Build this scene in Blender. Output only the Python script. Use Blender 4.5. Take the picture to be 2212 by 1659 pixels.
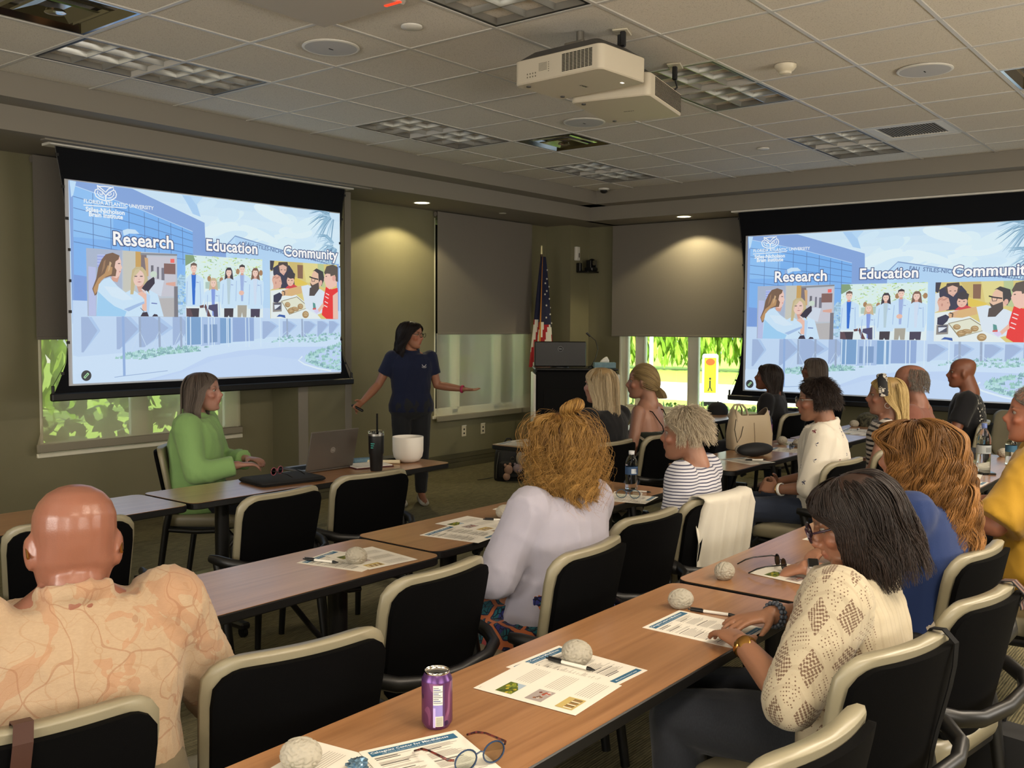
import bpy, bmesh, math, random
import numpy as np
from mathutils import Vector, Matrix, Quaternion

for o in list(bpy.data.objects):
    bpy.data.objects.remove(o)
S = bpy.context.scene
C = S.collection
PI = math.pi
random.seed(7)
rng = np.random.default_rng(7)
R = math.radians

# ------------------------------------------------------------------ camera
CAM = Vector((-2.66624, -4.42773, 1.59))
YAW, PITCH, ROLL = 0.671950, -0.060626, 0.005222
_F = Vector((math.cos(YAW) * math.cos(PITCH), math.sin(YAW) * math.cos(PITCH), math.sin(PITCH)))
_R = _F.cross(Vector((0, 0, 1))).normalized()
_U = _R.cross(_F)
_R2 = _R * math.cos(ROLL) + _U * math.sin(ROLL)
_U2 = _U * math.cos(ROLL) - _R * math.sin(ROLL)
cd = bpy.data.cameras.new('camera')
cam = bpy.data.objects.new('camera', cd)
C.objects.link(cam)
cam.matrix_world = Matrix(((_R2.x, _U2.x, -_F.x, CAM.x), (_R2.y, _U2.y, -_F.y, CAM.y), (_R2.z, _U2.z, -_F.z, CAM.z), (0, 0, 0, 1)))
cd.sensor_width = 36
cd.lens = 2082.58 * 36 / 2212
cd.clip_start = 0.05
S.camera = cam

# ------------------------------------------------------------------ light
S.view_settings.view_transform = 'Standard'
S.view_settings.look = 'None'
S.view_settings.exposure = 0.0
S.view_settings.gamma = 1.0
S.view_settings.use_curve_mapping = False
S.cycles.max_bounces = 7
S.cycles.diffuse_bounces = 4
S.cycles.glossy_bounces = 3
S.cycles.transmission_bounces = 6
S.cycles.transparent_max_bounces = 12
S.cycles.sample_clamp_indirect = 3.0
S.cycles.caustics_reflective = False
S.cycles.caustics_refractive = False
S.cycles.use_denoising = True

W = bpy.data.worlds.new('sky')
S.world = W
W.use_nodes = True
bg = W.node_tree.nodes['Background']
bg.inputs[0].default_value = (0.80, 0.90, 1.0, 1)
bg.inputs[1].default_value = 2.6

def lamp(name, kind, loc, energy, color=(1, 1, 1), direction=(0, 0, -1), **kw):
    d = bpy.data.lights.new(name, kind)
    d.energy = energy
    d.color = color
    for k, v in kw.items():
        setattr(d, k, v)
    o = bpy.data.objects.new(name, d)
    C.objects.link(o)
    o.location = loc
    o.rotation_euler = Vector(direction).to_track_quat('-Z', 'Y').to_euler()
    return o

lamp('sun', 'SUN', (0, 0, 12), 9.0, (1, .95, .86), (.5, .45, -1), angle=.01)
WARM = (1.0, .86, .69)
ZC, ZS, YW, XW = 3.11, 2.81, 2.73, 7.40      # ceiling, soffit, left wall, right wall
XB, YB = -5.2, -7.0                           # walls behind the camera
# the ceiling lights that are switched on, all in the rear half of the room
REAR_LIGHTS = [(-3.35, -5.2, 45), (-.9, -5.2, 70), (1.52, -5.2, 90), (3.96, -5.2, 50), (6.3, -5.2, 20)]
for x, y, e in REAR_LIGHTS:
    lamp('ceiling_lamp_light', 'AREA', (x, y, ZC - .03), e, WARM, shape='RECTANGLE', size=1.12, size_y=.52)
# added fill lights behind the camera, framed as unseen windows, to brighten the ceiling
FILL_WINDOWS = [((XB + .06, -1.6, 1.75), (1, 0, .34), 120), ((XB + .06, -4.8, 1.75), (1, 0, .34), 85), ((-2.4, YB + .06, 1.75), (0, 1, .34), 80), ((2.6, YB + .06, 1.75), (0, 1, .34), 110)]
for p, d, e in FILL_WINDOWS:
    lamp('window_daylight', 'AREA', p, e, (1, .965, .91), d, shape='RECTANGLE', size=2.3, size_y=1.5)
DOWNLIGHTS = [(4.38, 2.34), (6.99, .82), (-2.2, 2.34), (6.99, -5.2)]
for x, y in DOWNLIGHTS:
    lamp('downlight_light', 'SPOT', (x, y, ZS - .012), 62, (1, .84, .48), spot_size=R(128), spot_blend=.25, shadow_soft_size=.04)

# ------------------------------------------------------------------ materials
def lin(h):
    if isinstance(h, str):
        h = h.lstrip('#')
        h = [int(h[i:i + 2], 16) / 255 for i in (0, 2, 4)]
        return tuple(c / 12.92 if c <= .04045 else ((c + .055) / 1.055) ** 2.4 for c in h)
    return tuple(h)

class NT:
    """tiny node-tree helper"""
    def __init__(s, m):
        s.t = m.node_tree
        s.n, s.l = s.t.nodes, s.t.links
        s.b = s.n.get('Principled BSDF')
    def add(s, typ, **kw):
        n = s.n.new('ShaderNode' + typ)
        for k, v in kw.items():
            if k.startswith('i_'):
                key = k[2:]
                key = int(key) if key.isdigit() else key.replace('_', ' ')
                s.put(n.inputs[key], v)
            else:
                setattr(n, k, v)
        return n
    def put(s, sock, v):
        if hasattr(v, 'is_output'):
            s.l.new(v, sock)
        elif isinstance(v, (tuple, list)) and sock.type == 'RGBA':
            sock.default_value = (*v[:3], 1)
        else:
            sock.default_value = v
    def obj(s):
        return s.add('TexCoord').outputs['Object']
    def gen(s):
        return s.add('TexCoord').outputs['Generated']
    def math(s, op, a, b=0.0, c=0.0):
        n = s.add('Math', operation=op)
        s.put(n.inputs[0], a); s.put(n.inputs[1], b); s.put(n.inputs[2], c)
        return n.outputs[0]
    def mapping(s, v, scale=(1, 1, 1), rot=(0, 0, 0), loc=(0, 0, 0)):
        n = s.add('Mapping')
        s.l.new(v, n.inputs[0])
        n.inputs['Scale'].default_value = scale
        n.inputs['Rotation'].default_value = rot
        n.inputs['Location'].default_value = loc
        return n.outputs[0]
    def noise(s, v, scale, detail=2, rough=.5, dist=0):
        n = s.add('TexNoise')
        s.l.new(v, n.inputs['Vector'])
        n.inputs['Scale'].default_value = scale
        n.inputs['Detail'].default_value = detail
        n.inputs['Roughness'].default_value = rough
        n.inputs['Distortion'].default_value = dist
        return n.outputs['Fac']
    def ramp(s, f, stops):
        n = s.add('ValToRGB')
        s.l.new(f, n.inputs[0])
        e = n.color_ramp.elements
        while len(e) < len(stops):
            e.new(.5)
        for q, (p, c) in zip(e, stops):
            q.position = p
            q.color = (*lin(c), 1)
        return n.outputs[0]
    def mix(s, f, a, b, mode='MIX'):
        n = s.add('Mix', data_type='RGBA', blend_type=mode)
        s.put(n.inputs[0], f)
        for k, v in ((6, a), (7, b)):
            s.put(n.inputs[k], lin(v) if isinstance(v, str) else v)
        return n.outputs[2]
    def color(s, c):
        s.put(s.b.inputs['Base Color'], lin(c) if isinstance(c, str) else c)
    def bump(s, h, strength=.3, dist=.01):
        n = s.add('Bump')
        n.inputs['Strength'].default_value = strength
        n.inputs['Distance'].default_value = dist
        s.l.new(h, n.inputs['Height'])
        s.l.new(n.outputs[0], s.b.inputs['Normal'])

MATS = {}
def mat(name, color='#808080', rough=.6, metal=0, spec=.5, noise=0, nscale=40, bump=0, bscale=200, emit=0, sheen=0, coat=0, fn=None):
    if name in MATS:
        return MATS[name]
    m = bpy.data.materials.new(name)
    m.use_nodes = True
    t = NT(m)
    b = t.b
    col = lin(color)
    b.inputs['Base Color'].default_value = (*col, 1)
    b.inputs['Roughness'].default_value = rough
    b.inputs['Metallic'].default_value = metal
    b.inputs['Specular IOR Level'].default_value = spec
    b.inputs['Coat Weight'].default_value = coat
    if sheen:
        b.inputs['Sheen Weight'].default_value = sheen
    if emit:
        b.inputs['Emission Color'].default_value = (*col, 1)
        b.inputs['Emission Strength'].default_value = emit
    if noise:
        f = t.noise(t.obj(), nscale, 3)
        lo = tuple(c * (1 - noise) for c in col)
        hi = tuple(min(1, c * (1 + noise)) for c in col)
        t.color(t.mix(f, lo, hi))
    if bump:
        t.bump(t.noise(t.obj(), bscale, 3), bump, .004)
    if fn:
        fn(t)
    MATS[name] = m
    return m

# ------------------------------------------------------------------ mesh building
class MB:
    def __init__(s):
        s.v, s.f, s.m, s.c = [], [], [], []
        s.mi = 0
        s.col = None
        s.M = None
    def add(s, vs, fs):
        k = len(s.v)
        if s.M is not None:
            vs = [tuple(s.M @ Vector(p)) for p in vs]
        s.v.extend([tuple(p) for p in vs])
        for f in fs:
            s.f.append([i + k for i in f])
            s.m.append(s.mi)
            s.c.append(s.col)
        return s
    def box(s, c, d, rz=0, bev=0):
        x, y, z = d[0] / 2, d[1] / 2, d[2] / 2
        if bev:
            b = min(bev, x * .9, y * .9, z * .9)
            pts, idx = [], {}
            for sx in (-1, 1):
                for sy in (-1, 1):
                    for sz in (-1, 1):
                        for a in range(3):
                            p = [sx * (x - b), sy * (y - b), sz * (z - b)]
                            p[a] = (sx * x, sy * y, sz * z)[a]
                            idx[sx, sy, sz, a] = len(pts)
                            pts.append(p)
            fs = []
            for a in range(3):
                u, w = (a + 1) % 3, (a + 2) % 3
                for sg in (-1, 1):
                    q = []
                    for su, sw in ((-1, -1), (1, -1), (1, 1), (-1, 1)):
                        k = [0, 0, 0]; k[a] = sg; k[u] = su; k[w] = sw
                        q.append(idx[(*k, a)])
                    fs.append(q if sg > 0 else q[::-1])
                for su in (-1, 1):
                    for sw in (-1, 1):
                        q = []
                        for sg, t in ((-1, u), (1, u), (1, w), (-1, w)):
                            k = [0, 0, 0]; k[a] = sg; k[u] = su; k[w] = sw
                            q.append(idx[(*k, t)])
                        fs.append(q if su * sw > 0 else q[::-1])
            for sx in (-1, 1):
                for sy in (-1, 1):
                    for sz in (-1, 1):
                        q = [idx[sx, sy, sz, a] for a in range(3)]
                        fs.append(q if sx * sy * sz > 0 else q[::-1])
        else:
            pts = [(i * x, j * y, k * z) for i in (-1, 1) for j in (-1, 1) for k in (-1, 1)]
            fs = [(0, 1, 3, 2), (4, 6, 7, 5), (0, 4, 5, 1), (2, 3, 7, 6), (0, 2, 6, 4), (1, 5, 7, 3)]
        cr, sr = math.cos(rz), math.sin(rz)
        s.add([(c[0] + p[0] * cr - p[1] * sr, c[1] + p[0] * sr + p[1] * cr, c[2] + p[2]) for p in pts], fs)
        return s
    def span(s, a, b, bev=0):
        return s.box([(a[i] + b[i]) / 2 for i in range(3)], [abs(b[i] - a[i]) for i in range(3)], 0, bev)
    def rings(s, rings, closed=True, cap=(True, True)):
        n = len(rings[0])
        vs = [p for r in rings for p in r]
        fs = []
        for i in range(len(rings) - 1):
            for j in range(n if closed else n - 1):
                k = (j + 1) % n
                fs.append((i * n + j, i * n + k, (i + 1) * n + k, (i + 1) * n + j))
        if cap[0]:
            fs.append(list(range(n))[::-1])
        if cap[1]:
            fs.append([(len(rings) - 1) * n + j for j in range(n)])
        return s.add(vs, fs)
    def tube(s, pts, rad, n=10, up=None, flat=1.0, cap=(True, True), closed=False):
        pts = [Vector(p) for p in pts]
        N = len(pts)
        rad = rad if hasattr(rad, '__len__') else [rad] * N
        tang = []
        for i in range(N):
            a = pts[i - 1] if (i or closed) else pts[i]
            b = pts[(i + 1) % N] if (i < N - 1 or closed) else pts[i]
            tang.append((b - a).normalized())
        u = Vector(up) if up else (Vector((0, 0, 1)) if abs(tang[0].z) < .9 else Vector((1, 0, 0)))
        rs = []
        for i in range(N):
            w = tang[i].cross(u)
            if w.length < 1e-5:
                w = tang[i].orthogonal()
            w.normalize()
            u = w.cross(tang[i]).normalized()
            rs.append([tuple(pts[i] + w * (rad[i] * math.cos(2 * PI * k / n)) + u * (rad[i] * flat * math.sin(2 * PI * k / n))) for k in range(n)])
        if closed:
            rs.append(rs[0])
            cap = (False, False)
        return s.rings(rs, True, cap)
    def lathe(s, prof, n=24, c=(0, 0, 0), cap=(False, False)):
        rs = [[(c[0] + r * math.cos(2 * PI * k / n), c[1] + r * math.sin(2 * PI * k / n), c[2] + z) for k in range(n)] for r, z in prof]
        return s.rings(rs, True, cap)
    def ell(s, c, r, n=16, m=10, rot=None):
        vs = [(0, 0, -1)]
        for i in range(1, m):
            a = -PI / 2 + PI * i / m
            vs += [(math.cos(a) * math.cos(2 * PI * k / n), math.cos(a) * math.sin(2 * PI * k / n), math.sin(a)) for k in range(n)]
        vs.append((0, 0, 1))
        fs = [(0, 1 + (k + 1) % n, 1 + k) for k in range(n)]
        for i in range(m - 2):
            b = 1 + i * n
            fs += [(b + k, b + (k + 1) % n, b + n + (k + 1) % n, b + n + k) for k in range(n)]
        b = 1 + (m - 2) * n
        fs += [(b + k, b + (k + 1) % n, len(vs) - 1) for k in range(n)]
        r = r if hasattr(r, '__len__') else (r, r, r)
        out = []
        for p in vs:
            q = Vector((p[0] * r[0], p[1] * r[1], p[2] * r[2]))
            if rot is not None:
                q = rot @ q
            out.append((q.x + c[0], q.y + c[1], q.z + c[2]))
        return s.add(out, fs)
    def prism(s, poly, z0, z1):
        n = len(poly)
        vs = [(p[0], p[1], z0) for p in poly] + [(p[0], p[1], z1) for p in poly]
        fs = [list(range(n))[::-1], [n + i for i in range(n)]]
        fs += [(i, (i + 1) % n, n + (i + 1) % n, n + i) for i in range(n)]
        return s.add(vs, fs)
    def poly(s, pts):
        return s.add(pts, [list(range(len(pts)))])
    def build(s, name, m, parent=None, smooth=0, loc=None, fix=True):
        me = bpy.data.meshes.new(name)
        me.from_pydata(s.v, [], s.f)
        ms = m if isinstance(m, (list, tuple)) else [m]
        for q in ms:
            me.materials.append(q)
        if len(ms) > 1:
            me.polygons.foreach_set('material_index', s.m)
        if any(c is not None for c in s.c):
            a = me.color_attributes.new('Col', 'FLOAT_COLOR', 'CORNER')
            buf = []
            for p, c in zip(me.polygons, s.c):
                buf.extend((*(c or (1, 1, 1))[:3], 1) * p.loop_total)
            a.data.foreach_set('color', buf)
        if fix:
            b = bmesh.new(); b.from_mesh(me)
            bmesh.ops.recalc_face_normals(b, faces=b.faces)
            b.to_mesh(me); b.free()
        if smooth:
            me.shade_smooth()
            if smooth < 180:
                me.set_sharp_from_angle(angle=R(smooth))
        o = bpy.data.objects.new(name, me)
        C.objects.link(o)
        if parent:
            o.parent = parent
        if loc is not None:
            o.location = loc
        return o

def rrect(w, d, r, n=6, cx=0, cy=0):
    out = []
    for sx, sy, a0 in ((1, 1, 0), (-1, 1, 90), (-1, -1, 180), (1, -1, 270)):
        for k in range(n + 1):
            a = R(a0 + 90 * k / n)
            out.append((cx + sx * (w / 2 - r) + r * math.cos(a), cy + sy * (d / 2 - r) + r * math.sin(a)))
    return out

def tag(o, label=None, cat=None, group=None, kind=None):
    if label: o['label'] = label
    if cat: o['category'] = cat
    if group: o['group'] = group
    if kind: o['kind'] = kind
    return o

def thing(name, label, cat, loc=(0, 0, 0), rz=0, group=None):
    o = bpy.data.objects.new(name, None)
    C.objects.link(o)
    o.empty_display_size = .1
    o.location = loc
    o.rotation_euler = (0, 0, rz)
    return tag(o, label, cat, group)

def struct(name, mb, m, parent=None, **kw):
    o = mb.build(name, m, parent, **kw)
    if not parent:
        o['kind'] = 'structure'
    return o

def dup(src, loc, rz, label=None, group=None):
    r = src.copy(); C.objects.link(r)
    r.location = loc; r.rotation_euler = (0, 0, rz)
    if label: r['label'] = label
    if group: r['group'] = group
    for ch in list(src.children):
        c = ch.copy(); C.objects.link(c); c.parent = r
        for g in list(ch.children):
            d = g.copy(); C.objects.link(d); d.parent = c
    return r

# flat print: coloured polygons a hair above a surface, joined in one sheet
def text_polys(txt, size=1.0, bold=0.0, align='LEFT', shear=0.0, res=2):
    cu = bpy.data.curves.new('print_text', 'FONT')
    cu.body = txt; cu.size = size; cu.align_x = align; cu.offset = bold; cu.shear = shear
    cu.resolution_u = res
    o = bpy.data.objects.new('print_text', cu)
    C.objects.link(o)
    dg = bpy.context.evaluated_depsgraph_get()
    ev = o.evaluated_get(dg)
    me = ev.to_mesh()
    vs = [tuple(v.co)[:2] for v in me.vertices]
    fs = [list(p.vertices) for p in me.polygons]
    ev.to_mesh_clear()
    bpy.data.objects.remove(o)
    bpy.data.curves.remove(cu)
    return vs, fs

class Art:
    """layered flat drawing in its own 2-D coordinates; every layer lies 'step' above the one before"""
    def __init__(s, step=.0001):
        s.mb, s.z, s.step = MB(), 0.0, step
    def up(s):
        s.z += s.step
    def poly(s, pts, c, up=True):
        if s.clip:
            x0, y0, x1, y1 = s.clip
            pts = [(min(max(p[0], x0), x1), min(max(p[1], y0), y1)) for p in pts]
        s.mb.col = lin(c)
        s.mb.add([(p[0], p[1], s.z) for p in pts], [list(range(len(pts)))])
        if up: s.up()
    def rect(s, x0, y0, x1, y1, c, up=True):
        s.poly([(x0, y0), (x1, y0), (x1, y1), (x0, y1)], c, up)
    def ell(s, cx, cy, rx, ry, c, n=18, rot=0, up=True):
        cr, sr = math.cos(rot), math.sin(rot)
        s.poly([(cx + rx * math.cos(2 * PI * k / n) * cr - ry * math.sin(2 * PI * k / n) * sr, cy + rx * math.cos(2 * PI * k / n) * sr + ry * math.sin(2 * PI * k / n) * cr) for k in range(n)], c, up)
    clip = None
    def line(s, pts, w, c, up=True):
        if s.clip:
            x0, y0, x1, y1 = s.clip
            pts = [(min(max(p[0], x0), x1), min(max(p[1], y0), y1)) for p in pts]
        s.mb.col = lin(c)
        vs, fs = [], []
        for i, p in enumerate(pts):
            a = pts[max(0, i - 1)]; b = pts[min(len(pts) - 1, i + 1)]
            dx, dy = b[0] - a[0], b[1] - a[1]
            L = math.hypot(dx, dy) or 1
            ww = w[i] if hasattr(w, '__len__') else w
            nx, ny = -dy / L * ww / 2, dx / L * ww / 2
            vs += [(p[0] + nx, p[1] + ny, s.z), (p[0] - nx, p[1] - ny, s.z)]
        for i in range(len(pts) - 1):
            fs.append((2 * i, 2 * i + 1, 2 * i + 3, 2 * i + 2))
        s.mb.add(vs, fs)
        if up: s.up()
    def text(s, txt, x, y, size, c, bold=0, align='LEFT', rot=0, up=True, shear=0, res=2):
        s.mb.col = lin(c)
        vs, fs = text_polys(txt, size, bold, align, shear, res)
        cr, sr = math.cos(rot), math.sin(rot)
        s.mb.add([(x + p[0] * cr - p[1] * sr, y + p[0] * sr + p[1] * cr, s.z) for p in vs], fs)
        if up: s.up()
    def build(s, name, m, parent=None):
        return s.mb.build(name, m, parent, fix=False)

def print_mat(name, rough=.6, emit=0):
    def fn(t):
        a = t.add('VertexColor', layer_name='Col').outputs[0]
        if emit:
            t.put(t.b.inputs['Emission Color'], a)
            t.b.inputs['Emission Strength'].default_value = emit
            t.color((0.04, 0.04, 0.04))
        else:
            t.color(a)
    return mat(name, rough=rough, fn=fn)
# ------------------------------------------------------------------ shared surfaces
def wall_fn(t):
    o = t.obj()
    t.color(t.mix(t.noise(o, 3, 3), lin('#78745a'), lin('#847f65')))
    t.bump(t.noise(o, 260, 2), .12, .003)
M_wall = mat('olive_wall_paint', rough=.55, spec=.35, fn=wall_fn)
M_soffit = mat('soffit_paint', '#8d877d', rough=.7, spec=.3, bump=.08, bscale=300)
M_base = mat('baseboard_paint', '#57533f', rough=.45, spec=.4)
M_frame = mat('window_frame_paint', '#e6e2cf', rough=.45)
M_bar = mat('grid_bar_white', '#c9c6bf', rough=.4)
def tile_fn(t):
    o = t.obj()
    n = t.noise(o, 190, 2, .6)
    t.color(t.ramp(n, [(.30, '#b0a799'), (.42, '#ddd6c9'), (1, '#e4ddd0')]))
    t.bump(n, .25, .003)
M_tile = mat('ceiling_tile_fissured', rough=.9, spec=.15, fn=tile_fn)
M_black = mat('black_powder_coat', '#0b0b0c', rough=.42, spec=.5)
M_blackmatte = mat('black_matte', '#0a0a0b', rough=.8, spec=.2)
M_chrome = mat('polished_metal', '#d9d6d0', rough=.12, metal=1)
M_steel = mat('brushed_metal', '#a9a6a0', rough=.32, metal=1)
M_white = mat('white_plastic', '#e4e1d8', rough=.4)

def carpet_fn(t):
    o = t.obj()
    br = t.add('TexChecker')
    t.l.new(t.mapping(o, (1 / .61, 1 / .61, 0), (0, 0, 0)), br.inputs['Vector'])
    br.inputs['Scale'].default_value = 1.0
    def streak(sx, sy):
        a = t.noise(t.mapping(o, (sx, sy, 1)), 1, 2, .6)
        b = t.noise(t.mapping(o, (sx * .35, sy * .35, 1)), 1, 2, .5)
        return t.math('ADD', t.math('MULTIPLY', a, .6), t.math('MULTIPLY', b, .4))
    st = t.add('Mix', data_type='FLOAT')
    t.put(st.inputs[0], br.outputs['Fac'])
    t.put(st.inputs[2], streak(14, 150)); t.put(st.inputs[3], streak(20, 190))
    st = st.outputs[0]
    rows = t.add('TexWave', wave_type='BANDS', bands_direction='Y')
    t.l.new(o, rows.inputs[0]); rows.inputs['Scale'].default_value = 26; rows.inputs['Distortion'].default_value = .6
    h = t.math('ADD', t.math('MULTIPLY', st, .75), t.math('MULTIPLY', rows.outputs['Fac'], .22))
    base = t.ramp(h, [(.28, '#3f3b2c'), (.46, '#6d6650'), (.60, '#908564'), (.80, '#b5a87f')])
    patch = t.noise(o, 1.4, 2)
    t.color(t.mix(t.math('MULTIPLY', patch, .5), base, t.mix(st, '#3c4034', '#6a6b55')))
    t.bump(h, .6, .006)
M_carpet = mat('patterned_loop_carpet', rough=.95, spec=.1, fn=carpet_fn)

# ------------------------------------------------------------------ floor and walls
struct('floor', MB().span((XB - .2, YB - .2, -.12), (XW + .25, YW + .25, 0)), M_carpet)
WIN1, WIN2 = (.72, 2.46, .62, 2.74), (4.975, 6.56, .60, 2.74)      # on the left wall: x0 x1 z0 z1
WIN3, WIN4 = (-.52, 1.90, .56, 2.74), (-4.70, -2.36, .56, 2.74)    # on the right wall: y0 y1 z0 z1
TH = .22
mb = MB()
xs = [XB - .2, WIN1[0], WIN1[1], WIN2[0], WIN2[1], XW + .25]
for i in range(5):
    if i in (1, 3):
        w = WIN1 if i == 1 else WIN2
        mb.span((xs[i], YW, 0), (xs[i + 1], YW + TH, w[2]))
        mb.span((xs[i], YW, w[3]), (xs[i + 1], YW + TH, 3.3))
    else:
        mb.span((xs[i], YW, 0), (xs[i + 1], YW + TH, 3.3))
struct('wall_left', mb, M_wall)
mb = MB()
ys = [YB - .2, WIN4[0], WIN4[1], WIN3[0], WIN3[1], YW]
for i in range(5):
    if i in (1, 3):
        w = WIN4 if i == 1 else WIN3
        mb.span((XW, ys[i], 0), (XW + TH, ys[i + 1], w[2]))
        mb.span((XW, ys[i], w[3]), (XW + TH, ys[i + 1], 3.3))
    else:
        mb.span((XW, ys[i], 0), (XW + TH, ys[i + 1], 3.3))
struct('wall_right', mb, M_wall)
struct('wall_back', MB().span((XB, YB - .2, 0), (XW, YB, 3.3)), M_wall)
struct('wall_near', MB().span((XB - .2, YB, 0), (XB, YW, 3.3)), M_wall)
struct('wall_corner', MB().span((7.0, 2.36, 0), (XW, YW, ZS + .02)), M_wall)
pier = struct('wall_pier', MB().span((2.83, 2.36, 0), (3.44, YW, ZS + .02)), M_wall)
MB().span((2.822, 2.352, .16), (2.93, 2.362, ZS), .002).build('corner_guard', M_soffit, pier)
MB().span((3.37, 2.352, .16), (3.448, 2.362, ZS), .002).build('corner_guard', M_soffit, pier)

def baseboard(name, a, b, n):
    """three stacked rails along the segment a-b, n = direction into the room"""
    mb = MB()
    for z0, z1, d in ((0, .06, .018), (.062, .105, .013), (.107, .15, .02), (.15, .158, .012)):
        p = (a[0], a[1], z0)
        q = (b[0] + n[0] * d, b[1] + n[1] * d, z1)
        mb.span(p, q, .002)
    return struct(name, mb, M_base)
baseboard('baseboard_left', (XB, YW), (2.82, YW), (0, -1))
baseboard('baseboard_left_far', (3.48, YW), (6.99, YW), (0, -1))
baseboard('baseboard_pier', (2.82, 2.36), (3.45, 2.36), (0, -1))
baseboard('baseboard_pier_side', (2.83, 2.36), (2.83, YW), (-1, 0))
baseboard('baseboard_corner', (7.0, 2.36), (7.0, YW), (-1, 0))
baseboard('baseboard_corner_front', (7.0, 2.36), (XW, 2.36), (0, -1))
baseboard('baseboard_right', (XW, YB), (XW, 2.35), (-1, 0))

# ------------------------------------------------------------------ windows
def glass_fn(t):
    n = t.n
    gl = n.new('ShaderNodeBsdfGlossy'); gl.inputs['Roughness'].default_value = .02
    tr = n.new('ShaderNodeBsdfTransparent'); tr.inputs[0].default_value = (.93, .96, .93, 1)
    fr = n.new('ShaderNodeFresnel'); fr.inputs[0].default_value = 1.45
    mx = n.new('ShaderNodeMixShader')
    t.l.new(fr.outputs[0], mx.inputs[0]); t.l.new(tr.outputs[0], mx.inputs[1]); t.l.new(gl.outputs[0], mx.inputs[2])
    t.l.new(mx.outputs[0], n['Material Output'].inputs[0])
M_glass = mat('window_glass', fn=glass_fn)
def shade_fn(op, tint):
    def fn(t):
        n = t.n
        tl = n.new('ShaderNodeBsdfTranslucent'); tl.inputs[0].default_value = (*lin(tint), 1)
        df = n.new('ShaderNodeBsdfDiffuse'); df.inputs[0].default_value = (*lin(tint), 1)
        tr = n.new('ShaderNodeBsdfTransparent'); tr.inputs[0].default_value = (1, 1, .96, 1)
        a = n.new('ShaderNodeMixShader'); a.inputs[0].default_value = .5
        t.l.new(df.outputs[0], a.inputs[1]); t.l.new(tl.outputs[0], a.inputs[2])
        b = n.new('ShaderNodeMixShader'); b.inputs[0].default_value = op
        t.l.new(a.outputs[0], b.inputs[1]); t.l.new(tr.outputs[0], b.inputs[2])
        t.l.new(b.outputs[0], n['Material Output'].inputs[0])
    return fn
M_solar = mat('solar_screen_fabric', fn=shade_fn(.52, '#efe9d6'))
M_solar1 = mat('solar_screen_fabric_dense', fn=shade_fn(.28, '#d6cdb2'))
def blackout_fn(t):
    o = t.obj()
    w = t.noise(t.mapping(o, (300, 300, 300)), 1, 1)
    t.color(t.mix(w, lin('#77726a'), lin('#837d74')))
    t.bump(w, .1, .002)
M_blackout = mat('blackout_fabric', rough=.85, spec=.2, fn=blackout_fn)
M_rail = mat('blind_rail', '#8d8775', rough=.5)

def window(name, axis, w, mull, frame_w=.05):
    """axis 'y': in the left wall; axis 'x': in the right wall.  w = (a0, a1, z0, z1)"""
    def P(a, d, z):
        return (a, YW + d, z) if axis == 'y' else (XW + d, a, z)
    a0, a1, z0, z1 = w
    mb = MB()
    d0, d1 = .10, .17
    for s0, s1, q0, q1 in ((a0, a0 + frame_w, z0, z1), (a1 - frame_w, a1, z0, z1), (a0, a1, z0, z0 + frame_w), (a0, a1, z1 - frame_w, z1)):
        mb.span(P(s0, d0, q0), P(s1, d1, q1), .004)
    root = struct(name, mb, M_frame)
    edges = [a0] + list(mull) + [a1]
    for m in mull:
        MB().span(P(m - .055, d0, z0), P(m + .055, d1, z1), .004).build('mullion', M_frame, root)
    for i in range(len(edges) - 1):
        MB().span(P(edges[i] + .045, .125, z0 + .045), P(edges[i + 1] - .045, .131, z1 - .045)).build('pane', M_glass, root)
        # inner beads
        b = MB()
        for s0, s1, q0, q1 in ((edges[i] + .05, edges[i] + .066, z0, z1), (edges[i + 1] - .066, edges[i + 1] - .05, z0, z1), (edges[i] + .05, edges[i + 1] - .05, z0 + .05, z0 + .07)):
            b.span(P(s0, .085, q0), P(s1, .10, q1), .002)
        b.build('glazing_bead', M_frame, root)
    mb = MB()
    for s0, s1, q0, q1 in ((a0 - .0, a0 + .02, z0, z1), (a1 - .02, a1, z0, z1)):
        mb.span(P(s0, .0, q0), P(s1, .10, q1))
    mb.build('reveal', M_frame, root)
    MB().span(P(a0 - .03, -.02, z0 - .03), P(a1 + .03, .10, z0 + .004), .004).build('sill', M_frame, root)
    return root
window('window_1', 'y', WIN1, [1.575])
window('window_2', 'y', WIN2, [5.42, 6.16])
window('window_3', 'x', WIN3, [.945, 1.66])
window('window_4', 'x', WIN4, [-3.5])

def sheet(axis, a0, a1, z0, z1, d, curve=None, n=1):
    mb = MB()
    P = (lambda a, dd, z: (a, YW + dd, z)) if axis == 'y' else (lambda a, dd, z: (XW + dd, a, z))
    nz = 10 if curve else 1
    rows = []
    for j in range(nz + 1):
        z = z0 + (z1 - z0) * j / nz
        rows.append([P(a0 + (a1 - a0) * i / n + (curve(i / n, j / nz)[0] if curve else 0), d + (curve(i / n, j / nz)[1] if curve else 0), z) for i in range(n + 1)])
    mb.rings(rows, False, (False, False))
    return mb

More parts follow.
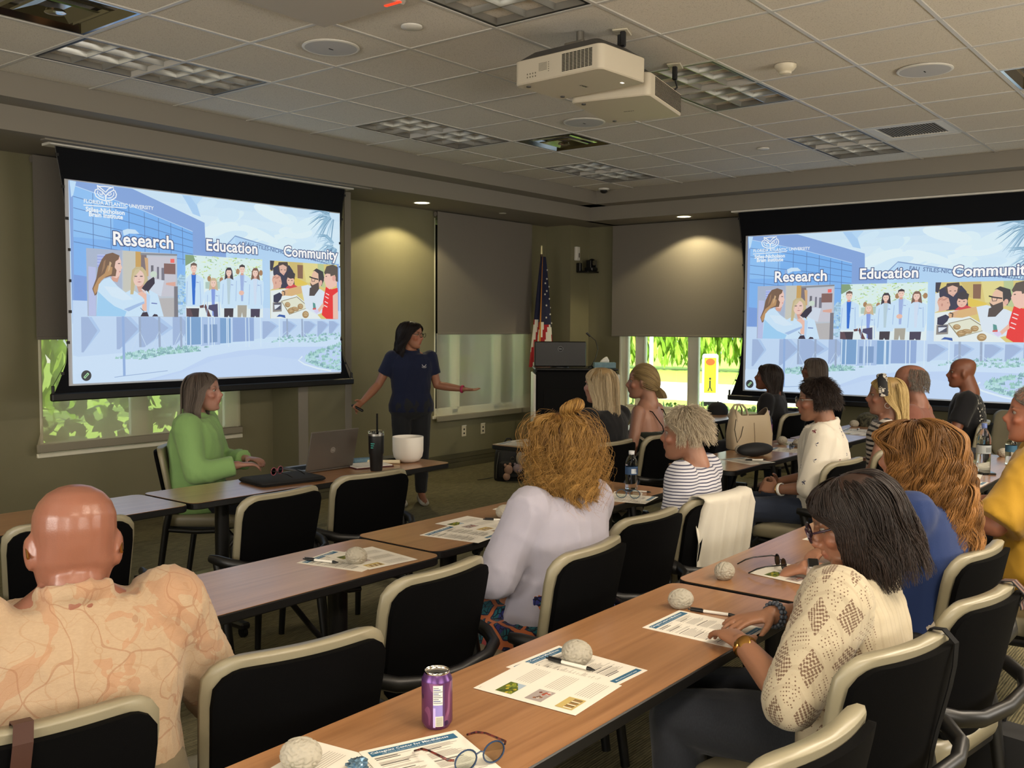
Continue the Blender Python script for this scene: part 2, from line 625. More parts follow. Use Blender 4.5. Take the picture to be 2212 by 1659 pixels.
def blind(axis, label, a0, a1, zmid, zbot, shade=None, curl=False, group=None):
    root = thing('roller_blind', label, 'blind', (0, 0, 0), 0, group)
    d = -.075
    P = (lambda a, dd, z: (a, YW + dd, z)) if axis == 'y' else (lambda a, dd, z: (XW + dd, a, z))
    MB().span(P(a0, d - .004, zmid), P(a1, d - .002, ZS - .01)).build('blackout_panel', M_blackout, root)
    MB().span(P(a0, d - .010, zmid - .012), P(a1, d + .002, zmid + .012), .003).build('hem_bar', M_blackout, root)
    MB().tube([P(a0 + .01, -.035, ZS - .035), P(a1 - .01, -.035, ZS - .035)], .026, 12).build('roller_tube', M_blackout, root, 60)
    if shade:
        if curl:
            cv = lambda u, v: ((-.055 * max(0, 1 - u / .12) ** 2 * max(0, 1 - v / .16) ** 1.2), (-.035 * max(0, 1 - v / .14) ** 2 * max(0, 1 - u * 1.1)))
            mb = sheet(axis, a0 + .035, a1, zbot, zmid, d + .02, cv, 24)
        else:
            mb = sheet(axis, a0, a1, zbot, zmid, d + .012)
        mb.build('solar_screen', shade, root, 180)
        MB().span(P(a0 - (.02 if curl else 0), d - .004 + (-.015 if curl else 0), zbot - .062), P(a1, d + .016 - (.012 if curl else 0), zbot), .006).build('bottom_rail', M_rail, root, 40)
    return root
blind('y', 'roller blind with a curled corner, behind the left projection screen', .675, 2.44, 1.48, .70, M_solar1, True)
blind('y', 'roller blind half translucent, between the speaker and the flag', 4.945, 6.605, 1.50, .605, M_solar)
blind('x', 'grey blackout roller blind above the clear window beside the podium', -.56, 1.965, 1.478, 1.0)
# ---
blind('x', 'closed roller blind on the right-hand wall behind the man in yellow', -4.74, -2.33, 1.3, .62, M_solar)

M_fillpane = mat('daylit_pane', '#fff1da', rough=.2, emit=1.6)  # glowing pane for the invented windows around the fill lights
for i, (p, d, e) in enumerate(FILL_WINDOWS):
    ax = 'x' if d[0] else 'y'
    wq = lambda a, dd, z: (XB + dd, a, z) if ax == 'x' else (a, YB + dd, z)
    c = p[1] if ax == 'x' else p[0]
    mb = MB()
    for a0, a1, z0, z1 in ((c - 1.22, c - 1.15, .95, 2.55), (c + 1.15, c + 1.22, .95, 2.55), (c - 1.22, c + 1.22, .95, 1.0), (c - 1.22, c + 1.22, 2.5, 2.55)):
        mb.span(wq(a0, .0, z0), wq(a1, .03, z1), .004)
    root = struct('window_%d' % (i + 5), mb, M_frame)  # invented window frame, added around a fill light
    MB().span(wq(c - 1.15, .002, 1.0), wq(c + 1.15, .006, 2.5)).build('pane', M_fillpane, root)
# ------------------------------------------------------------------ ceiling
G = .6096
XC, YC = 6.55, 1.70
ceil_slab = MB().span((XB, YB, ZC + .035), (XC + .02, YC + .02, ZC + .2))
ceiling = struct('ceiling', ceil_slab, M_tile)
FIX = {}
for u, v in ((0, 1), (4, 1), (8, 1), (2, -3), (4, -3), (8, -3)):
    pass
TROFFERS = [(0, 1, 'x'), (4, 1, 'x'), (8, 1, 'x'), (4, -3, 'x'), (8, -3, 'x'), (0, -3, 'x')]
taken = set()
for u, v, a in TROFFERS:
    taken.update({(u, v), (u + 1, v)})
DIFF = [(-1, 0), (6, 0), (6, -6)]
RETURN = (8, -4)
taken.update(DIFF); taken.add(RETURN)

full = None
for u in range(-6, 11):
    for v in range(-9, 3):
        if (u, v) in taken:
            continue
        x0, x1 = u * G, min((u + 1) * G, XC)
        y0, y1 = v * G, min((v + 1) * G, YC)
        if full is not None and x1 == (u + 1) * G and y1 == (v + 1) * G:
            o = full.copy(); C.objects.link(o); o.location = (x0, y0, ZC)
            continue
        o = MB().box(((x1 - x0) / 2, (y1 - y0) / 2, .008), (x1 - x0 - .016, y1 - y0 - .016, .012), 0, .004).build('ceiling_tile', M_tile, ceiling)
        o.location = (x0, y0, ZC)
        if full is None and x1 == (u + 1) * G and y1 == (v + 1) * G:
            full = o
bar_x = bar_y = None
for v in range(-9, 3):
    o = MB().span((XB, -.011, -.004), (XC, .011, .03), .001).build('grid_bar', M_bar, ceiling) if bar_x is None else bar_x.copy()
    if bar_x is not None: C.objects.link(o)
    bar_x = bar_x or o
    o.location = (0, v * G, ZC)
for u in range(-6, 11):
    o = MB().span((-.011, YB, -.003), (.011, YC, .03), .001).build('grid_bar', M_bar, ceiling) if bar_y is None else bar_y.copy()
    if bar_y is not None: C.objects.link(o)
    bar_y = bar_y or o
    o.location = (u * G, 0, ZC)

def soffit(name, a0, a1, axis):
    """stepped plaster soffit along one wall"""
    prof = [(0, ZC + .2), (0, 2.968), (.232, 2.968), (.232, ZS), (1.05, ZS), (1.05, ZC + .2)]
    mb = MB()
    if axis == 'y':
        mb.rings([[(a, YC + d, z) for d, z in prof] for a in (a0, a1)])
    else:
        mb.rings([[(XC + d - (.0 if d < 1 else .18), a, z) for d, z in prof] for a in (a0, a1)])
    return struct(name, mb, M_soffit)
soffit('trim_1', XB, 7.42, 'y')
soffit('trim_2', YB, 2.0, 'x')
# the mitre: the inner faces of the two soffits meet at the room's corner
def mk_slot(name, a, b):
    return MB().span(a, b, .002).build(name, M_soffit, bpy.data.objects['trim_1'])
mk_slot('screen_slot_flap', (.45, 1.99, ZS - .012), (3.38, 2.06, ZS))

# ------------------------------------------------------------------ ceiling fixtures
M_louvre = mat('parabolic_louvre', '#b7b7b2', rough=.28, metal=.75)
M_louvre_back = mat('louvre_reflector', '#8e8b84', rough=.35, metal=.5)
M_lamp = mat('fluorescent_tube', '#cfcfcb', rough=.4)
def troffer(u, v, label, lit=False, nx=6, ny=3):
    root = thing('ceiling_light', label, 'light', (u * G, v * G, ZC), 0, None)
    L, D = 2 * G, G
    mb = MB()
    for a, b in (((.012, .012, .0), (L - .012, .03, .02)), ((.012, D - .03, 0), (L - .012, D - .012, .02)), ((.012, .03, 0), (.03, D - .03, .02)), ((L - .03, .03, 0), (L - .012, D - .03, .02))):
        mb.span(a, b)
    mb.build('housing_frame', M_black, root)
    mb = MB()
    mb.span((.03, .03, .11), (L - .03, D - .03, .118))
    for a, b in (((.028, .028, .0), (.036, D - .028, .115)), ((L - .036, .028, 0), (L - .028, D - .028, .115)), ((.028, .028, 0), (L - .028, .036, .115)), ((.028, D - .036, 0), (L - .028, D - .028, .115))):
        mb.span(a, b)
    mb.build('reflector_pan', M_louvre_back, root)
    # one louvre blade: wide above, narrow below, curved faces
    def blade(a, b, axis):
        m = MB()
        prof = [(-.004, .0), (-.006, .02), (-.014, .045), (-.026, .065), (.026, .065), (.014, .045), (.006, .02), (.004, .0)]
        if axis == 'x':
            m.rings([[(x, a + d, z + .004) for d, z in prof] for x in b])
        else:
            m.rings([[(a + d, y, z + .004) for d, z in prof] for y in b])
        return m.build('louvre_blade', M_louvre, root, 50)
    for j in range(1, ny):
        blade(.036 + (D - .072) * j / ny, (.036, L - .036), 'x')
    for i in range(1, nx):
        blade(.036 + (L - .072) * i / nx, (.036, D - .036), 'y')
    for j in range(ny):
        y = .036 + (D - .072) * (j + .5) / ny
        MB().tube([(.05, y, .09), (L - .05, y, .09)], .013, 8).build('tube', M_lamp, root, 60)
    return root
troffer(0, 1, 'unlit louvred ceiling light above the left projection screen')
troffer(4, 1, 'unlit louvred ceiling light above the speaker, bright cross blades')
troffer(8, 1, 'unlit louvred ceiling light closest to the corner of the room')
troffer(4, -3, 'unlit louvred ceiling light directly behind the twin projectors')
troffer(8, -3, 'unlit louvred ceiling light beside the return-air grille')
troffer(0, -3, 'unlit louvred ceiling light cut by the top edge, above the round cover')

M_diffuse = mat('diffuser_panel_lit', '#ffe6c0', rough=.5, emit=2.2)
for i, (x, y, e) in enumerate(REAR_LIGHTS):
    r = thing('ceiling_light', 'lit ceiling light panel at the rear of the room, ' + ('behind the bald man', 'behind the photographer', 'behind the crochet top', 'behind the yellow shirt', 'closest to the right wall')[i], 'light', (x, y, ZC), 0, 'lit ceiling lights at the rear')
    MB().span((-.6, -.3, -.002), (.6, .3, .02)).build('frame', M_white, r)
    MB().span((-.57, -.27, -.006), (.57, .27, -.002)).build('diffuser', M_diffuse, r)

M_mirror = mat('diffuser_mirror_metal', '#b8b5ae', rough=.10, metal=1)
def air_diffuser(u, v, label):
    root = thing('air_diffuser', label, 'vent', ((u + .5) * G, (v + .5) * G, ZC))
    h = G / 2 - .012
    def sq(hh, z, n=1):
        return [(hh, hh, z), (-hh, hh, z), (-hh, -hh, z), (hh, -hh, z)]
    MB().rings([sq(h, 0), sq(h - .02, 0), sq(h - .06, .04), sq(h - .10, .09)], True, (False, False)).build('outer_cone', M_mirror, root)
    MB().rings([sq(.20, .012), sq(.18, .006), sq(.15, .04), sq(.13, .07)], True, (False, False)).build('middle_cone', M_mirror, root)
    MB().rings([sq(.15, .0), sq(.14, -.006), sq(.06, .025)], True, (False, True)).build('centre_plate', M_mirror, root)
    MB().lathe([(.045, .0), (.05, -.012), (.03, -.018), (.0, -.018)], 20).build('hub', M_chrome, root, 60)
    MB().span((-.22, -.22, .095), (.22, .22, .1)).build('duct', M_blackmatte, root)
    return root
air_diffuser(-1, 0, 'mirror-metal square air diffuser by the left projection screen light')
air_diffuser(6, 0, 'mirror-metal square air diffuser between two ceiling lights near the corner')
air_diffuser(6, -6, 'square air diffuser cut off by the right edge of the photo')

r = thing('return_grille', 'dark return-air grille in a white frame on the ceiling', 'vent', ((RETURN[0]) * G, RETURN[1] * G, ZC))
mb = MB()
for a, b in (((.012, .012, 0), (.09, G - .012, .02)), ((G - .09, .012, 0), (G - .012, G - .012, .02)), ((.09, .012, 0), (G - .09, .09, .02)), ((.09, G - .09, 0), (G - .09, G - .012, .02))):
    mb.span(a, b, .004)
mb.build('frame', M_white, r)
MB().span((.09, .09, .03), (G - .09, G - .09, .034)).build('backing', M_blackmatte, r)
M_grille = mat('grille_slat', '#6d675b', rough=.5)
mb = MB()
for i in range(20):
    y = .1 + i * (G - .2) / 19
    mb.span((.09, y - .004, .006), (G - .09, y + .006, .014))
o = mb.build('slats', M_grille, r); o['kind'] = 'stuff'

M_speaker = mat('speaker_mesh', '#c3c3c4', rough=.6, bump=.3, bscale=1500)
for (x, y), lab in (((.926, -.29), 'round white ceiling speaker above the left projection screen light'), ((3.375, -.298), 'round grey ceiling speaker partly behind the twin projectors'), ((3.374, -2.722), 'round white ceiling speaker at the right beside the detector')):
    r = thing('ceiling_speaker', lab, 'speaker', (x, y, ZC - .001))
    MB().lathe([(.155, .0), (.157, -.006), (.148, -.011), (.142, -.009)], 40).build('rim', M_white, r, 50)
    MB().lathe([(.143, -.009), (.10, -.011), (0, -.012)], 40).build('grille', M_speaker, r, 50)
    MB().span((-.015, -.003, -.0135), (.015, .003, -.0115)).build('badge', M_blackmatte, r)
r = thing('ceiling_cover', 'small round white cover plate on the ceiling, upper left', 'cover', (.931, -.901, ZC - .001))
MB().lathe([(.055, 0), (.055, -.006), (.05, -.01), (0, -.011)], 28).build('plate', M_white, r, 40)
r = thing('ceiling_cover', 'small flat round plate beside the return-air grille light', 'cover', (5.176, -.914, ZC - .001))
MB().lathe([(.05, 0), (.05, -.006), (.045, -.01), (0, -.011)], 28).build('plate', M_white, r, 40)
r = thing('smoke_detector', 'domed cream smoke detector on the ceiling right of the projectors', 'detector', (2.781, -2.113, ZC - .001))
M_cream = mat('cream_plastic', '#d8cfb8', rough=.45)
MB().lathe([(.062, 0), (.062, -.014), (.05, -.03), (.036, -.04)], 28).build('body', M_cream, r, 40)
MB().lathe([(.036, -.036), (.034, -.052), (.02, -.056), (0, -.056)], 20).build('sensor', M_cream, r, 40)
r = thing('dome_camera', 'tiny dark dome camera on the ceiling in the room corner', 'camera', (6.40, 1.50, ZC - .001))
MB().lathe([(.06, 0), (.06, -.012), (.045, -.02)], 24).build('base', M_white, r, 40)
MB().lathe([(.042, -.018), (.038, -.04), (.02, -.052), (0, -.055)], 20).build('dome', M_black, r, 60)
r = thing('ceiling_microphone', 'square white microphone panel with a red light, cut by the top edge', 'microphone', (.5 * G, -1.5 * G, ZC))
M_mic = mat('perforated_white', '#b9b2a6', rough=.6, bump=.5, bscale=600)
MB().box((0, 0, -.02), (G - .03, G - .03, .045), 0, .012).build('panel', M_mic, r)
MB().box((.235, -.25, -.044), (.014, .10, .004)).build('status_light', mat('red_light', '#ff2a12', emit=3), r)
M_down = mat('downlight_lens', '#fff3c4', emit=6)
for i, (x, y) in enumerate(DOWNLIGHTS):
    lab = ['lit recessed downlight in the soffit above the speaker', 'lit recessed downlight in the soffit above the grey blackout blind', 'lit recessed downlight in the soffit left of the screen', 'lit recessed downlight in the right soffit at the rear'][i]
    r = thing('downlight', lab, 'light', (x, y, ZS))
    MB().lathe([(.09, -.001), (.088, -.005), (.075, -.003)], 32).build('trim_ring', M_white, r, 40)
    MB().lathe([(.076, -.002), (.04, -.0025), (0, -.0025)], 32).build('lens', M_down, r)
r = thing('sprinkler_cover', 'small pale sprinkler plate in the soffit above the window blind', 'sprinkler', (5.55, 2.25, ZS))
MB().lathe([(.04, -.0005), (.04, -.004), (.0, -.005)], 24).build('plate', M_white, r, 40)

# ------------------------------------------------------------------ outdoors
M_lawn = mat('lawn', '#9dbb4a', rough=.9, noise=.35, nscale=5)
M_road = mat('pale_concrete', '#d8d4c6', rough=.9)
M_soil = mat('mulch', '#8d8a6a', rough=1)
o = MB().span((-20, YW + .3, -.5), (60, 60, -.32)).build('ground_lawn_left', M_lawn); o['kind'] = 'structure'
o = MB().span((XW + .3, -30, -.5), (60, YW + .3, -.32)).build('ground_lawn_right', M_lawn); o['kind'] = 'structure'
o = MB().span((19.5, -30, -.34), (26.5, 60, -.312)).build('road_right', M_road); o['kind'] = 'structure'
vd = R(41.4)
o = MB().box((CAM.x + 56 * math.cos(vd), CAM.y + 56 * math.sin(vd), -.325), (26, 15, .024), vd).build('road_left', M_road); o['kind'] = 'structure'
o = MB().box((CAM.x + 84 * math.cos(vd), CAM.y + 84 * math.sin(vd), 2.2), (3, 24, 5), vd, .1).build('far_pale_wall', M_road); tag(o, 'pale low building beyond the lawn, seen through the translucent blind', 'building')
M_leafA = mat('hedge_leaf', '#6f8a3c', rough=.5, noise=.3, nscale=9)
M_leafB = mat('cane_leaf', '#a3c24a', rough=.6, noise=.35, nscale=4)
def leaf_mass(name, label, x0, x1, y0, y1, z0, z1, n, size, m, upright=False, aspect=2.0, loc=(0, 0, 0)):
    g = np.random.default_rng(int(abs(x0 * 31 + y0 * 17) + n))
    vs, fs = [], []
    for i in range(n):
        p = Vector((g.uniform(x0, x1), g.uniform(y0, y1), z0 + (z1 - z0) * g.uniform(0, 1) ** .8))
        s = size * g.uniform(.6, 1.3)
        if upright:
            q = Quaternion(Vector((0, 0, 1)), g.uniform(0, 6.28)) @ Quaternion(Vector((1, 0, 0)), g.uniform(-.5, .5))
        else:
            q = Quaternion(Vector((g.normal(), g.normal(), g.normal())).normalized(), g.uniform(0, 6.28))
        k = len(vs)
        for a, b in ((0, 0), (.5, .35), (.42, .7), (0, 1), (-.42, .7), (-.5, .35)):
            vs.append(tuple(p + q @ Vector((a * s, .1 * s * math.sin(b * 3.1), b * s * aspect))))
        fs.append([k + j for j in range(6)])
    mb = MB(); mb.add(vs, fs)
    o = mb.build(name, m, fix=False)
    tag(o, label, 'plants', None, 'stuff')
    return o
leaf_mass('clusia_hedge', 'broad-leaved hedge below the window beside the podium', 8.5, 9.2, -2.0, 6.2, -.3, .52, 5200, .055, M_leafA, aspect=1.5)
leaf_mass('clusia_hedge', 'broad-leaved hedge outside the half translucent blind', 6.7, 10.5, 7.0, 7.7, -.3, .56, 1500, .085, M_leafA, aspect=1.5)
leaf_mass('window_shrubs', 'sunlit shrubs outside the window behind the left screen', -1.0, 6.5, 3.6, 4.4, -.3, .88, 1700, .10, M_leafA, aspect=1.9)
leaf_mass('green_screen_planting', 'tall bright green planting across the lawn, behind the left screen', -3, 7, 13, 14.5, -.3, 4.2, 2600, .22, M_leafB, True, 2.4)
leaf_mass('cane_thicket', 'tall bright green cane thicket beyond the road', 34, 36, 4, 26, -.3, 3.4, 9000, .16, M_leafB, True, 4.5)
r = thing('crosswalk_sign', 'yellow crosswalk sign board standing outside by the road', 'sign', (18.4, 6.25, -.32), R(-56))
mb = MB(); mb.prism(rrect(.40, .07, .03, 3), 0.0, .10)
mb.build('base', M_blackmatte, r)
sg = MB()
sg.M = Matrix.Rotation(R(90), 4, 'X')
sg.prism(rrect(.38, 1.15, .06, 5, 0, .68), -.015, .015)
pan = sg.build('board', M_white, r)
a = Art(.0015)
a.rect(-.14, .32, .14, 1.16, '#f2e21a')
a.ell(0, 1.06, .11, .085, '#d8501e')
a.rect(-.02, .45, .02, .62, '#222222'); a.ell(0, .66, .03, .03, '#222222'); a.line([(0, .47), (.05, .36)], .025, '#222222'); a.line([(0, .47), (-.05, .36)], .025, '#222222')
o = a.build('sign_print', print_mat('matte_print', .6), r)
o.matrix_local = Matrix.Translation((0, -.017, 0)) @ Matrix.Rotation(R(90), 4, 'X')
for (x, y), lab in (((17.5, 7.35), 'white flagpole outside the window beside the podium'), ((13.8, 11.1), 'pale post on the lawn outside the translucent blind')):
    r = thing('light_pole', lab, 'pole', (x, y, -.32))
    MB().lathe([(.12, 0), (.12, .06), (.05, .1), (.045, 6)], 14).build('pole', M_white, r, 40)
# ------------------------------------------------------------------ the projected slide, drawn once in a 16 x 9 plane
def unskew(src, dst):
    """map that carries the sketch's quadrilateral src (TL TR BR BL) to the rectangle dst"""
    A = []
    for (x, y), (u, v) in zip(src, dst):
        A.append([x, y, 1, 0, 0, 0, -u * x, -u * y, -u])
        A.append([0, 0, 0, x, y, 1, -v * x, -v * y, -v])
    h = np.linalg.svd(np.array(A, float))[2][-1].reshape(3, 3)
    def f(x, y=None):
        if y is None:
            return [f(*p) for p in x]
        q = h @ np.array([x, y, 1.0])
        return (q[0] / q[2], q[1] / q[2])
    return f
sl = unskew([(195, 215), (1590, 385), (1593, 1190), (205, 1245)], [(0, 9), (16, 9), (16, 0), (0, 0)])
A = Art(.004)
A.clip = (0, 0, 16, 9)
A.mb.col = lin('#b9dcfa')
def P(*pts):
    return [sl(*p) for p in pts]
# sky in soft bands
for i in range(10):
    c = [(.62, .82, .98), (.66, .85, .99), (.70, .88, 1), (.68, .87, 1), (.72, .90, 1), (.70, .88, 1), (.66, .86, 1), (.62, .84, 1), (.6, .82, 1), (.58, .80, 1)][i]
    A.rect(0, 9 - (i + 1) * .45, 16, 9 - i * .45, c, False)
A.rect(0, 0, 16, 4.55, (.62, .80, .98)); A.up()
cl = np.random.default_rng(3)
for i in range(26):
    x, y = cl.uniform(7, 14), cl.uniform(6.0, 8.6)
    A.ell(x, y, cl.uniform(.5, 1.5), cl.uniform(.15, .4), [(.74, .92, 1), (.66, .86, 1), (.78, .94, 1)][i % 3], 16, cl.uniform(-.3, .5))
A.poly(P((775, 290), (880, 302), (850, 335), (870, 400), (830, 385), (800, 330)), (.42, .66, .95))
A.poly(P((820, 300), (880, 305), (848, 340)), (.50, .74, .98))
# left building
A.poly(P((195, 215), (520, 258), (890, 430), (893, 515), (1000, 548), (1000, 640), (1190, 640), (1190, 940), (205, 940)), (.24, .40, .76))
A.poly(P((216, 240), (330, 285), (560, 360), (828, 474), (830, 700), (818, 940), (214, 940)), (.22, .48, .92))
A.poly(P((216, 240), (420, 310), (420, 520), (214, 500)), (.28, .56, .96))
A.poly(P((420, 310), (828, 474), (829, 590), (420, 520)), (.20, .47, .92))
A.poly(P((214, 690), (280, 700), (280, 830), (214, 820)), (.20, .36, .76))
for x, y0, y1 in ((316, 280, 820), (407, 313, 820), (500, 345, 640), (580, 377, 640), (652, 406, 640), (715, 432, 640), (775, 455, 640)):
    A.line(P((x, y0), (x + 2, y1)), .028, (.10, .20, .46), False)
for y in (0, 1, 2, 3, 4):
    A.line(P((216, 296 + y * 57), (420, 352 + y * 53), (620, 415 + y * 44), (828, 490 + y * 33)), .028, (.10, .20, .46), False)
A.up()
A.line(P((216, 240), (560, 362), (828, 474)), .03, (.55, .75, 1))
A.poly(P((198, 215), (232, 222), (216, 290), (205, 300)), (.55, .78, 1))
# right building
A.poly(P((1000, 545), (1046, 497), (1590, 660), (1592, 940), (1000, 940)), (.47, .70, .96))
A.poly(P((1046, 497), (1050, 590), (1000, 610), (1000, 545)), (.52, .76, 1))
A.line(P((1000, 545), (1046, 497), (1590, 660)), .06, (.22, .36, .62))
A.text('FAU  STILES-NICHOLSON BRAIN INSTITUTE', *sl(1095, 545), .30, (.10, .17, .36), .004, rot=-.115)
for x in (1082, 1240, 1560):
    A.poly(P((x, 640), (x + 22, 640), (x + 22, 890), (x, 890)), (.27, .45, .82), False)
A.up()
# low wall with chevrons, forecourt
A.poly(P((205, 820), (1592, 880), (1592, 1010), (1230, 1010), (920, 1050), (240, 1110), (205, 1100)), (.56, .73, .96))
for x, w, t, b, k in ((248, 52, 905, 1085, .0), (430, 70, 905, 1070, 1), (555, 90, 905, 1060, 0), (720, 60, 905, 1050, 1), (1185, 45, 930, 1020, 0), (1290, 40, 930, 1015, 1), (1400, 36, 930, 1010, 0), (1470, 34, 930, 1008, 1), (1530, 30, 930, 1005, 0)):
    m = (t + b) / 2 - 20
    A.poly(P((x, t), (x + w * .7, t), (x + w * 1.6, m), (x + w * .2, b), (x, b)), (.37, .50, .76), False)
    A.poly(P((x + w * .7, t), (x + w * 1.05, t), (x + w * 1.9, m), (x + w * .2, b), (x + w * 1.6, m)), (.44, .62, .90), False)
A.up()
A.poly(P((785, 905), (1020, 915), (1020, 1040), (785, 1050)), (.20, .38, .66))
A.poly(P((865, 910), (965, 912), (965, 1050), (865, 1055)), (.42, .58, .86))
for x in (790, 812, 868, 905, 935, 1000):
    A.line(P((x, 905), (x, 1050)), .06, (.66, .83, 1), False)
A.up()
A.poly(P((880, 945), (898, 945), (898, 1040), (880, 1040)), (.22, .36, .62), False); A.poly(P((912, 945), (950, 945), (950, 1035), (912, 1038)), (.22, .36, .62))
A.poly(P((1030, 905), (1140, 905), (1140, 1030), (1030, 1035)), (.30, .44, .74))
A.poly(P((204, 1110), (920, 1050), (1240, 1035), (1592, 1030), (1593, 1190), (205, 1245)), (.63, .80, 1))
A.poly(P((560, 1232), (760, 1180), (900, 1110), (1060, 1080), (1300, 1062), (1592, 1060), (1593, 1190)), (.54, .70, .97))
A.poly(P((610, 1228), (800, 1178), (940, 1125), (1140, 1100), (1420, 1130), (1592, 1180), (1593, 1190)), (.57, .73, .98))
# planting
def bushes(n, pts, sz, cols):
    """tufts scattered over a polygon given by its outline (a fan)"""
    for i in range(n):
        a, b, c = pts[0], *(lambda k: (pts[k], pts[k + 1]))(cl.integers(1, len(pts) - 1))
        u, v = sorted((cl.random(), cl.random()))
        x = a[0] * u + b[0] * (v - u) + c[0] * (1 - v); y = a[1] * u + b[1] * (v - u) + c[1] * (1 - v)
        q = sl(x, y)
        A.poly([(q[0] - sz, q[1]), (q[0] - sz * .4, q[1] + sz * cl.uniform(.8, 1.8)), (q[0] + sz * .2, q[1] + sz * .5), (q[0] + sz * .7, q[1] + sz * cl.uniform(.6, 1.6)), (q[0] + sz, q[1])], cols[i % len(cols)], False)
        A.z += .00006
greens = [(.27, .52, .55), (.33, .62, .56), (.42, .72, .70), (.22, .42, .48), (.50, .78, .80)]
bushes(240, [(410, 1120), (520, 1085), (760, 1060), (900, 1062), (880, 1080), (720, 1095), (560, 1125)], .10, greens)
bushes(130, [(1225, 1040), (1300, 1005), (1585, 995), (1585, 1020), (1480, 1040)], .08, greens)
bushes(260, [(1400, 1130), (1430, 1100), (1592, 1050), (1592, 1185), (1480, 1165)], .12, greens)
A.line(P((1390, 1110), (1370, 1130), (1400, 1150), (1470, 1172), (1540, 1185)), .09, (.76, .90, 1))
bushes(130, [(745, 720), (770, 700), (790, 720), (785, 900), (750, 900)], .10, [(.42, .66, .86), (.30, .50, .66), (.5, .74, .9)])
# palms on the right
for cx, cy, n, sp in ((1560, 395, 46, 1.0), (1575, 545, 50, .9)):
    for i in range(n):
        a = R(cl.uniform(150, 262))
        x0, y0 = sl(cx, cy)
        L = cl.uniform(1.2, 2.1) * sp
        x1, y1 = x0 + L * math.cos(a), y0 + L * .95 * math.sin(a)
        A.line([(x0 + (x1 - x0) * .3, y0 + (y1 - y0) * .2), ((x0 * .4 + x1 * .6), (y0 * .4 + y1 * .6) + .1), (x1, y1 - .2)], [.06, .06, .01], [(.20, .38, .55), (.30, .52, .70), (.42, .64, .82)][i % 3], False)
        A.z += .0001
A.up()
# lamp post and trees in front
A.line(P((457, 470), (466, 1205)), .13, (.30, .46, .78)); A.poly(P((465, 468), (490, 460), (530, 465), (552, 486), (500, 484), (470, 495)), (.62, .82, 1))
for x in (548, 648, 760, 1310, 1388):
    A.line(P((x, 905), (x + 2, 1060 if x < 1000 else 1010)), .12, (.34, .44, .62), False)
    A.line(P((x, 980), (x - 45, 1075 if x < 1000 else 1020)), .03, (.6, .76, .95), False); A.line(P((x, 980), (x + 40, 1070 if x < 1000 else 1018)), .03, (.6, .76, .95), False)
for x in (920, 1005, 1095, 1112, 1172, 1270):
    A.line(P((x, 912), (x + 2, 1060)), .05, (.7, .86, 1), False)
A.up()
A.line(P((415, 1212), (470, 1205), (560, 1195), (690, 1180)), .03, (.3, .44, .7))

# the three photographs on the slide
def photo(corners, rect_px):
    """corners: the photo's corners in its own sketch; rect_px: where the photo lies in the slide sketch"""
    x0, y1 = sl(*rect_px[0]); x1, y0 = sl(*rect_px[1])
    return unskew(corners, [(x0, y1), (x1, y1), (x1, y0), (x0, y0)]), (x0, y0, x1, y1)
def sh(f, pts, c, up=True):
    A.poly([f(*p) for p in pts], c, up)
def oval(f, cx, cy, rx, ry, c, rot=0, n=20):
    A.poly([f(cx + rx * math.cos(2 * PI * k / n) * math.cos(rot) - ry * math.sin(2 * PI * k / n) * math.sin(rot), cy + rx * math.cos(2 * PI * k / n) * math.sin(rot) + ry * math.sin(2 * PI * k / n) * math.cos(rot)) for k in range(n)], c)
WC, WC2, WC3 = (.62, .82, 1), (.50, .70, .95), (.38, .55, .84)     # lab coat white and its folds
SK, SK2 = (.86, .54, .44), (.70, .38, .30)
f, rc = photo([(135, 30), (1965, 155), (1980, 1410), (165, 1395)], ((276, 556), (745, 907)))
A.clip = rc
A.rect(*rc, (.52, .58, .66))
sh(f, [(135, 30), (860, 80), (860, 1400), (165, 1395)], (.42, .50, .66)); sh(f, [(360, 160), (560, 160), (560, 420), (360, 420)], (.36, .44, .82))
for y in (170, 230, 290, 350):
    A.line([f(360, y), f(560, y + 5)], .02, (.75, .82, 1))
sh(f, [(180, 400), (330, 420), (330, 1390), (190, 1390)], (.50, .56, .84))
sh(f, [(880, 80), (1130, 100), (1130, 900), (880, 920)], (.60, .60, .54)); sh(f, [(1130, 100), (1240, 110), (1240, 480), (1130, 460)], (.62, .38, .12))
sh(f, [(1240, 150), (1350, 160), (1380, 600), (1240, 480)], (.22, .18, .20)); sh(f, [(1310, 220), (1400, 240), (1400, 600), (1350, 600)], (.66, .42, .22))
sh(f, [(1380, 200), (1940, 220), (1940, 1000), (1400, 1000)], (.60, .60, .68)); sh(f, [(1230, 130), (1965, 155), (1965, 190), (1230, 170)], (.26, .28, .32))
for x, w, y0, y1, c in ((1440, 50, 380, 560, (.16, .16, .2)), (1560, 40, 410, 650, (.18, .18, .24)), (1650, 60, 430, 680, (.2, .2, .26))):
    sh(f, [(x, y0), (x + w, y0), (x + w, y1), (x, y1)], c, False)
A.up()
sh(f, [(1700, 340), (1930, 350), (1930, 560), (1700, 550)], (.24, .13, .12)); sh(f, [(1830, 250), (1910, 250), (1910, 330), (1830, 330)], (.95, .16, .14))
sh(f, [(1740, 730), (1930, 710), (1930, 800), (1740, 770)], (.75, .42, .34)); sh(f, [(1420, 650), (1700, 680), (1640, 1000), (1420, 900)], (.66, .74, .86))
sh(f, [(1600, 1040), (1900, 1030), (1900, 1410), (1680, 1410)], (.50, .49, .50)); sh(f, [(1900, 800), (1975, 800), (1980, 1410), (1900, 1410)], (.20, .20, .24))
oval(f, 1490, 560, 70, 65, (.62, .74, .64))
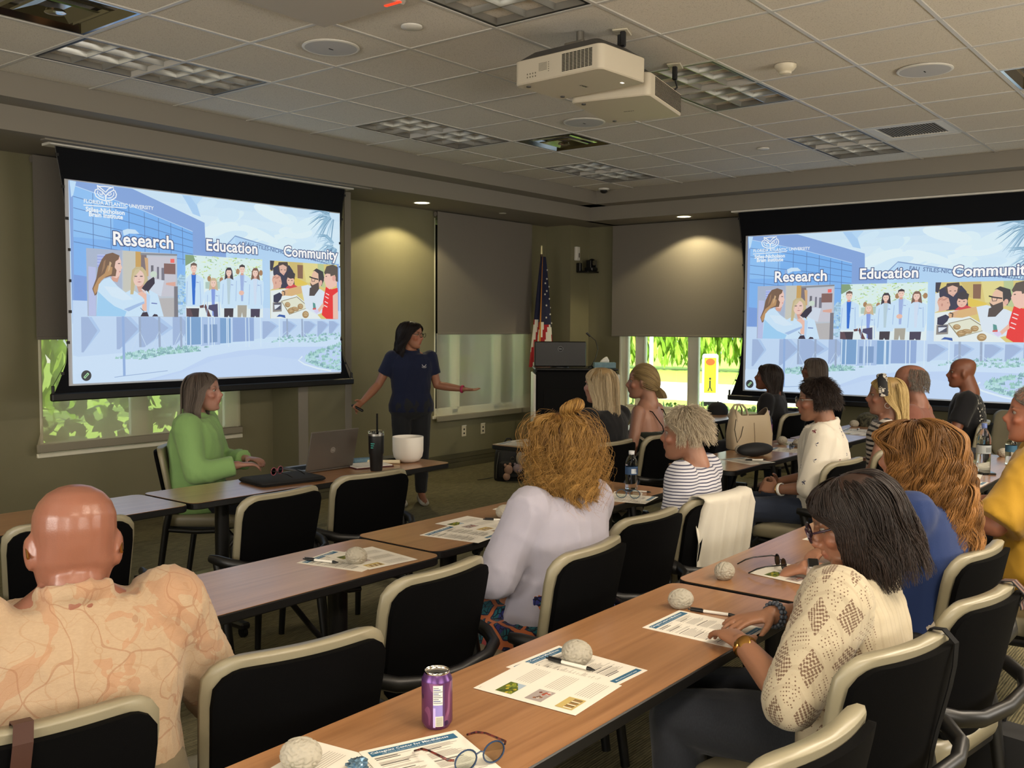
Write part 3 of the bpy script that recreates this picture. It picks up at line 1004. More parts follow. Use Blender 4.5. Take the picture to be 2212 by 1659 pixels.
# second woman
sh(f, [(880, 950), (1050, 860), (1180, 940), (1400, 870), (1570, 960), (1690, 1400), (900, 1400)], WC); sh(f, [(1340, 930), (1420, 980), (1390, 1400), (1330, 1400)], WC2)
sh(f, [(1250, 1000), (1345, 950), (1350, 1300), (1260, 1280)], SK)
sh(f, [(1140, 760), (1290, 760), (1270, 900), (1190, 920)], SK2)
sh(f, [(1060, 470), (1130, 410), (1260, 410), (1340, 500), (1370, 640), (1400, 960), (1290, 760), (1110, 760), (1080, 960), (1020, 960), (1035, 640)], (.60, .50, .28))
oval(f, 1190, 640, 115, 165, (.88, .62, .54)); sh(f, [(1080, 560), (1120, 470), (1210, 440), (1200, 500), (1110, 600), (1090, 700)], (.66, .56, .34))
sh(f, [(1230, 450), (1300, 560), (1320, 690), (1360, 660), (1330, 500), (1270, 420)], (.62, .52, .30))
for x in (1130, 1240): oval(f, x, 600, 32, 12, (.18, .13, .14))
sh(f, [(1150, 715), (1200, 700), (1250, 712), (1200, 724)], (.55, .22, .24)); oval(f, 1195, 660, 14, 14, (.76, .48, .40))
# first woman in profile
sh(f, [(640, 560), (800, 590), (760, 720), (640, 690)], SK2)
sh(f, [(700, 180), (800, 200), (835, 300), (830, 360), (855, 430), (835, 460), (830, 510), (800, 590), (740, 640), (640, 600), (650, 300)], (.88, .60, .52))
oval(f, 790, 345, 26, 10, (.15, .1, .1)); sh(f, [(790, 495), (830, 500), (800, 525)], (.6, .2, .22))
sh(f, [(440, 260), (520, 160), (660, 125), (800, 185), (780, 260), (720, 300), (700, 420), (740, 480), (720, 600), (600, 600), (480, 640), (380, 740), (340, 960), (300, 990), (250, 850), (330, 640), (370, 420)], (.20, .12, .08))
sh(f, [(560, 380), (660, 420), (640, 560), (520, 610), (420, 700), (350, 900), (300, 960), (270, 850), (370, 640), (500, 540)], (.52, .30, .14))
sh(f, [(600, 300), (640, 330), (600, 470), (560, 520), (580, 400)], (.62, .42, .24)); sh(f, [(480, 300), (520, 260), (500, 420), (430, 560)], (.34, .2, .12))
sh(f, [(340, 1000), (380, 760), (480, 660), (600, 620), (760, 800), (1100, 1060), (1290, 940), (1300, 1130), (960, 1300), (920, 1400), (330, 1400)], WC)
sh(f, [(360, 900), (560, 1090), (700, 1200), (940, 1300), (900, 1400), (330, 1400)], (.36, .66, .95)); sh(f, [(480, 800), (640, 1000), (860, 1080), (1080, 1060), (760, 820)], (.70, .86, 1))
sh(f, [(880, 1260), (1150, 1150), (1290, 1100), (1300, 1140), (980, 1300)], WC3)
sh(f, [(1160, 950), (1250, 900), (1330, 950), (1310, 1080), (1250, 1010)], SK)
sh(f, [(1240, 840), (1350, 700), (1480, 610), (1500, 640), (1505, 740), (1370, 910), (1330, 880)], (.035, .03, .06)); sh(f, [(1240, 850), (1300, 840), (1330, 890), (1280, 920)], (.05, .04, .06))
sh(f, [(1230, 860), (1250, 845), (1330, 905), (1340, 940), (1310, 940)], (.8, .7, .7)); sh(f, [(1215, 1400), (1260, 1320), (1350, 1310), (1385, 1400)], (.04, .03, .06)); sh(f, [(1450, 1400), (1490, 1350), (1550, 1360), (1570, 1400)], (.04, .03, .06))
A.line([f(1215, 1230), f(1290, 1310)], .03, (.1, .1, .16)); A.line([f(1435, 1135), f(1550, 1145)], .05, (.14, .2, .5))

f, rc = photo([(85, 180), (1735, 295), (1748, 1510), (108, 1495)], ((781, 591), (1181, 912)))
A.clip = rc
A.rect(*rc, (.74, .92, .90))
for i in range(220):
    x, y = cl.uniform(90, 1730), cl.uniform(210, 720)
    if cl.random() < .25 and y < 420: continue
    a = cl.uniform(0, 6.28)
    L = cl.uniform(30, 110)
    A.line([f(x, y), f(x + L * math.cos(a), y + L * .6 * math.sin(a))], [.05, .01], [(.42, .66, .18), (.62, .80, .24), (.30, .52, .28), (.70, .86, .42), (.86, .95, .72)][i % 5], False)
    A.z += .00005
sh(f, [(85, 180), (260, 195), (300, 300), (90, 420)], (.24, .38, .22)); sh(f, [(520, 760), (880, 740), (880, 930), (520, 900)], (.45, .62, .56))
sh(f, [(100, 900), (1745, 920), (1748, 1510), (108, 1495)], (.78, .90, .93))
for x, y in ((600, 690), (860, 720), (1210, 540), (1700, 570)): oval(f, x, y, 40, 60, (.42, .24, .12))
def coat_person(cx, top, s, hair, shirt, pants, long=False, bottom=1500, coatend=.72, sit=False):
    """a standing figure in an open white coat; s = head height in sketch units"""
    w = s * 1.15
    sh(f, [(cx - w * .5, top + s * 5.0), (cx + w * .55, top + s * 5.0), (cx + w * .5, bottom), (cx + w * .1, bottom), (cx, top + s * 6), (cx - w * .1, bottom), (cx - w * .5, bottom)], pants)
    sh(f, [(cx - w * .35, top + s * 1.25), (cx + w * .35, top + s * 1.25), (cx + w * .95, top + s * 1.7), (cx + w * 1.05, top + s * 3.8), (cx + w * .8, top + s * (coatend * 8)), (cx - w * .8, top + s * (coatend * 8)), (cx - w * 1.05, top + s * 3.8), (cx - w * .95, top + s * 1.7)], WC)
    sh(f, [(cx - w * .22, top + s * 1.2), (cx + w * .22, top + s * 1.2), (cx + w * .12, top + s * 4.6), (cx - w * .1, top + s * 4.6)], shirt)
    A.line([f(cx + w * .62, top + s * 2.0), f(cx + w * .7, top + s * 4.6)], .035, WC3); A.line([f(cx - w * .62, top + s * 2.0), f(cx - w * .7, top + s * 4.6)], .035, WC3)
    A.line([f(cx + w * .3, top + s * 1.3), f(cx + w * .16, top + s * 3)], .03, WC2); A.line([f(cx + w * .25, top + s * 2.1), f(cx + w * .5, top + s * 2.15)], .04, (.3, .4, .7))
    if long:
        sh(f, [(cx - s * .42, top + s * .3), (cx - s * .2, top - s * .08), (cx + s * .25, top - s * .08), (cx + s * .45, top + s * .3), (cx + s * .6, top + s * 1.5), (cx + s * .2, top + s * 1.3), (cx - s * .3, top + s * 1.3), (cx - s * .55, top + s * 1.5)], hair)
    sh(f, [(cx - s * .15, top + s * .8), (cx + s * .15, top + s * .8), (cx + s * .18, top + s * 1.3), (cx - s * .18, top + s * 1.3)], SK2)
    oval(f, cx, top + s * .55, s * .34, s * .5, (.90, .64, .54))
    sh(f, [(cx - s * .37, top + s * .5), (cx - s * .34, top + s * .08), (cx, top - s * .1), (cx + s * .34, top + s * .08), (cx + s * .37, top + s * .5), (cx + s * .25, top + s * .26), (cx - s * .22, top + s * .24)], hair)
    for d in (-.14, .14): oval(f, cx + s * d, top + s * .52, s * .06, s * .035, (.2, .13, .12), 0, 8)
    sh(f, [(cx - s * .14, top + s * .78), (cx + s * .14, top + s * .78), (cx, top + s * .86)], (.85, .4, .38))
coat_person(265, 365, 190, (.16, .11, .09), (.02, .16, .66), (.05, .04, .06), coatend=.6)
sh(f, [(105, 1310), (200, 1330), (250, 1490), (110, 1490)], (.12, .07, .09)); sh(f, [(390, 1260), (520, 1230), (640, 1490), (560, 1490), (500, 1300), (400, 1310)], (.14, .06, .07))
coat_person(680, 690, 170, (.62, .50, .32), (.24, .36, .8), (.08, .07, .16), True, coatend=.36)
sh(f, [(580, 1250), (770, 1220), (780, 1495), (690, 1495), (680, 1380), (570, 1330)], (.07, .07, .16))
coat_person(1005, 470, 165, (.05, .04, .06), (.5, .66, .74), (.05, .04, .06), True, coatend=.64)
coat_person(1285, 405, 165, (.05, .04, .05), (.36, .48, .8), (.42, .40, .34), coatend=.64)
oval(f, 1270, 990, 55, 50, SK)
coat_person(1560, 480, 165, (.22, .12, .09), (.66, .78, .95), (.06, .05, .10), True, coatend=.64)

f, rc = photo([(108, 312), (1530, 425), (1548, 1555), (125, 1525)], ((1212, 622), (1560, 921)))
A.clip = rc
A.rect(*rc, (.74, .62, .22))
sh(f, [(500, 340), (800, 370), (820, 720), (640, 660)], (.66, .52, .18)); sh(f, [(690, 410), (810, 420), (810, 700), (700, 690)], (.26, .14, .09)); sh(f, [(810, 370), (1120, 390), (1120, 800), (880, 780)], (.80, .72, .30))
sh(f, [(1120, 390), (1250, 400), (1280, 900), (1160, 860)], (.52, .62, .32)); sh(f, [(620, 660), (900, 790), (900, 830), (640, 850)], (.80, .60, .10))
sh(f, [(108, 312), (200, 320), (160, 540), (110, 500)], (.05, .05, .08)); sh(f, [(110, 540), (190, 520), (180, 900), (118, 930)], (.74, .82, .86))
# leaning woman in black
sh(f, [(170, 470), (280, 400), (520, 420), (600, 540), (640, 880), (300, 900), (180, 600)], (.04, .045, .09)); sh(f, [(290, 350), (480, 350), (500, 470), (470, 560), (300, 560), (270, 450)], (.08, .06, .06))
sh(f, [(300, 430), (380, 400), (465, 450), (455, 540), (400, 630), (320, 560)], (.80, .50, .40)); oval(f, 350, 510, 18, 8, (.1, .06, .06)); oval(f, 425, 515, 18, 8, (.1, .06, .06)); sh(f, [(370, 590), (425, 592), (398, 604)], (.6, .2, .2))
# anatomical head
sh(f, [(150, 720), (170, 640), (250, 605), (330, 650), (350, 740), (362, 800), (345, 830), (340, 880), (270, 900), (180, 920), (180, 830)], (.78, .46, .36))
A.line([f(170, 690), f(220, 640), f(260, 690), (f(320, 650))], .03, (.5, .22, .18)); A.line([f(180, 650), f(240, 690), f(300, 640)], .025, (.5, .22, .18)); oval(f, 230, 780, 16, 30, (.6, .3, .24)); oval(f, 320, 745, 14, 8, (.4, .2, .16))
# boy in red
sh(f, [(430, 900), (500, 830), (610, 815), (700, 870), (640, 1080), (480, 1090)], (.66, .06, .08)); oval(f, 540, 740, 78, 110, (.86, .54, .42))
sh(f, [(450, 660), (480, 560), (560, 530), (640, 600), (625, 720), (600, 690), (540, 700), (480, 670), (465, 720)], (.05, .045, .06)); oval(f, 500, 730, 16, 8, (.08, .05, .05)); oval(f, 570, 735, 16, 8, (.08, .05, .05)); sh(f, [(515, 800), (560, 800), (538, 812)], (.6, .2, .18))
# table, trays
sh(f, [(115, 940), (500, 900), (980, 1300), (1200, 1550), (125, 1525)], (.82, .90, .90))
sh(f, [(340, 1160), (680, 1070), (950, 1300), (520, 1450)], (.30, .26, .16)); sh(f, [(360, 1170), (675, 1085), (925, 1300), (530, 1430)], (.80, .82, .66))
for x, y, rx, ry, a in ((480, 1240, 60, 55, .3), (560, 1360, 85, 60, -.3), (640, 1330, 80, 45, .2), (750, 1280, 60, 60, .5), (860, 1450, 70, 75, 0)):
    oval(f, x, y, rx, ry, (.42, .27, .12), a); oval(f, x + 6, y - 8, rx * .7, ry * .55, (.62, .45, .24), a)
    A.line([f(x - rx * .6, y), f(x, y - ry * .2), f(x + rx * .6, y + ry * .1)], .03, (.34, .2, .1))
sh(f, [(160, 1190), (350, 1180), (350, 1380), (160, 1390)], (.30, .28, .26)); sh(f, [(180, 1210), (330, 1200), (330, 1340), (190, 1350)], (.08, .09, .14)); sh(f, [(190, 1240), (330, 1240), (260, 1300), (200, 1340)], (.78, .84, .92))
sh(f, [(240, 1490), (300, 1440), (420, 1460), (430, 1520), (330, 1490)], (.04, .12, .42))
# bearded man
sh(f, [(860, 1320), (760, 860), (900, 830), (1180, 930), (1290, 1000), (1260, 1400), (1100, 1460)], (.74, .84, .94)); sh(f, [(1010, 1200), (1060, 1220), (1080, 1340), (1020, 1340)], (.1, .32, .3)); sh(f, [(1010, 1320), (1080, 1310), (1080, 1350), (1010, 1350)], (.7, .1, .1))
sh(f, [(480, 910), (760, 850), (780, 1000), (560, 1060), (430, 1050)], (.74, .48, .22)); sh(f, [(340, 960), (500, 900), (460, 1040), (350, 1060)], (.74, .46, .26)); A.line([f(360, 950), f(410, 970), f(405, 1040)], .07, (.1, .07, .06))
sh(f, [(170, 1040), (300, 980), (360, 1030), (330, 1120), (260, 1200), (170, 1180)], (.035, .04, .09))
sh(f, [(990, 600), (1040, 530), (1130, 560), (1180, 740), (1180, 860), (1080, 900), (960, 860), (950, 760), (970, 690)], (.84, .55, .40))
sh(f, [(1000, 550), (1080, 490), (1220, 560), (1250, 720), (1190, 860), (1130, 760), (1120, 600), (1040, 540)], (.05, .05, .06)); oval(f, 1175, 790, 30, 55, (.80, .46, .38))
sh(f, [(940, 780), (1000, 840), (1130, 780), (1140, 920), (1040, 1060), (930, 1060), (940, 900), (975, 880)], (.09, .07, .07)); A.line([f(930, 660), f(1000, 690), f(1120, 720)], .07, (.03, .03, .04)); A.line([f(975, 690), f(985, 760), f(1040, 760), f(1050, 710)], .035, (.05, .05, .06))
# boy on the right
sh(f, [(1280, 880), (1340, 890), (1400, 930), (1530, 900), (1548, 1000), (1545, 1555), (1300, 1545), (1200, 1460), (1230, 1160)], (.85, .035, .04)); sh(f, [(1430, 1060), (1540, 980), (1548, 1555), (1440, 1545)], (.88, .56, .46)); sh(f, [(1110, 1350), (1230, 1200), (1240, 1290), (1140, 1410)], (.86, .54, .42)); sh(f, [(1020, 1370), (1110, 1340), (1140, 1400), (1090, 1440)], (.72, .66, .92))
sh(f, [(1260, 620), (1300, 560), (1440, 600), (1520, 760), (1500, 860), (1360, 930), (1290, 880), (1260, 790), (1235, 720)], (.90, .58, .48)); sh(f, [(1240, 580), (1290, 450), (1420, 410), (1530, 470), (1535, 780), (1490, 760), (1470, 630), (1380, 660), (1370, 610), (1300, 600), (1260, 620)], (.11, .09, .08))
oval(f, 1450, 700, 38, 62, (.80, .42, .36)); oval(f, 1285, 660, 15, 10, (.1, .07, .06))
for i, y in enumerate((1010, 1080, 1180, 1260)): A.line([f(1280 - i * 12, y), f(1350 - i * 12, y + 40)], .05, (.95, .8, .8))

A.clip = (0, 0, 16, 9)
# titles, logo and the marker badge
for word, x, y, sz in (('Research', 394, 540, .86), ('Education', 874, 570, .80), ('Community', 1275, 600, .80)):
    q = sl(x, y)
    A.text(word, q[0] + .01, q[1], sz, (.05, .09, .24), .062); A.text(word, q[0] + .01, q[1], sz, (1, 1, 1), .02)
WH = (.94, .98, 1)
q = sl(250, 330); A.text('FLORIDA ATLANTIC UNIVERSITY', q[0], q[1], .235, WH, .004)
A.line(P((249, 342), (470, 358)), .04, WH)
q = sl(362, 383); A.text('Stiles-Nicholson', q[0], q[1], .29, WH, .008, 'CENTER'); q = sl(364, 406); A.text('Brain Institute', q[0], q[1], .29, WH, .008, 'CENTER')
g = unskew([(355, 180), (730, 225), (720, 405), (355, 385)], [(.02, 1.05), (1.02, 1.02), (1, .0), (.02, 0)])
ox, oy = sl(303, 313); sx, sy = sl(418, 256)[0] - ox, sl(360, 250)[1] - oy
def owl(pts, w=.04):
    A.line([(ox + g(*p)[0] * sx, oy + g(*p)[1] * sy) for p in pts], w, WH, False)
owl([(410, 190), (425, 240), (375, 255), (362, 290), (385, 345), (450, 380), (550, 402), (640, 390), (710, 350), (722, 310), (700, 265), (680, 258), (675, 215), (600, 240), (550, 285), (500, 250), (410, 190)], .05)
owl([(430, 205), (540, 208), (660, 222)], .045)
owl([(420, 265), (410, 300), (440, 340), (520, 365)]); owl([(680, 285), (680, 320), (650, 350), (580, 365)])
owl([(445, 290), (470, 320), (510, 310), (500, 280)]); owl([(570, 310), (610, 330), (645, 310), (620, 280)]); owl([(485, 295), (492, 300)], .06); owl([(603, 303), (610, 308)], .06)
owl([(530, 310), (548, 340), (545, 390)]); owl([(570, 310), (556, 345), (552, 390)]); owl([(425, 240), (500, 280), (550, 330), (600, 290), (680, 258)], .045)
A.up()
q = sl(253, 1202); A.ell(q[0], q[1], .24, .24, (.035, .04, .05), 24); A.line([(q[0] - .1, q[1] - .1), (q[0] + .1, q[1] + .1)], .10, (.5, .9, .5)); A.line([(q[0] - .08, q[1] - .08), (q[0] + .08, q[1] + .08)], .04, (.05, .1, .05))

M_slide = print_mat('projected_slide', emit=.88)
M_scrblk = mat('screen_border_fabric', '#06080f', rough=.75, spec=.2)
M_scrwhite = mat('screen_white_margin', '#c9ccd2', rough=.8)
M_scrback = mat('screen_back', '#1a1a1c', rough=.8)

def proj_screen(label, loc, rz, slide=None, Wd=2.66, Hb=1.10, zt=2.572, zb=1.168, sw=2.45):
    """local frame: x along the screen, y towards the audience is negative, z up; 2.66 m wide cassette"""
    r = thing('projection_screen', label, 'screen', loc, rz)
    Ht = ZS
    # tab-tensioned black fabric: sides bow inwards, flare at the foot
    mb = MB()
    n = 24
    def half(t):                      # t 0 at the foot, 1 at the top
        return Wd / 2 - .03 - .085 * math.sin(PI * min(1, t * 1.02)) ** .8 + (.05 * max(0, 1 - t / .12) if t < .12 else 0)
    left = [(-half(i / n), Hb + (Ht - Hb) * i / n) for i in range(n + 1)]
    rows = [[(x, 0, z), (-x, 0, z)] for x, z in left]
    mb.rings(rows, False, (False, False))
    rows = [[(x, .004, z), (-x, .004, z)] for x, z in left]
    mb.rings([q[::-1] for q in rows], False, (False, False))
    mb.build('black_fabric', M_scrblk, r, fix=False)
    MB().span((-sw / 2 - .02, -.0022, zb - .014), (sw / 2 + .012, -.0008, zt + .008)).build('white_margin', M_scrwhite, r)
    MB().box((0, -.008, Hb - .02), (Wd + .09, .045, .055), 0, .008).build('foot_bar', M_black, r)
    for s in (-1, 1):
        MB().box((s * (Wd / 2 + .03), -.008, Hb + .03), (.018, .02, .06), 0, .004).build('cord_post', M_black, r)
        pts = [(s * (half(i / n) + .006), 0, Hb + (Ht - Hb) * i / n) for i in range(3, n + 1)]
        MB().tube([(s * (Wd / 2 + .03), 0, Hb + .05)] + pts, .0022, 5).build('tension_cord', M_black, r)
        tb = MB()
        for i in range(2, n, 3):
            tb.box((s * (half(i / n) + .002), -.003, Hb + (Ht - Hb) * i / n), (.022, .006, .02))
        o = tb.build('cord_tabs', M_black, r); o['kind'] = 'stuff'
    MB().span((-Wd / 2 - .03, -.05, ZS - .016), (Wd / 2 + .03, .07, ZS + .0)).build('cassette_slot', M_white, r)
    if slide is None:
        o = A.build('slide', M_slide, r)
    else:
        o = slide.copy(); C.objects.link(o); o.parent = r
    sc = sw / 16
    o.matrix_local = Matrix.Translation((-sw / 2 + .008, -.0026, zb)) @ Matrix.Rotation(R(90), 4, 'X') @ Matrix.Diagonal((sc, (zt - zb) / 9, .05, 1))
    return r, o
scr1, slide_obj = proj_screen('projection screen showing a slide, on the left wall over a window', (1.897, 2.15, 0), 0)
scr2, _ = proj_screen('projection screen showing the same slide, cut by the right edge', (6.87, -1.40, 0), R(-90), slide_obj, 3.08, .855, 2.535, .925, 2.80)
# ------------------------------------------------------------------ furniture
def wood_fn(t):
    o = t.obj()
    g = t.noise(t.mapping(o, (1.6, 34, 20)), 1, 4, .6, .4)
    f = t.noise(t.mapping(o, (5, 180, 60)), 1, 2)
    t.color(t.mix(t.math('MULTIPLY', f, .35), t.ramp(g, [(.25, '#8f6440'), (.5, '#a87a52'), (.75, '#b6875d')]), lin('#8a5a36')))
    t.b.inputs['Roughness'].default_value = .30
    t.b.inputs['Coat Weight'].default_value = .7
    t.b.inputs['Coat Roughness'].default_value = .22
    t.bump(f, .05, .001)
M_wood = mat('table_laminate', rough=.3, spec=.5, fn=wood_fn)
def vinyl_fn(t):
    o = t.obj()
    t.color(t.mix(t.noise(o, 7, 2), lin('#857e68'), lin('#918a73')))
    t.bump(t.noise(o, 420, 2), .08, .002)
M_vinyl = mat('beige_vinyl', rough=.36, spec=.5, fn=vinyl_fn)
M_shell = mat('black_back_shell', '#060607', rough=.8, spec=.06, bump=.12, bscale=700)

def make_table(label, loc):
    r = thing('folding_table', label, 'table', loc)
    mb = MB()
    mb.prism(rrect(1.826, .452, .045, 7), .7335, .735)
    mb.build('laminate_top', M_wood, r)
    mb = MB()
    out = rrect(1.83, .457, .048, 7)
    inn = rrect(1.822, .449, .046, 7)
    mb.rings([[(x, y, z) for x, y in q] for q, z in ((inn, .702), (out, .706), (out, .7300), (inn, .7336))])
    mb.build('edge_band', M_black, r)
    for s in (-1, 1):
        x = s * .60
        mb = MB()
        mb.tube([(x, 0, .06), (x, 0, .69)], .036, 14)
        lg = mb.build('leg', M_black, r, 50)
        MB().box((x, 0, .06), (.055, .40, .035), 0, .01).build('foot', M_black, lg)
        for q in (-1, 1):
            c = MB()
            c.tube([(x - .012, q * .17, .026), (x + .012, q * .17, .026)], .026, 14)
            c.build('caster', M_blackmatte, lg, 50)
        MB().box((x, 0, .690), (.09, .30, .024), 0, .004).build('bracket', M_black, r)
        MB().tube([(x - s * .03, .0, .42), (x - s * .12, 0, .52), (x - s * .24, 0, .67), (x - s * .30, 0, .695)], .011, 8).build('brace', M_black, r, 60)
        MB().tube([(x - s * .01, -.13, .66), (x - s * .06, -.13, .665), (x - s * .10, -.10, .68), (x - s * .13, -.06, .69)], .009, 8).build('latch_rod', M_black, r, 60)
    MB().span((-.55, -.012, .66), (.55, .012, .70)).build('stretcher', M_black, r)
    return r

TY1, TY2, TY3 = -3.095, -1.80, -.20
TABLES = [((-.745, -3.095), 'folding table in front of the photographer, with the purple can on it'),
          ((1.115, -3.085), 'folding table where the woman with the crochet sleeves has her neighbours'),
          ((-.965, -1.795), 'folding table with a pen and brain at its end, glossy with screen light'),
          ((.885, -1.745), 'folding table before the woman with the curly bun'),
          ((.86, -.19), 'folding table carrying the laptop, tumbler and white bowl'),
          ((-.99, -.20), 'folding table behind the bald man, empty, catching window light'),
          ((3.55, -.235), 'folding table at the front with the backpack under it'),
          ((5.40, -.245), 'folding table by the window with the dark cap on it'),
          ((3.50, -1.70), 'folding table with the white handbag and blue bottle on it'),
          ((5.36, -1.72), 'folding table with the camouflage cap under the right screen'),
          ((3.52, -2.98), 'folding table with the sun visor and the clear bottles')]
for (x, y), lab in TABLES:
    if (x, y) == TABLES[0][0]:
        table0 = make_table(lab, (x, y, 0)); table0['group'] = 'folding tables in the rows'
    else:
        dup(table0, (x, y, 0), 0, lab)

def make_chair(label, loc, rz):
    r = thing('stacking_chair', label, 'chair', loc, rz, 'beige and black conference chairs')
    # seat cushion with a rolled front edge
    def seat_ring(k, z, dz=0):
        pts = []
        for x, y in rrect(.47 * k, .46 * k, .09 * k, 6, 0, .01):
            fr = max(0, (y - .10) / .14)
            pts.append((x, y, z - .022 * fr * fr + .012 * (x / .235) ** 2 * (1 if z > .44 else 0)))
        return pts
    MB().rings([seat_ring(.90, .408), seat_ring(.98, .414), seat_ring(1.0, .432), seat_ring(1.0, .448), seat_ring(.975, .463), seat_ring(.90, .472), seat_ring(.6, .474), seat_ring(.25, .472)]).build('seat_cushion', M_vinyl, r, 180)
    MB().rings([[(x, y, z) for x, y in rrect(.42, .42, .07, 5)] for z in (.392, .41)]).build('seat_pan', M_black, r, 40)
    # back: curved outline, concave across
    zs = [.437, .445, .46, .485, .52, .56, .62, .70, .77, .815, .84, .853, .858]
    def hw(z, grow=0.0):
        if z < .60:
            h = .222 * math.sqrt(max(.02, 1 - ((.60 - z) / .172) ** 2.6))
        else:
            h = .222 + .014 * (z - .60) / .26
        if z > .79:
            q = min(1, (z - .79) / .069)
            h -= .075 * (1 - math.sqrt(max(0, 1 - q * q)))
        return h + grow
    def yb(x, z):
        return -.205 - (z - .45) * .20 + .85 * x * x
    def sheet_back(off_front, off_back, grow, zoff=0.0, nx=14, edge=.012):
        mb = MB()
        rings = []
        for z in zs:
            h = hw(z, grow)
            zz = z + zoff * (z - .437) / .42
            ring = []
            for i in range(nx + 1):
                x = -h + 2 * h * i / nx
                e = 1 - min(1, abs(abs(x) - h) / .02)
                ring.append((x, yb(x, z) + off_back + edge * e * .5, zz))
            for i in range(nx, -1, -1):
                x = -h + 2 * h * i / nx
                e = 1 - min(1, abs(abs(x) - h) / .03)
                ring.append((x, yb(x, z) + off_front - edge * e, zz))
            rings.append(ring)
        return mb.rings(rings)
    sheet_back(.050, .010, 0, .006, edge=.016).build('back_cushion', M_vinyl, r, 180)
    sheet_back(.012, -.010, -.014, -.014, edge=.004).build('back_shell', M_shell, r, 60)
    pts = [(-.288, -.10, .600), (-.286, -.14, .598), (-.270, -.20, .588), (-.225, -.262, .574), (-.15, -.292, .562), (0, -.302, .556)]
    pts = pts + [(-x, y, z) for x, y, z in pts[-2::-1]]
    MB().tube(pts, [.014, .018] + [.019] * (len(pts) - 4) + [.018, .014], 10, (0, 0, 1), 1.25).build('back_rail', M_black, r, 60)
    for s in (-1, 1):
        MB().tube([(s * .272, -.125, .592), (s * .270, -.165, .42), (s * .268, -.225, .02), (s * .268, -.228, 0)], [.022, .021, .017, .017], 10).build('leg', M_black, r, 60)
        MB().tube([(s * .225, .16, .40), (s * .232, .20, .36), (s * .240, .225, .02), (s * .240, .226, 0)], [.019, .019, .015, .015], 10).build('leg', M_black, r, 60)
        MB().tube([(s * .268, -.16, .40), (s * .245, .0, .385), (s * .226, .17, .39)], .014, 8).build('side_rail', M_black, r, 60)
    MB().tube([(-.22, .15, .385), (.22, .15, .385)], .012, 8).build('cross_rail', M_black, r, 60)
    return r

CHAIRS = [  # x, y (seat centre), turn, label
    (-1.80, -2.44, -13, 'chair with a brown strap over its back, holding the bald man'),
    (-1.215, -2.475, -12, 'empty chair between the bald man and the purple can'),
    (-.56, -2.245, 2, 'empty chair left of the woman with the curly bun'),
    (-.03, -2.43, 4, 'chair holding the woman with the curly bun'),
    (.60, -2.30, -3, 'empty chair right of the woman with the curly bun'),
    (1.14, -2.33, -9, 'chair with a white shirt over its back'),
    (-1.55, -.75, 0, 'empty chair cut by the left edge behind the bald man'),
    (-.86, -.73, -14, 'empty chair seen past the bald head'),
    (-.03, -.81, 4, 'empty chair in front of the black laptop sleeve'),
    (.63, -.72, -6, 'empty chair in front of the tumbler'),
    (.72, .60, 218, 'chair holding the woman in the green shirt'),
    (2.50, -.93, 0, 'chair of the blonde woman with clasped hands'),
    (3.02, -.96, 2, 'chair of the woman in the bare-backed dress'),
    (3.65, -.95, 0, 'empty chair right of the bare-backed dress'),
    (5.25, -.98, 0, 'chair of the long-haired woman in black by the right screen'),
    (6.15, -.98, 0, 'chair of the woman in the navy cardigan'),
    (2.62, -2.36, -6, 'chair of the woman in the star-print blouse'),
    (3.36, -2.40, -8, 'chair of the woman with the patterned headband'),
    (4.12, -2.36, 0, 'chair of the balding man with grey sides'),
    (5.45, -2.42, 8, 'chair of the man in the black printed T-shirt'),
    (6.45, -2.55, 60, 'empty chair standing against the right screen'),
    (-.97, -3.57, -7, 'empty chair nearest the photographer, cut by the bottom edge'),
    (-.33, -3.55, -14, 'chair with a black strap, holding the woman in the crochet top'),
    (.24, -3.59, -9, 'empty chair with a striped strap at the right edge'),
    (.80, -3.45, -6, 'chair of the woman with auburn waves'),
    (1.62, -3.62, -4, 'chair of the person in the yellow shirt'),
]
chairs = []
for i, (x, y, a, lab) in enumerate(CHAIRS):
    if i == 0:
        chairs.append(make_chair(lab, (x, y, 0), R(a)))
    else:
        chairs.append(dup(chairs[0], (x, y, 0), R(a), lab))

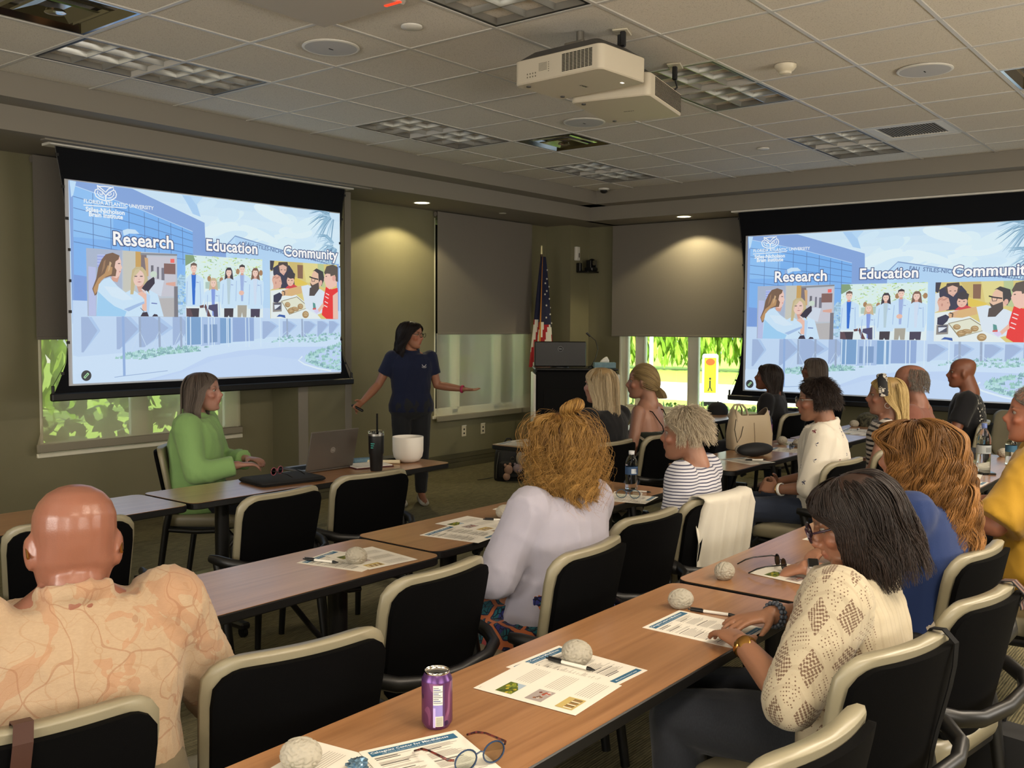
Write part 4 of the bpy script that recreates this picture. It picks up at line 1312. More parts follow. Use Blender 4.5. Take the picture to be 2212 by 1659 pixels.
# ------------------------------------------------------------------ projectors
M_proj = mat('projector_shell', '#cfc6b2', rough=.5)
M_projtop = mat('projector_dark_top', '#4b4a48', rough=.5)
def projector(label, x, y, z, sx, sy, rz, style):
    r = thing('projector', label, 'projector', (x, y, z), rz, 'projectors hung side by side')
    h = .125
    o = rrect(sx, sy, .035, 5); i1 = rrect(sx - .012, sy - .012, .03, 5)
    MB().rings([[(a, b, c) for a, b in q] for q, c in ((i1, 0), (o, .006), (o, h - .004), (i1, h))]).build('body', M_proj, r, 35)
    t0 = rrect(sx - .014, sy - .014, .03, 5); t1 = rrect(sx - .12, sy - .14, .03, 5)
    MB().rings([[(a, b, c) for a, b in q] for q, c in ((t0, h - .001), (t1, h + .045))]).build('top_cover', M_projtop, r, 35)
    MB().box((0, 0, h + .06), (.12, .12, .05), 0, .004).build('mount_plate', M_steel, r)
    MB().tube([(0, 0, h + .07), (0, 0, ZC - z)], .02, 12).build('mount_pole', M_steel, r, 50)
    g = MB()
    if style == 0:        # grid of slots on the side towards the camera
        for k in range(13):
            for j in range(8):
                g.span((-sx / 2 - .0015, -sy / 2 + .055 + j * .024, .022 + k * .0068), (-sx / 2 + .002, -sy / 2 + .055 + j * .024 + .020, .022 + k * .0068 + .0042))
    else:
        for k in range(14):
            g.span((-sx / 2 + .09, -sy / 2 - .0015, .018 + k * .0072), (sx / 2 - .03, -sy / 2 + .002, .018 + k * .0072 + .0042))
    v = g.build('vent_slots', M_blackmatte, r); v['kind'] = 'stuff'
    a = Art(.0004)
    a.text('SONY', -.035, -.008, .024, '#222222', .0006)
    p = a.build('brand_print', print_mat('matte_print', .6), r)
    p.matrix_local = Matrix.Translation((.03, .0, -.0006)) @ Matrix.Rotation(R(180), 4, 'X') @ Matrix.Rotation(R(180 if style == 0 else 90), 4, 'Z')
    for px, py in ((-sx / 2 + .05, sy / 2 - .06), (sx / 2 - .06, sy / 2 - .06)):
        MB().lathe([(.012, 0), (.012, -.006), (0, -.007)], 14, (px, py, 0)).build('foot', M_projtop, r, 50)
    if style == 0:
        a = Art(.0004)
        for k in range(7):
            a.rect(0, -k * .006, .055, -k * .006 + .0032, '#8d8676', False)
        a.up()
        for k in range(4):
            for j in range(2):
                a.ell(-.075 + k * .018, -.040 - j * .016, .0045, .0045, '#77705f', 8, 0, False)
        for k in range(5):
            a.ell(.066, -k * .011, .003, .003, '#6a6456', 8, 0, False)
        p = a.build('label_print', print_mat('matte_print', .6), r)
        p.matrix_local = Matrix.Translation((-sx / 2 - .0012, sy / 2 - .17, .085)) @ Matrix.Rotation(R(-90), 4, 'Z') @ Matrix.Rotation(R(90), 4, 'X')
        MB().box((sx / 2 - .09, -sy / 2 + .09, -.001), (.02, .012, .002)).build('status_led', mat('white_led', '#fff6e6', emit=1.5), r)
    return r
projector('nearer ceiling projector with square vent grid and dark top', 1.535, -1.525, 2.84, .395, .565, R(-3), 0)
projector('farther ceiling projector with long slotted side, behind the first', 2.13, -1.45, 2.825, .60, .46, R(12), 1)
M_cable = mat('black_cable', '#0b0b0c', rough=.5)
for i, (x, y, pts, lab) in enumerate(((1.66, -1.70, [(0, 0, -.09), (-.01, .03, -.13), (-.05, .07, -.15), (-.10, .12, -.16)], 'twin black power plugs in the ceiling above the nearer projector'),
                                     (2.40, -1.60, [(0, 0, -.07), (.03, 0, -.12), (.0, .05, -.17), (-.05, .10, -.19)], 'black power plug in the ceiling above the farther projector'))):
    r = thing('power_outlet', lab, 'outlet', (x, y, ZC - .002))
    MB().box((0, 0, -.003), (.12, .08, .008), R(20), .003).build('plate', M_cream, r)
    for dx in ((-.02, .022) if i == 0 else (0,)):
        MB().box((dx, dx, -.045), (.03, .028, .08), R(20), .006).build('plug', M_cable, r)
        MB().tube([(p[0] + dx, p[1] + dx, p[2]) for p in [(0, 0, -.08)] + pts], .006, 8).build('cord', M_cable, r, 60)

# ------------------------------------------------------------------ podium corner
PC = Vector((5.93, 1.55, 0)); PR = R(-50)
r = thing('podium', 'black lectern with pale side panel in the corner by the flag', 'lectern', PC, PR)
MB().box((0, 0, .56), (.86, .62, 1.12), 0, .02).build('cabinet', mat('lectern_black', '#08080a', rough=.8, spec=.2), r)
MB().box((0, -.312, .50), (.70, .008, .86), 0, .003).build('front_panel', M_blackmatte, r)
MB().span((-.455, -.315, .02), (-.43, .31, 1.08), .008).build('side_panel', M_white, r)
MB().span((.43, -.315, .02), (.455, .31, 1.08), .008).build('side_panel', M_white, r)
MB().box((0, .0, 1.13), (.88, .64, .022), 0, .008).build('top', M_black, r)
pm = lambda x, y, z: tuple(PC + Matrix.Rotation(PR, 3, 'Z') @ Vector((x, y, z)))
r = thing('computer_monitor', 'black monitor seen from behind on the lectern', 'monitor', pm(-.16, -.08, 1.142), PR + R(4))
MB().box((0, -.01, .145), (.56, .035, .27), 0, .01).build('panel', M_black, r)
MB().tube([(0, .02, .002), (0, .02, .10)], .03, 12).build('stand', M_black, r, 50)
MB().lathe([(.10, 0), (.10, .008), (0, .012)], 24, (0, .03, 0)).build('stand_base', M_black, r, 40)
a = Art(.0005); a.ell(0, 0, .030, .030, '#77797c', 28); a.ell(0, 0, .026, .026, '#0c0c0e', 28); a.text('DELL', 0, -.006, .017, '#8a8c90', .0006, 'CENTER')
o = a.build('logo_print', print_mat('matte_print', .6), r); o.matrix_local = Matrix.Translation((0, -.029, .20)) @ Matrix.Rotation(R(90), 4, 'X')
r = thing('gooseneck_microphone', 'black gooseneck microphone bending over the lectern', 'microphone', pm(.17, -.10, 1.142), PR)
MB().lathe([(.03, 0), (.03, .012), (.012, .02)], 16).build('base', M_black, r, 40)
MB().tube([(0, 0, .01), (.05, 0, .10), (.075, 0, .20), (.05, 0, .29), (-.01, 0, .34)], .0045, 8).build('neck', M_black, r, 60)
MB().tube([(-.01, 0, .335), (-.05, 0, .375)], [.011, .013], 10).build('head', M_black, r, 60)
r = thing('tissue_box', 'blue-grey tissue box with a tissue sticking out, on the lectern', 'box', pm(.31, -.16, 1.142), PR)
MB().box((0, 0, .03), (.23, .12, .06), 0, .004).build('carton', mat('tissue_carton', '#6f8f9a', rough=.6, noise=.3, nscale=30), r)
mb = MB(); mb.rings([[(.05 * math.cos(q) * k + s, .02 * math.sin(q) * k, z) for q in [2 * PI * i / 10 for i in range(10)]] for k, z, s in ((1, .06, 0), (.9, .08, .005), (.5, .105, .012), (.15, .12, .02))])
mb.build('tissue', M_white, r, 180)

# flag on its staff
FX, FY = 6.50, 2.43
r = thing('flag_on_staff', 'furled American flag on a staff between blind and column', 'flag', (FX, FY, 0))
MB().lathe([(.14, 0), (.14, .03), (.05, .06), (.02, .10)], 24).build('stand', mat('brass', '#b08d3c', rough=.3, metal=1), r, 40)
MB().tube([(0, 0, .05), (0, 0, 2.44)], .013, 10).build('staff', mat('staff_wood', '#3b2616', rough=.4), r, 60)
MB().tube([(0, 0, 2.43), (0, 0, 2.53)], [.017, .014], 10).build('finial', mat('pale_brass', '#d8cfa0', rough=.35, metal=.6), r, 60)
mb = MB()
nz, na = 44, 40
RED, WHT, BLU, GLD = lin('#a01621'), lin('#d7d3c8'), lin('#161a3a'), lin('#b9761f')
def fp(i, j):
    z = 2.40 - 1.30 * i / nz
    t = i / nz
    a = 2 * PI * j / na
    w = .030 + .105 * t ** .8
    rad = w * (1 + .22 * math.sin(5 * a + 1 + t * 1.5) * (.3 + t))
    return (rad * math.cos(a) * 1.15 + .012, rad * math.sin(a) * .8 - .02, z)
for i in range(nz):
    for j in range(na):
        t = (i + .5) / nz
        s = (j + .5) / na
        diag = s * 2 % 1
        if .565 < s < .60: c = GLD
        elif t < .62 + .16 * (s - .75): c = BLU
        else:
            c = RED if int((s * 12 + t * 5)) % 2 else WHT
        mb.col = c
        mb.add([fp(i, j), fp(i, j + 1), fp(i + 1, j + 1), fp(i + 1, j)], [(0, 1, 2, 3)])
M_flag = print_mat('flag_cloth', .8)
fl = mb.build('cloth', M_flag, r, fix=False)
st = MB(); st.col = lin('#d7d3c8')
for k, (t, s) in enumerate(((.12, .80), (.20, .76), (.27, .83), (.31, .74), (.38, .79), (.44, .72), (.46, .84), (.52, .78), (.55, .71), (.60, .81), (.34, .68), (.24, .70))):
    i = t * nz; j = s * na
    p = Vector(fp(i, j)) + Vector((-.003, -.006, 0)); n = Vector((math.cos(2 * PI * s) * .5 - .5, math.sin(2 * PI * s) - .3, 0)).normalized()
    u = n.cross(Vector((0, 0, 1)))
    pts = []
    for q in range(10):
        rr = .016 if q % 2 == 0 else .0065
        pts.append(tuple(p + u * (rr * math.sin(q * PI / 5)) + Vector((0, 0, rr * math.cos(q * PI / 5)))))
    for q in range(10):
        st.add([tuple(p), pts[q], pts[(q + 1) % 10]], [(0, 1, 2)])
o = st.build('stars', M_flag, r, fix=False); o['kind'] = 'stuff'

# wall camera and sensor on the corner column
r = thing('conference_camera', 'black pan-tilt camera on a bracket on the corner column', 'camera', (7.20, 2.36, 2.30))
MB().box((-.06, -.03, .0), (.05, .06, .12), 0, .008).build('wall_plate', M_black, r)
MB().box((.03, -.11, -.05), (.24, .14, .02), 0, .004).build('bracket', M_black, r)
MB().box((.08, -.11, -.015), (.13, .12, .05), 0, .012).build('body', M_black, r)
MB().ell((.08, -.12, .06), (.05, .05, .055), 18, 12).build('head', M_black, r, 180)
MB().tube([(.06, -.15, .06), (.045, -.18, .06)], .03, 16).build('lens', mat('lens_glass', '#050507', rough=.08), r, 50)
for s in (-.06, .06): MB().box((.08 + s, -.115, .045), (.012, .07, .10), 0, .004).build('yoke', M_black, r)
r = thing('wall_sensor', 'white wall box with a dark slot above the camera', 'sensor', (7.11, 2.36, 2.47))
MB().box((0, -.02, 0), (.075, .04, .17), 0, .006).build('case', M_white, r)
MB().box((.012, -.041, -.02), (.012, .004, .055)).build('slot', M_black, r)
for x, lab in ((5.46, 'wall outlet plate with two dark jacks below the translucent blind'), (5.79, 'wall outlet plate right of the two-jack plate')):
    r = thing('wall_outlet', lab, 'outlet', (x, YW, .40))
    MB().box((0, -.004, 0), (.075, .008, .12), 0, .003).build('plate', M_cream, r)
    MB().box((0, -.008, .062), (.07, .012, .008)).build('top_lip', M_white, r)
    for z in (-.025, .02):
        MB().box((0, -.009, z), (.02, .003, .018)).build('socket', M_blackmatte, r)
# ------------------------------------------------------------------ people
def vox(mb, size, smooth=3, keep=None):
    """fuse overlapping closed shapes into one continuous skin"""
    me = bpy.data.meshes.new('tmp')
    me.from_pydata(mb.v, [], mb.f)
    b = bmesh.new(); b.from_mesh(me)
    bmesh.ops.recalc_face_normals(b, faces=b.faces); b.to_mesh(me); b.free()
    o = bpy.data.objects.new('tmp', me); C.objects.link(o)
    m = o.modifiers.new('r', 'REMESH'); m.mode = 'VOXEL'; m.voxel_size = size; m.use_smooth_shade = True
    if smooth:
        q = o.modifiers.new('s', 'SMOOTH'); q.factor = .5; q.iterations = smooth
    dg = bpy.context.evaluated_depsgraph_get()
    out = bpy.data.meshes.new_from_object(o.evaluated_get(dg))
    bpy.data.objects.remove(o); bpy.data.meshes.remove(me)
    return out

def arr(me):
    v = np.empty(len(me.vertices) * 3, np.float32); me.vertices.foreach_get('co', v)
    n = np.empty(len(me.vertices) * 3, np.float32); me.vertices.foreach_get('normal', n)
    return v.reshape(-1, 3), n.reshape(-1, 3)

def put(me, v):
    me.vertices.foreach_set('co', np.ascontiguousarray(v, np.float32).ravel()); me.update()

def vcol(me, c):
    a = me.color_attributes.new('Col', 'FLOAT_COLOR', 'POINT')
    a.data.foreach_set('color', np.concatenate([c, np.ones((len(c), 1))], 1).astype(np.float32).ravel())

def wrinkle(v, seed, scale=9.0, stretch=(1, 1, .45)):
    g = np.random.default_rng(seed)
    p = v * np.array(stretch) * scale
    out = np.zeros(len(v))
    warp = np.stack([np.sin(p @ g.normal(size=3) * .7 + g.uniform(0, 6)) for _ in range(3)], 1)
    for k, a in ((1, 1.0), (1.9, .6), (3.3, .35)):
        d = g.normal(size=3); d /= np.linalg.norm(d)
        s = np.sin((p + warp * .8) @ d * k * 2.2 + g.uniform(0, 6))
        out += a * (1 - np.abs(s)) ** 2
    return out - .6

def loft(mb, secs, n=20, power=2.4):
    """secs: (centre, right axis, forward axis, half width, half depth)"""
    rs = []
    for c, r, f, a, b in secs:
        ring = []
        for k in range(n):
            t = 2 * PI * k / n
            ct, st = math.cos(t), math.sin(t)
            x = math.copysign(abs(ct) ** (2 / power), ct) * a
            y = math.copysign(abs(st) ** (2 / power), st) * b
            ring.append(tuple(c + r * x + f * y))
        rs.append(ring)
    mb.rings(rs)

def capsule(mb, pts, rad, n=12):
    mb.tube(pts, rad, n)
    for p, r in zip(pts, rad):
        mb.ell(tuple(p), r, 10, 8)

HEAD = [(-.117, .058, .012, .014), (-.112, .053, .028, .030), (-.10, .046, .040, .046), (-.080, .032, .050, .063), (-.055, .018, .057, .076), (-.025, .006, .064, .087),
        (.005, .0, .069, .093), (.035, -.004, .073, .096), (.062, -.007, .072, .094), (.085, -.010, .063, .083), (.102, -.012, .048, .065), (.113, -.013, .028, .038), (.117, -.013, .010, .014)]

def add_head(mb, H, s=1.0, ears=True, jaw=1.0):
    V = lambda x, y, z: H @ Vector((x * s, y * s, z * s))
    rs = []
    for z, cy, rx, ry in HEAD:
        j = jaw if z < -.02 else 1
        rs.append([tuple(V(rx * j * math.cos(t), cy + ry * math.sin(t), z)) for t in [2 * PI * k / 24 for k in range(24)]])
    mb.rings(rs)
    mb.tube([V(0, .086, .022), V(0, .097, -.002), V(0, .110, -.020), V(0, .106, -.032)], [.009 * s, .010 * s, .0125 * s, .010 * s], 10)
    for q in (-1, 1):
        mb.ell(tuple(V(q * .011, .098, -.030)), .0095 * s, 8, 6)
        mb.ell(tuple(V(q * .034, .080, .026)), (.022 * s, .012 * s, .007 * s), 10, 8, H.to_3x3().normalized())
        mb.ell(tuple(V(q * .042, .062, -.022)), (.022 * s, .022 * s, .020 * s), 10, 8)
        if ears:
            rot = (H.to_3x3().normalized() @ Matrix.Rotation(q * R(-22), 3, 'Z') @ Matrix.Rotation(R(-10), 3, 'X'))
            mb.ell(tuple(V(q * .076, -.010, -.004)), (.007 * s, .020 * s, .032 * s), 10, 8, rot)
            mb.ell(tuple(V(q * .074, -.004, -.026)), (.007 * s, .010 * s, .012 * s), 8, 6, rot)
    mb.ell(tuple(V(0, .098, -.050)), (.020 * s, .008 * s, .006 * s), 10, 6, H.to_3x3().normalized())
    mb.ell(tuple(V(0, .095, -.063)), (.018 * s, .009 * s, .007 * s), 10, 6, H.to_3x3().normalized())
    mb.ell(tuple(V(0, .082, -.098)), (.020 * s, .016 * s, .014 * s), 10, 6)

def add_hand(mb, Wp, d, n, side, curl=.5, spread=.12, s=1.0, thumb=.6, point=None):
    """Wp wrist, d towards the fingers, n the way the palm faces, side +1 when the thumb lies on d x n"""
    d = Vector(d).normalized(); n = Vector(n); n = (n - d * n.dot(d)).normalized()
    w = d.cross(n) * side
    secs = []
    for t, hw, ht in ((-.012, .026, .019), (.0, .027, .018), (.03, .034, .016), (.065, .040, .014), (.088, .039, .012), (.098, .033, .009)):
        secs.append((Wp + d * (t * s), w, n, hw * s, ht * s))
    loft(mb, secs, 14, 2.2)
    for k, (o, L) in enumerate(((.029, .068), (.010, .078), (-.010, .073), (-.028, .058))):
        c = curl if not hasattr(curl, '__len__') else curl[k]
        p = Wp + d * (.086 * s) + w * (o * s)
        dd = (d + w * (o / .03 * spread)).normalized()
        pts = [p]
        a = c * .55
        for seg in (.42, .32, .26):
            dirv = dd * math.cos(a) + n * math.sin(a)
            p = p + dirv * (L * seg * s)
            pts.append(p); a += c * .75
        rr = [.0098 * s, .0092 * s, .0084 * s, .0072 * s]
        mb.tube(pts, rr, 8)
        for q, r_ in zip(pts, rr):
            mb.ell(tuple(q), r_, 8, 6)
    p = Wp + d * (.022 * s) + w * (.026 * s)
    pts = [p]
    dv = (d * .62 + w * .75 + n * .25 * thumb).normalized()
    for L, tw in ((.038, .0), (.030, .45), (.026, .75)):
        q = (dv + (d * .8 - w * .45 + n * .4) * tw * thumb).normalized()
        p = p + q * (L * s); pts.append(p)
    rr = [.0145 * s, .0115 * s, .0100 * s, .0080 * s]
    mb.tube(pts, rr, 8)
    for q, r_ in zip(pts, rr):
        mb.ell(tuple(q), r_, 8, 6)

def skin_fn(t):
    a = t.add('VertexColor', layer_name='Col').outputs[0]
    o = t.obj()
    t.color(t.mix(t.math('MULTIPLY', t.noise(o, 60, 3), .22), a, t.mix(.22, a, lin('#8a4030'))))
    t.b.inputs['Subsurface Weight'].default_value = .06
    t.b.inputs['Subsurface Radius'].default_value = (.012, .005, .003)
    t.bump(t.noise(o, 320, 2), .12, .002)
M_skin = mat('skin', rough=.42, spec=.45, fn=skin_fn)
def shiny(t):
    skin_fn(t); t.b.inputs['Roughness'].default_value = .30
M_skinshiny = mat('skin_shiny', rough=.3, spec=.5, fn=shiny)
M_eye = mat('eye_white', '#8d8379', rough=.35)
M_iris = mat('iris_dark', '#2a1a10', rough=.15)

def cloth(name, color, amp=.12, bs=90, rough=.85, sheen=.15, fn=None):
    def g(t):
        o = t.obj()
        if fn: fn(t, o)
        else: t.color(t.mix(t.noise(o, 5, 3), lin(color), tuple(c * .86 for c in lin(color))))
        h = t.math('ADD', t.noise(t.mapping(o, (14, 14, 7)), 1, 3), t.math('MULTIPLY', t.noise(o, bs * 8, 2), .25))
        t.bump(h, amp * 2.5, .012)
    return mat(name, color or '#808080', rough, spec=.25, sheen=sheen, fn=g)

def hair_mat(name, dark, light, rough=.42):
    def fn(t):
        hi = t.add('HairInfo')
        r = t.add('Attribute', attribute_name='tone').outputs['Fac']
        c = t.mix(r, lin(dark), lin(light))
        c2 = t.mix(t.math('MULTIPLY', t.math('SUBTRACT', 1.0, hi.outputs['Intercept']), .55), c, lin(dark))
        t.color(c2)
        t.b.inputs['Anisotropic'].default_value = .6
    return mat(name, dark, rough, spec=.35, fn=fn)

def strands(name, paths, radii, m, parent):
    """paths (N, K, 3) -> one hair object of N strands"""
    N, K, _ = paths.shape
    h = bpy.data.hair_curves.new(name)
    h.add_curves([K] * N)
    h.attributes['position'].data.foreach_set('vector', paths.astype(np.float32).ravel())
    ra = h.attributes.get('radius') or h.attributes.new('radius', 'FLOAT', 'POINT')
    prof = np.linspace(1, .35, K)[None, :] * np.asarray(radii)[:, None]
    ra.data.foreach_set('value', prof.astype(np.float32).ravel())
    tn = h.attributes.new('tone', 'FLOAT', 'CURVE')
    tn.data.foreach_set('value', (TONE if TONE is not None and len(TONE) == N else rng.random(N)).astype(np.float32))
    h.materials.append(m)
    o = bpy.data.objects.new(name, h); C.objects.link(o)
    o.parent = parent
    return o

def smooth01(x):
    x = np.clip(x, 0, 1); return x * x * (3 - 2 * x)

def hair_fall(H, g, n, L, rx=.086, ry=.106, top=.118, K=16, flare=0., wave=(0, 0), curl=0., face=62, part=.0, jitter=.1, layer=.2, fwd=.6, back=0., short=None, front_len=1.0, hmin=0., hs=1.0, puff=0., backonly=None, clump=0):
    """hair that leaves the crown, follows the skull and then hangs; returns (n, K, 3)"""
    Lc = .155 * hs
    rx, ry, top = rx * hs, ry * hs, top * hs
    phi0 = g.uniform(-PI, PI, n)
    if backonly: phi0 = np.sign(phi0) * (PI - np.abs(g.uniform(0, R(backonly), n)))
    u = g.random(n)
    s0 = Lc * np.sqrt(g.uniform(hmin, 1, n)) * .98
    lay = g.random(n)
    tone = g.random(n)
    if clump:
        kk = g.integers(0, clump, n)
        sp = 1.1 / math.sqrt(clump)
        phi0 = g.uniform(-PI, PI, clump)[kk] + g.normal(0, sp, n)
        phi0 = (phi0 + PI) % (2 * PI) - PI
        s0 = np.clip(Lc * np.sqrt(g.uniform(hmin, 1, clump))[kk] * .98 + g.normal(0, .5 * sp * Lc, n), .004, None)
        lay = np.clip(g.random(clump)[kk] + g.normal(0, .10, n), 0, 1)
        tone = np.clip(.65 * g.random(clump)[kk] + .35 * tone, 0, 1)
        u = np.clip(g.random(clump)[kk] + g.normal(0, .12, n), 0, 1)
    if short is not None:
        s0 = g.uniform(hmin, short[0], n) * Lc
        send = s0 + g.uniform(.6, 1, n) * short[1]
    else:
        send = L * (1 - jitter * (u if clump else g.random(n)))
        send = np.where(np.abs(phi0) < R(face + 15), send * front_len, send)
        s0 = np.minimum(s0, send - .03)
    t = np.linspace(0, 1, K)[None, :]
    s = s0[:, None] + (send - s0)[:, None] * t
    a = np.minimum(s / Lc, 1) * PI / 2
    r = np.sin(a); z = np.where(s < Lc, top * np.cos(a) * 1.0, -(s - Lc)) + .004
    drop = np.maximum(0, s - Lc)
    tgt = R(face) * smooth01((s / Lc - .45) / .55)
    ph = phi0[:, None] + part * (1 - np.minimum(1, s / Lc))
    sg = np.where(ph >= 0, 1, -1)
    jit = g.uniform(0, .35, n)[:, None]
    ph = np.where(np.abs(ph) < tgt + jit * (tgt > .1), sg * (tgt + jit * np.minimum(1, tgt)), ph)
    ph = ph + sg * back * smooth01(drop / .12) * np.maximum(0, (R(140) - np.abs(ph)))
    R0 = (.90 + layer * lay[:, None] * np.minimum(1, s / .08)) + puff * np.sin(np.minimum(1, s / L) * PI) + flare * drop
    if short is not None:
        R0 = 1.0 + (layer * (s - s0[:, None]) / short[1] * g.uniform(.3, 1, n)[:, None])
    x = rx * R0 * r * np.sin(ph); y = ry * R0 * r * np.cos(ph) - .012 * hs
    P = np.stack([x, y, z * (1 + (R0 - 1) * (s < Lc) * .7)], 2)
    amp, fr = wave
    if amp:
        k = kk if clump else np.arange(n)
        base = g.uniform(0, 6.28, (clump or n))[k][:, None]; f2 = fr * g.uniform(.8, 1.25, (clump or n))[k][:, None]
        ramp = smooth01((s - s0[:, None]) / .10)
        ax = np.stack([np.cos(ph), -np.sin(ph), 0 * ph], 2); out = np.stack([np.sin(ph), np.cos(ph), 0 * ph], 2)
        P += (ax * np.sin(s * f2 + base)[..., None] + out * (np.cos(s * f2 + base) * (.8 if curl else .35))[..., None]) * (amp * ramp)[..., None]
        if curl:
            P[..., 2] += curl * np.sin(s * f2 * 1.0 + base + 1.2) * ramp
    P += g.normal(0, .0012, P.shape) * np.minimum(1, t)[..., None] * 1.0
    global TONE
    TONE = np.clip(tone * .75 + .35 * (lay - .3), 0, 1)  # inner layers toned darker: depth shade put into the strand colour
    return xform(P, H)

TONE = None
def xform(P, H):
    M = np.array(H)
    return P @ M[:3, :3].T + M[:3, 3]

def hair_slick(H, g, n, bun, K=10, lift=.006, hairline=(.55, .1), hs=1.0, loose=0.0):
    """roots over the scalp, combed to one point (given on the skull)"""
    rx, ry, rz = .079 * hs, .102 * hs, .122 * hs
    out = []
    b = Vector(bun).normalized()
    for i in range(n):
        while True:
            q = Vector((g.normal(), g.normal(), g.normal())).normalized()
            lim = -.25 if q.y < .15 else hairline[1] + (q.y - .15) * hairline[0]
            if q.z > lim: break
        ang = q.angle(b); 
        pts = []
        ax = q.cross(b)
        ax = ax.normalized() if ax.length > 1e-4 else Vector((1, 0, 0))
        w = g.uniform(.3, 1)
        for k in range(K):
            d = Matrix.Rotation(ang * k / (K - 1), 3, ax) @ q
            e = 1 + (lift + loose * w * math.sin(PI * k / (K - 1))) / .09
            pts.append((d.x * rx * e, d.y * ry * e - .012, d.z * rz * e - .003))
        out.append(pts)
    return xform(np.array(out), H)

PEOPLE = {}
def person(label, loc, rz, s=1.0, stand=False, girth=1.0, wide=1.0, lean=0., side=0., skin='#b98266', headrot=(0, 0, 0), headoff=(0, 0, 0), hs=1.0, neck=1.0,
           arms=None, top=None, bottom=None, voxel=.008, scalp=None, brows='#3a2a20', lips='#a0584a', eyes=True, female=True, shiny_skin=False, shoes=None, hairf=None, feet=(.0, 0), ears=True, jaw=1.0, extra=None):
    root = thing('person', label, 'person', loc, R(rz), 'people in the room')
    inv = (Matrix.Translation(loc) @ Matrix.Rotation(R(rz), 4, 'Z')).inverted()
    X, Y, Z = Vector((1, 0, 0)), Vector((0, 1, 0)), Vector((0, 0, 1))
    gb, wd = girth, wide
    if stand:
        zb = [(.86, .165, .115), (.93, .172, .125), (1.04, .142, .105), (1.16, .150, .112), (1.27, .168, .118), (1.35, .172, .100), (1.40, .120, .075), (1.43, .075, .062)]
        prof = [(z * s, a, b, 0.0) for z, a, b in zb]
        hipz, neckz, shz, headz = .93 * s, 1.44 * s, 1.365 * s, 1.575 * s
        base = Vector((0, 0, hipz))
    else:
        zb = [(.475, .170, .135), (.54, .185, .145), (.66, .165, .130), (.76, .155, .122), (.87, .165, .126), (.965, .178, .118), (1.02, .165, .092), (1.055, .105, .070), (1.085, .070, .058)]
        prof = [(.46 + (z - .46) * s, a, b, -.065 - .012 * math.sin((z - .48) / .6 * PI)) for z, a, b in zb]
        hipz, neckz, shz, headz = .46 + .09 * s, .46 + .625 * s, .46 + .548 * s, .46 + .75 * s
        base = Vector((0, -.09, hipz))
    Lr = Matrix.Rotation(-lean, 3, 'X') @ Matrix.Rotation(side, 3, 'Y')
    def up(p):                                   # lean and sway the trunk about the hips
        p = Vector(p)
        return base + Lr @ (p - base) if p.z > base.z else p
    fx, fy = Lr @ X, Lr @ Y
    k = s * wd
    def torso(mb, grow=0.0, z0=None, z1=None, cut=0.0):
        secs = []
        for z, a, b, y in prof:
            if z0 is not None and z < z0: continue
            if z1 is not None and z > z1: continue
            gg = gb if z < shz - .09 * s else 1 + (gb - 1) * .5
            secs.append((up((0, y, z)), X if z <= base.z else fx, Y if z <= base.z else fy, a * k * gg + grow, b * .92 * s * gg + grow))
        loft(mb, secs, 24, 2.3)
    hb = Vector((0, (-.02 if stand else -.065), headz)) + Vector(headoff)
    hc = up(hb) + Vector((0, .035 * hs, 0))
    hr = Matrix.Rotation(R(headrot[0]), 4, 'Z') @ Matrix.Rotation(-R(headrot[1]), 4, 'X') @ Matrix.Rotation(R(headrot[2]), 4, 'Y')
    H = Matrix.Translation(hc) @ hr
    sh = {q: up((q * .172 * k, (-.0 if stand else -.075), shz)) for q in (-1, 1)}
    arms = arms or {}
    pts = {}
    for q in (-1, 1):
        a = arms.get(q) or {}
        conv = (lambda p: inv @ Vector(p)) if a.get('world') else Vector
        e = conv(a['e']) if 'e' in a else Vector((q * .25 * k, -.06 if not stand else 0, .46 + .27 * s if not stand else 1.08 * s))
        w = conv(a['w']) if 'w' in a else (Vector((q * .11, .21, .60)) if not stand else Vector((q * .30, .05, .86 * s)))
        # hold arm lengths within reason
        ua, fa = .285 * s, .25 * s
        e = sh[q] + (e - sh[q]).normalized() * min((e - sh[q]).length, ua * 1.12)
        w = e + (w - e).normalized() * min((w - e).length, fa * 1.15)
        pts[q] = (sh[q], e, w, a)
    ar = (.90 if female else 1.05) * (1 + (gb - 1) * .7)
    body = MB()
    torso(body, -.012)
    capsule(body, [up((0, (-.02 if stand else -.095), neckz - .03)), hc + hr.to_3x3() @ Vector((0, -.03 * hs, -.05 * hs))], [.060 * neck * s, .054 * neck * s], 14)
    add_head(body, H, hs, ears, jaw)
    for q in (-1, 1):
        S0, e, w, a = pts[q]
        capsule(body, [S0, S0.lerp(e, .5), e], [.052 * ar, .045 * ar, .038 * ar])
        capsule(body, [e, e.lerp(w, .35), e.lerp(w, .75), w], [.038 * ar, .040 * ar, .032 * ar, .026 * ar])
        d = a.get('d') or (w - e); n = a.get('n') or (0, 0, -1)
        if a.get('worldrot'):
            rm = Matrix.Rotation(-R(rz), 3, 'Z'); d = rm @ Vector(d); n = rm @ Vector(n)
        add_hand(body, w, d, n, a.get('side', q), a.get('curl', .5), a.get('spread', .1), a.get('hs', .95 if female else 1.05), a.get('thumb', .6))
    # legs
    legs = {}
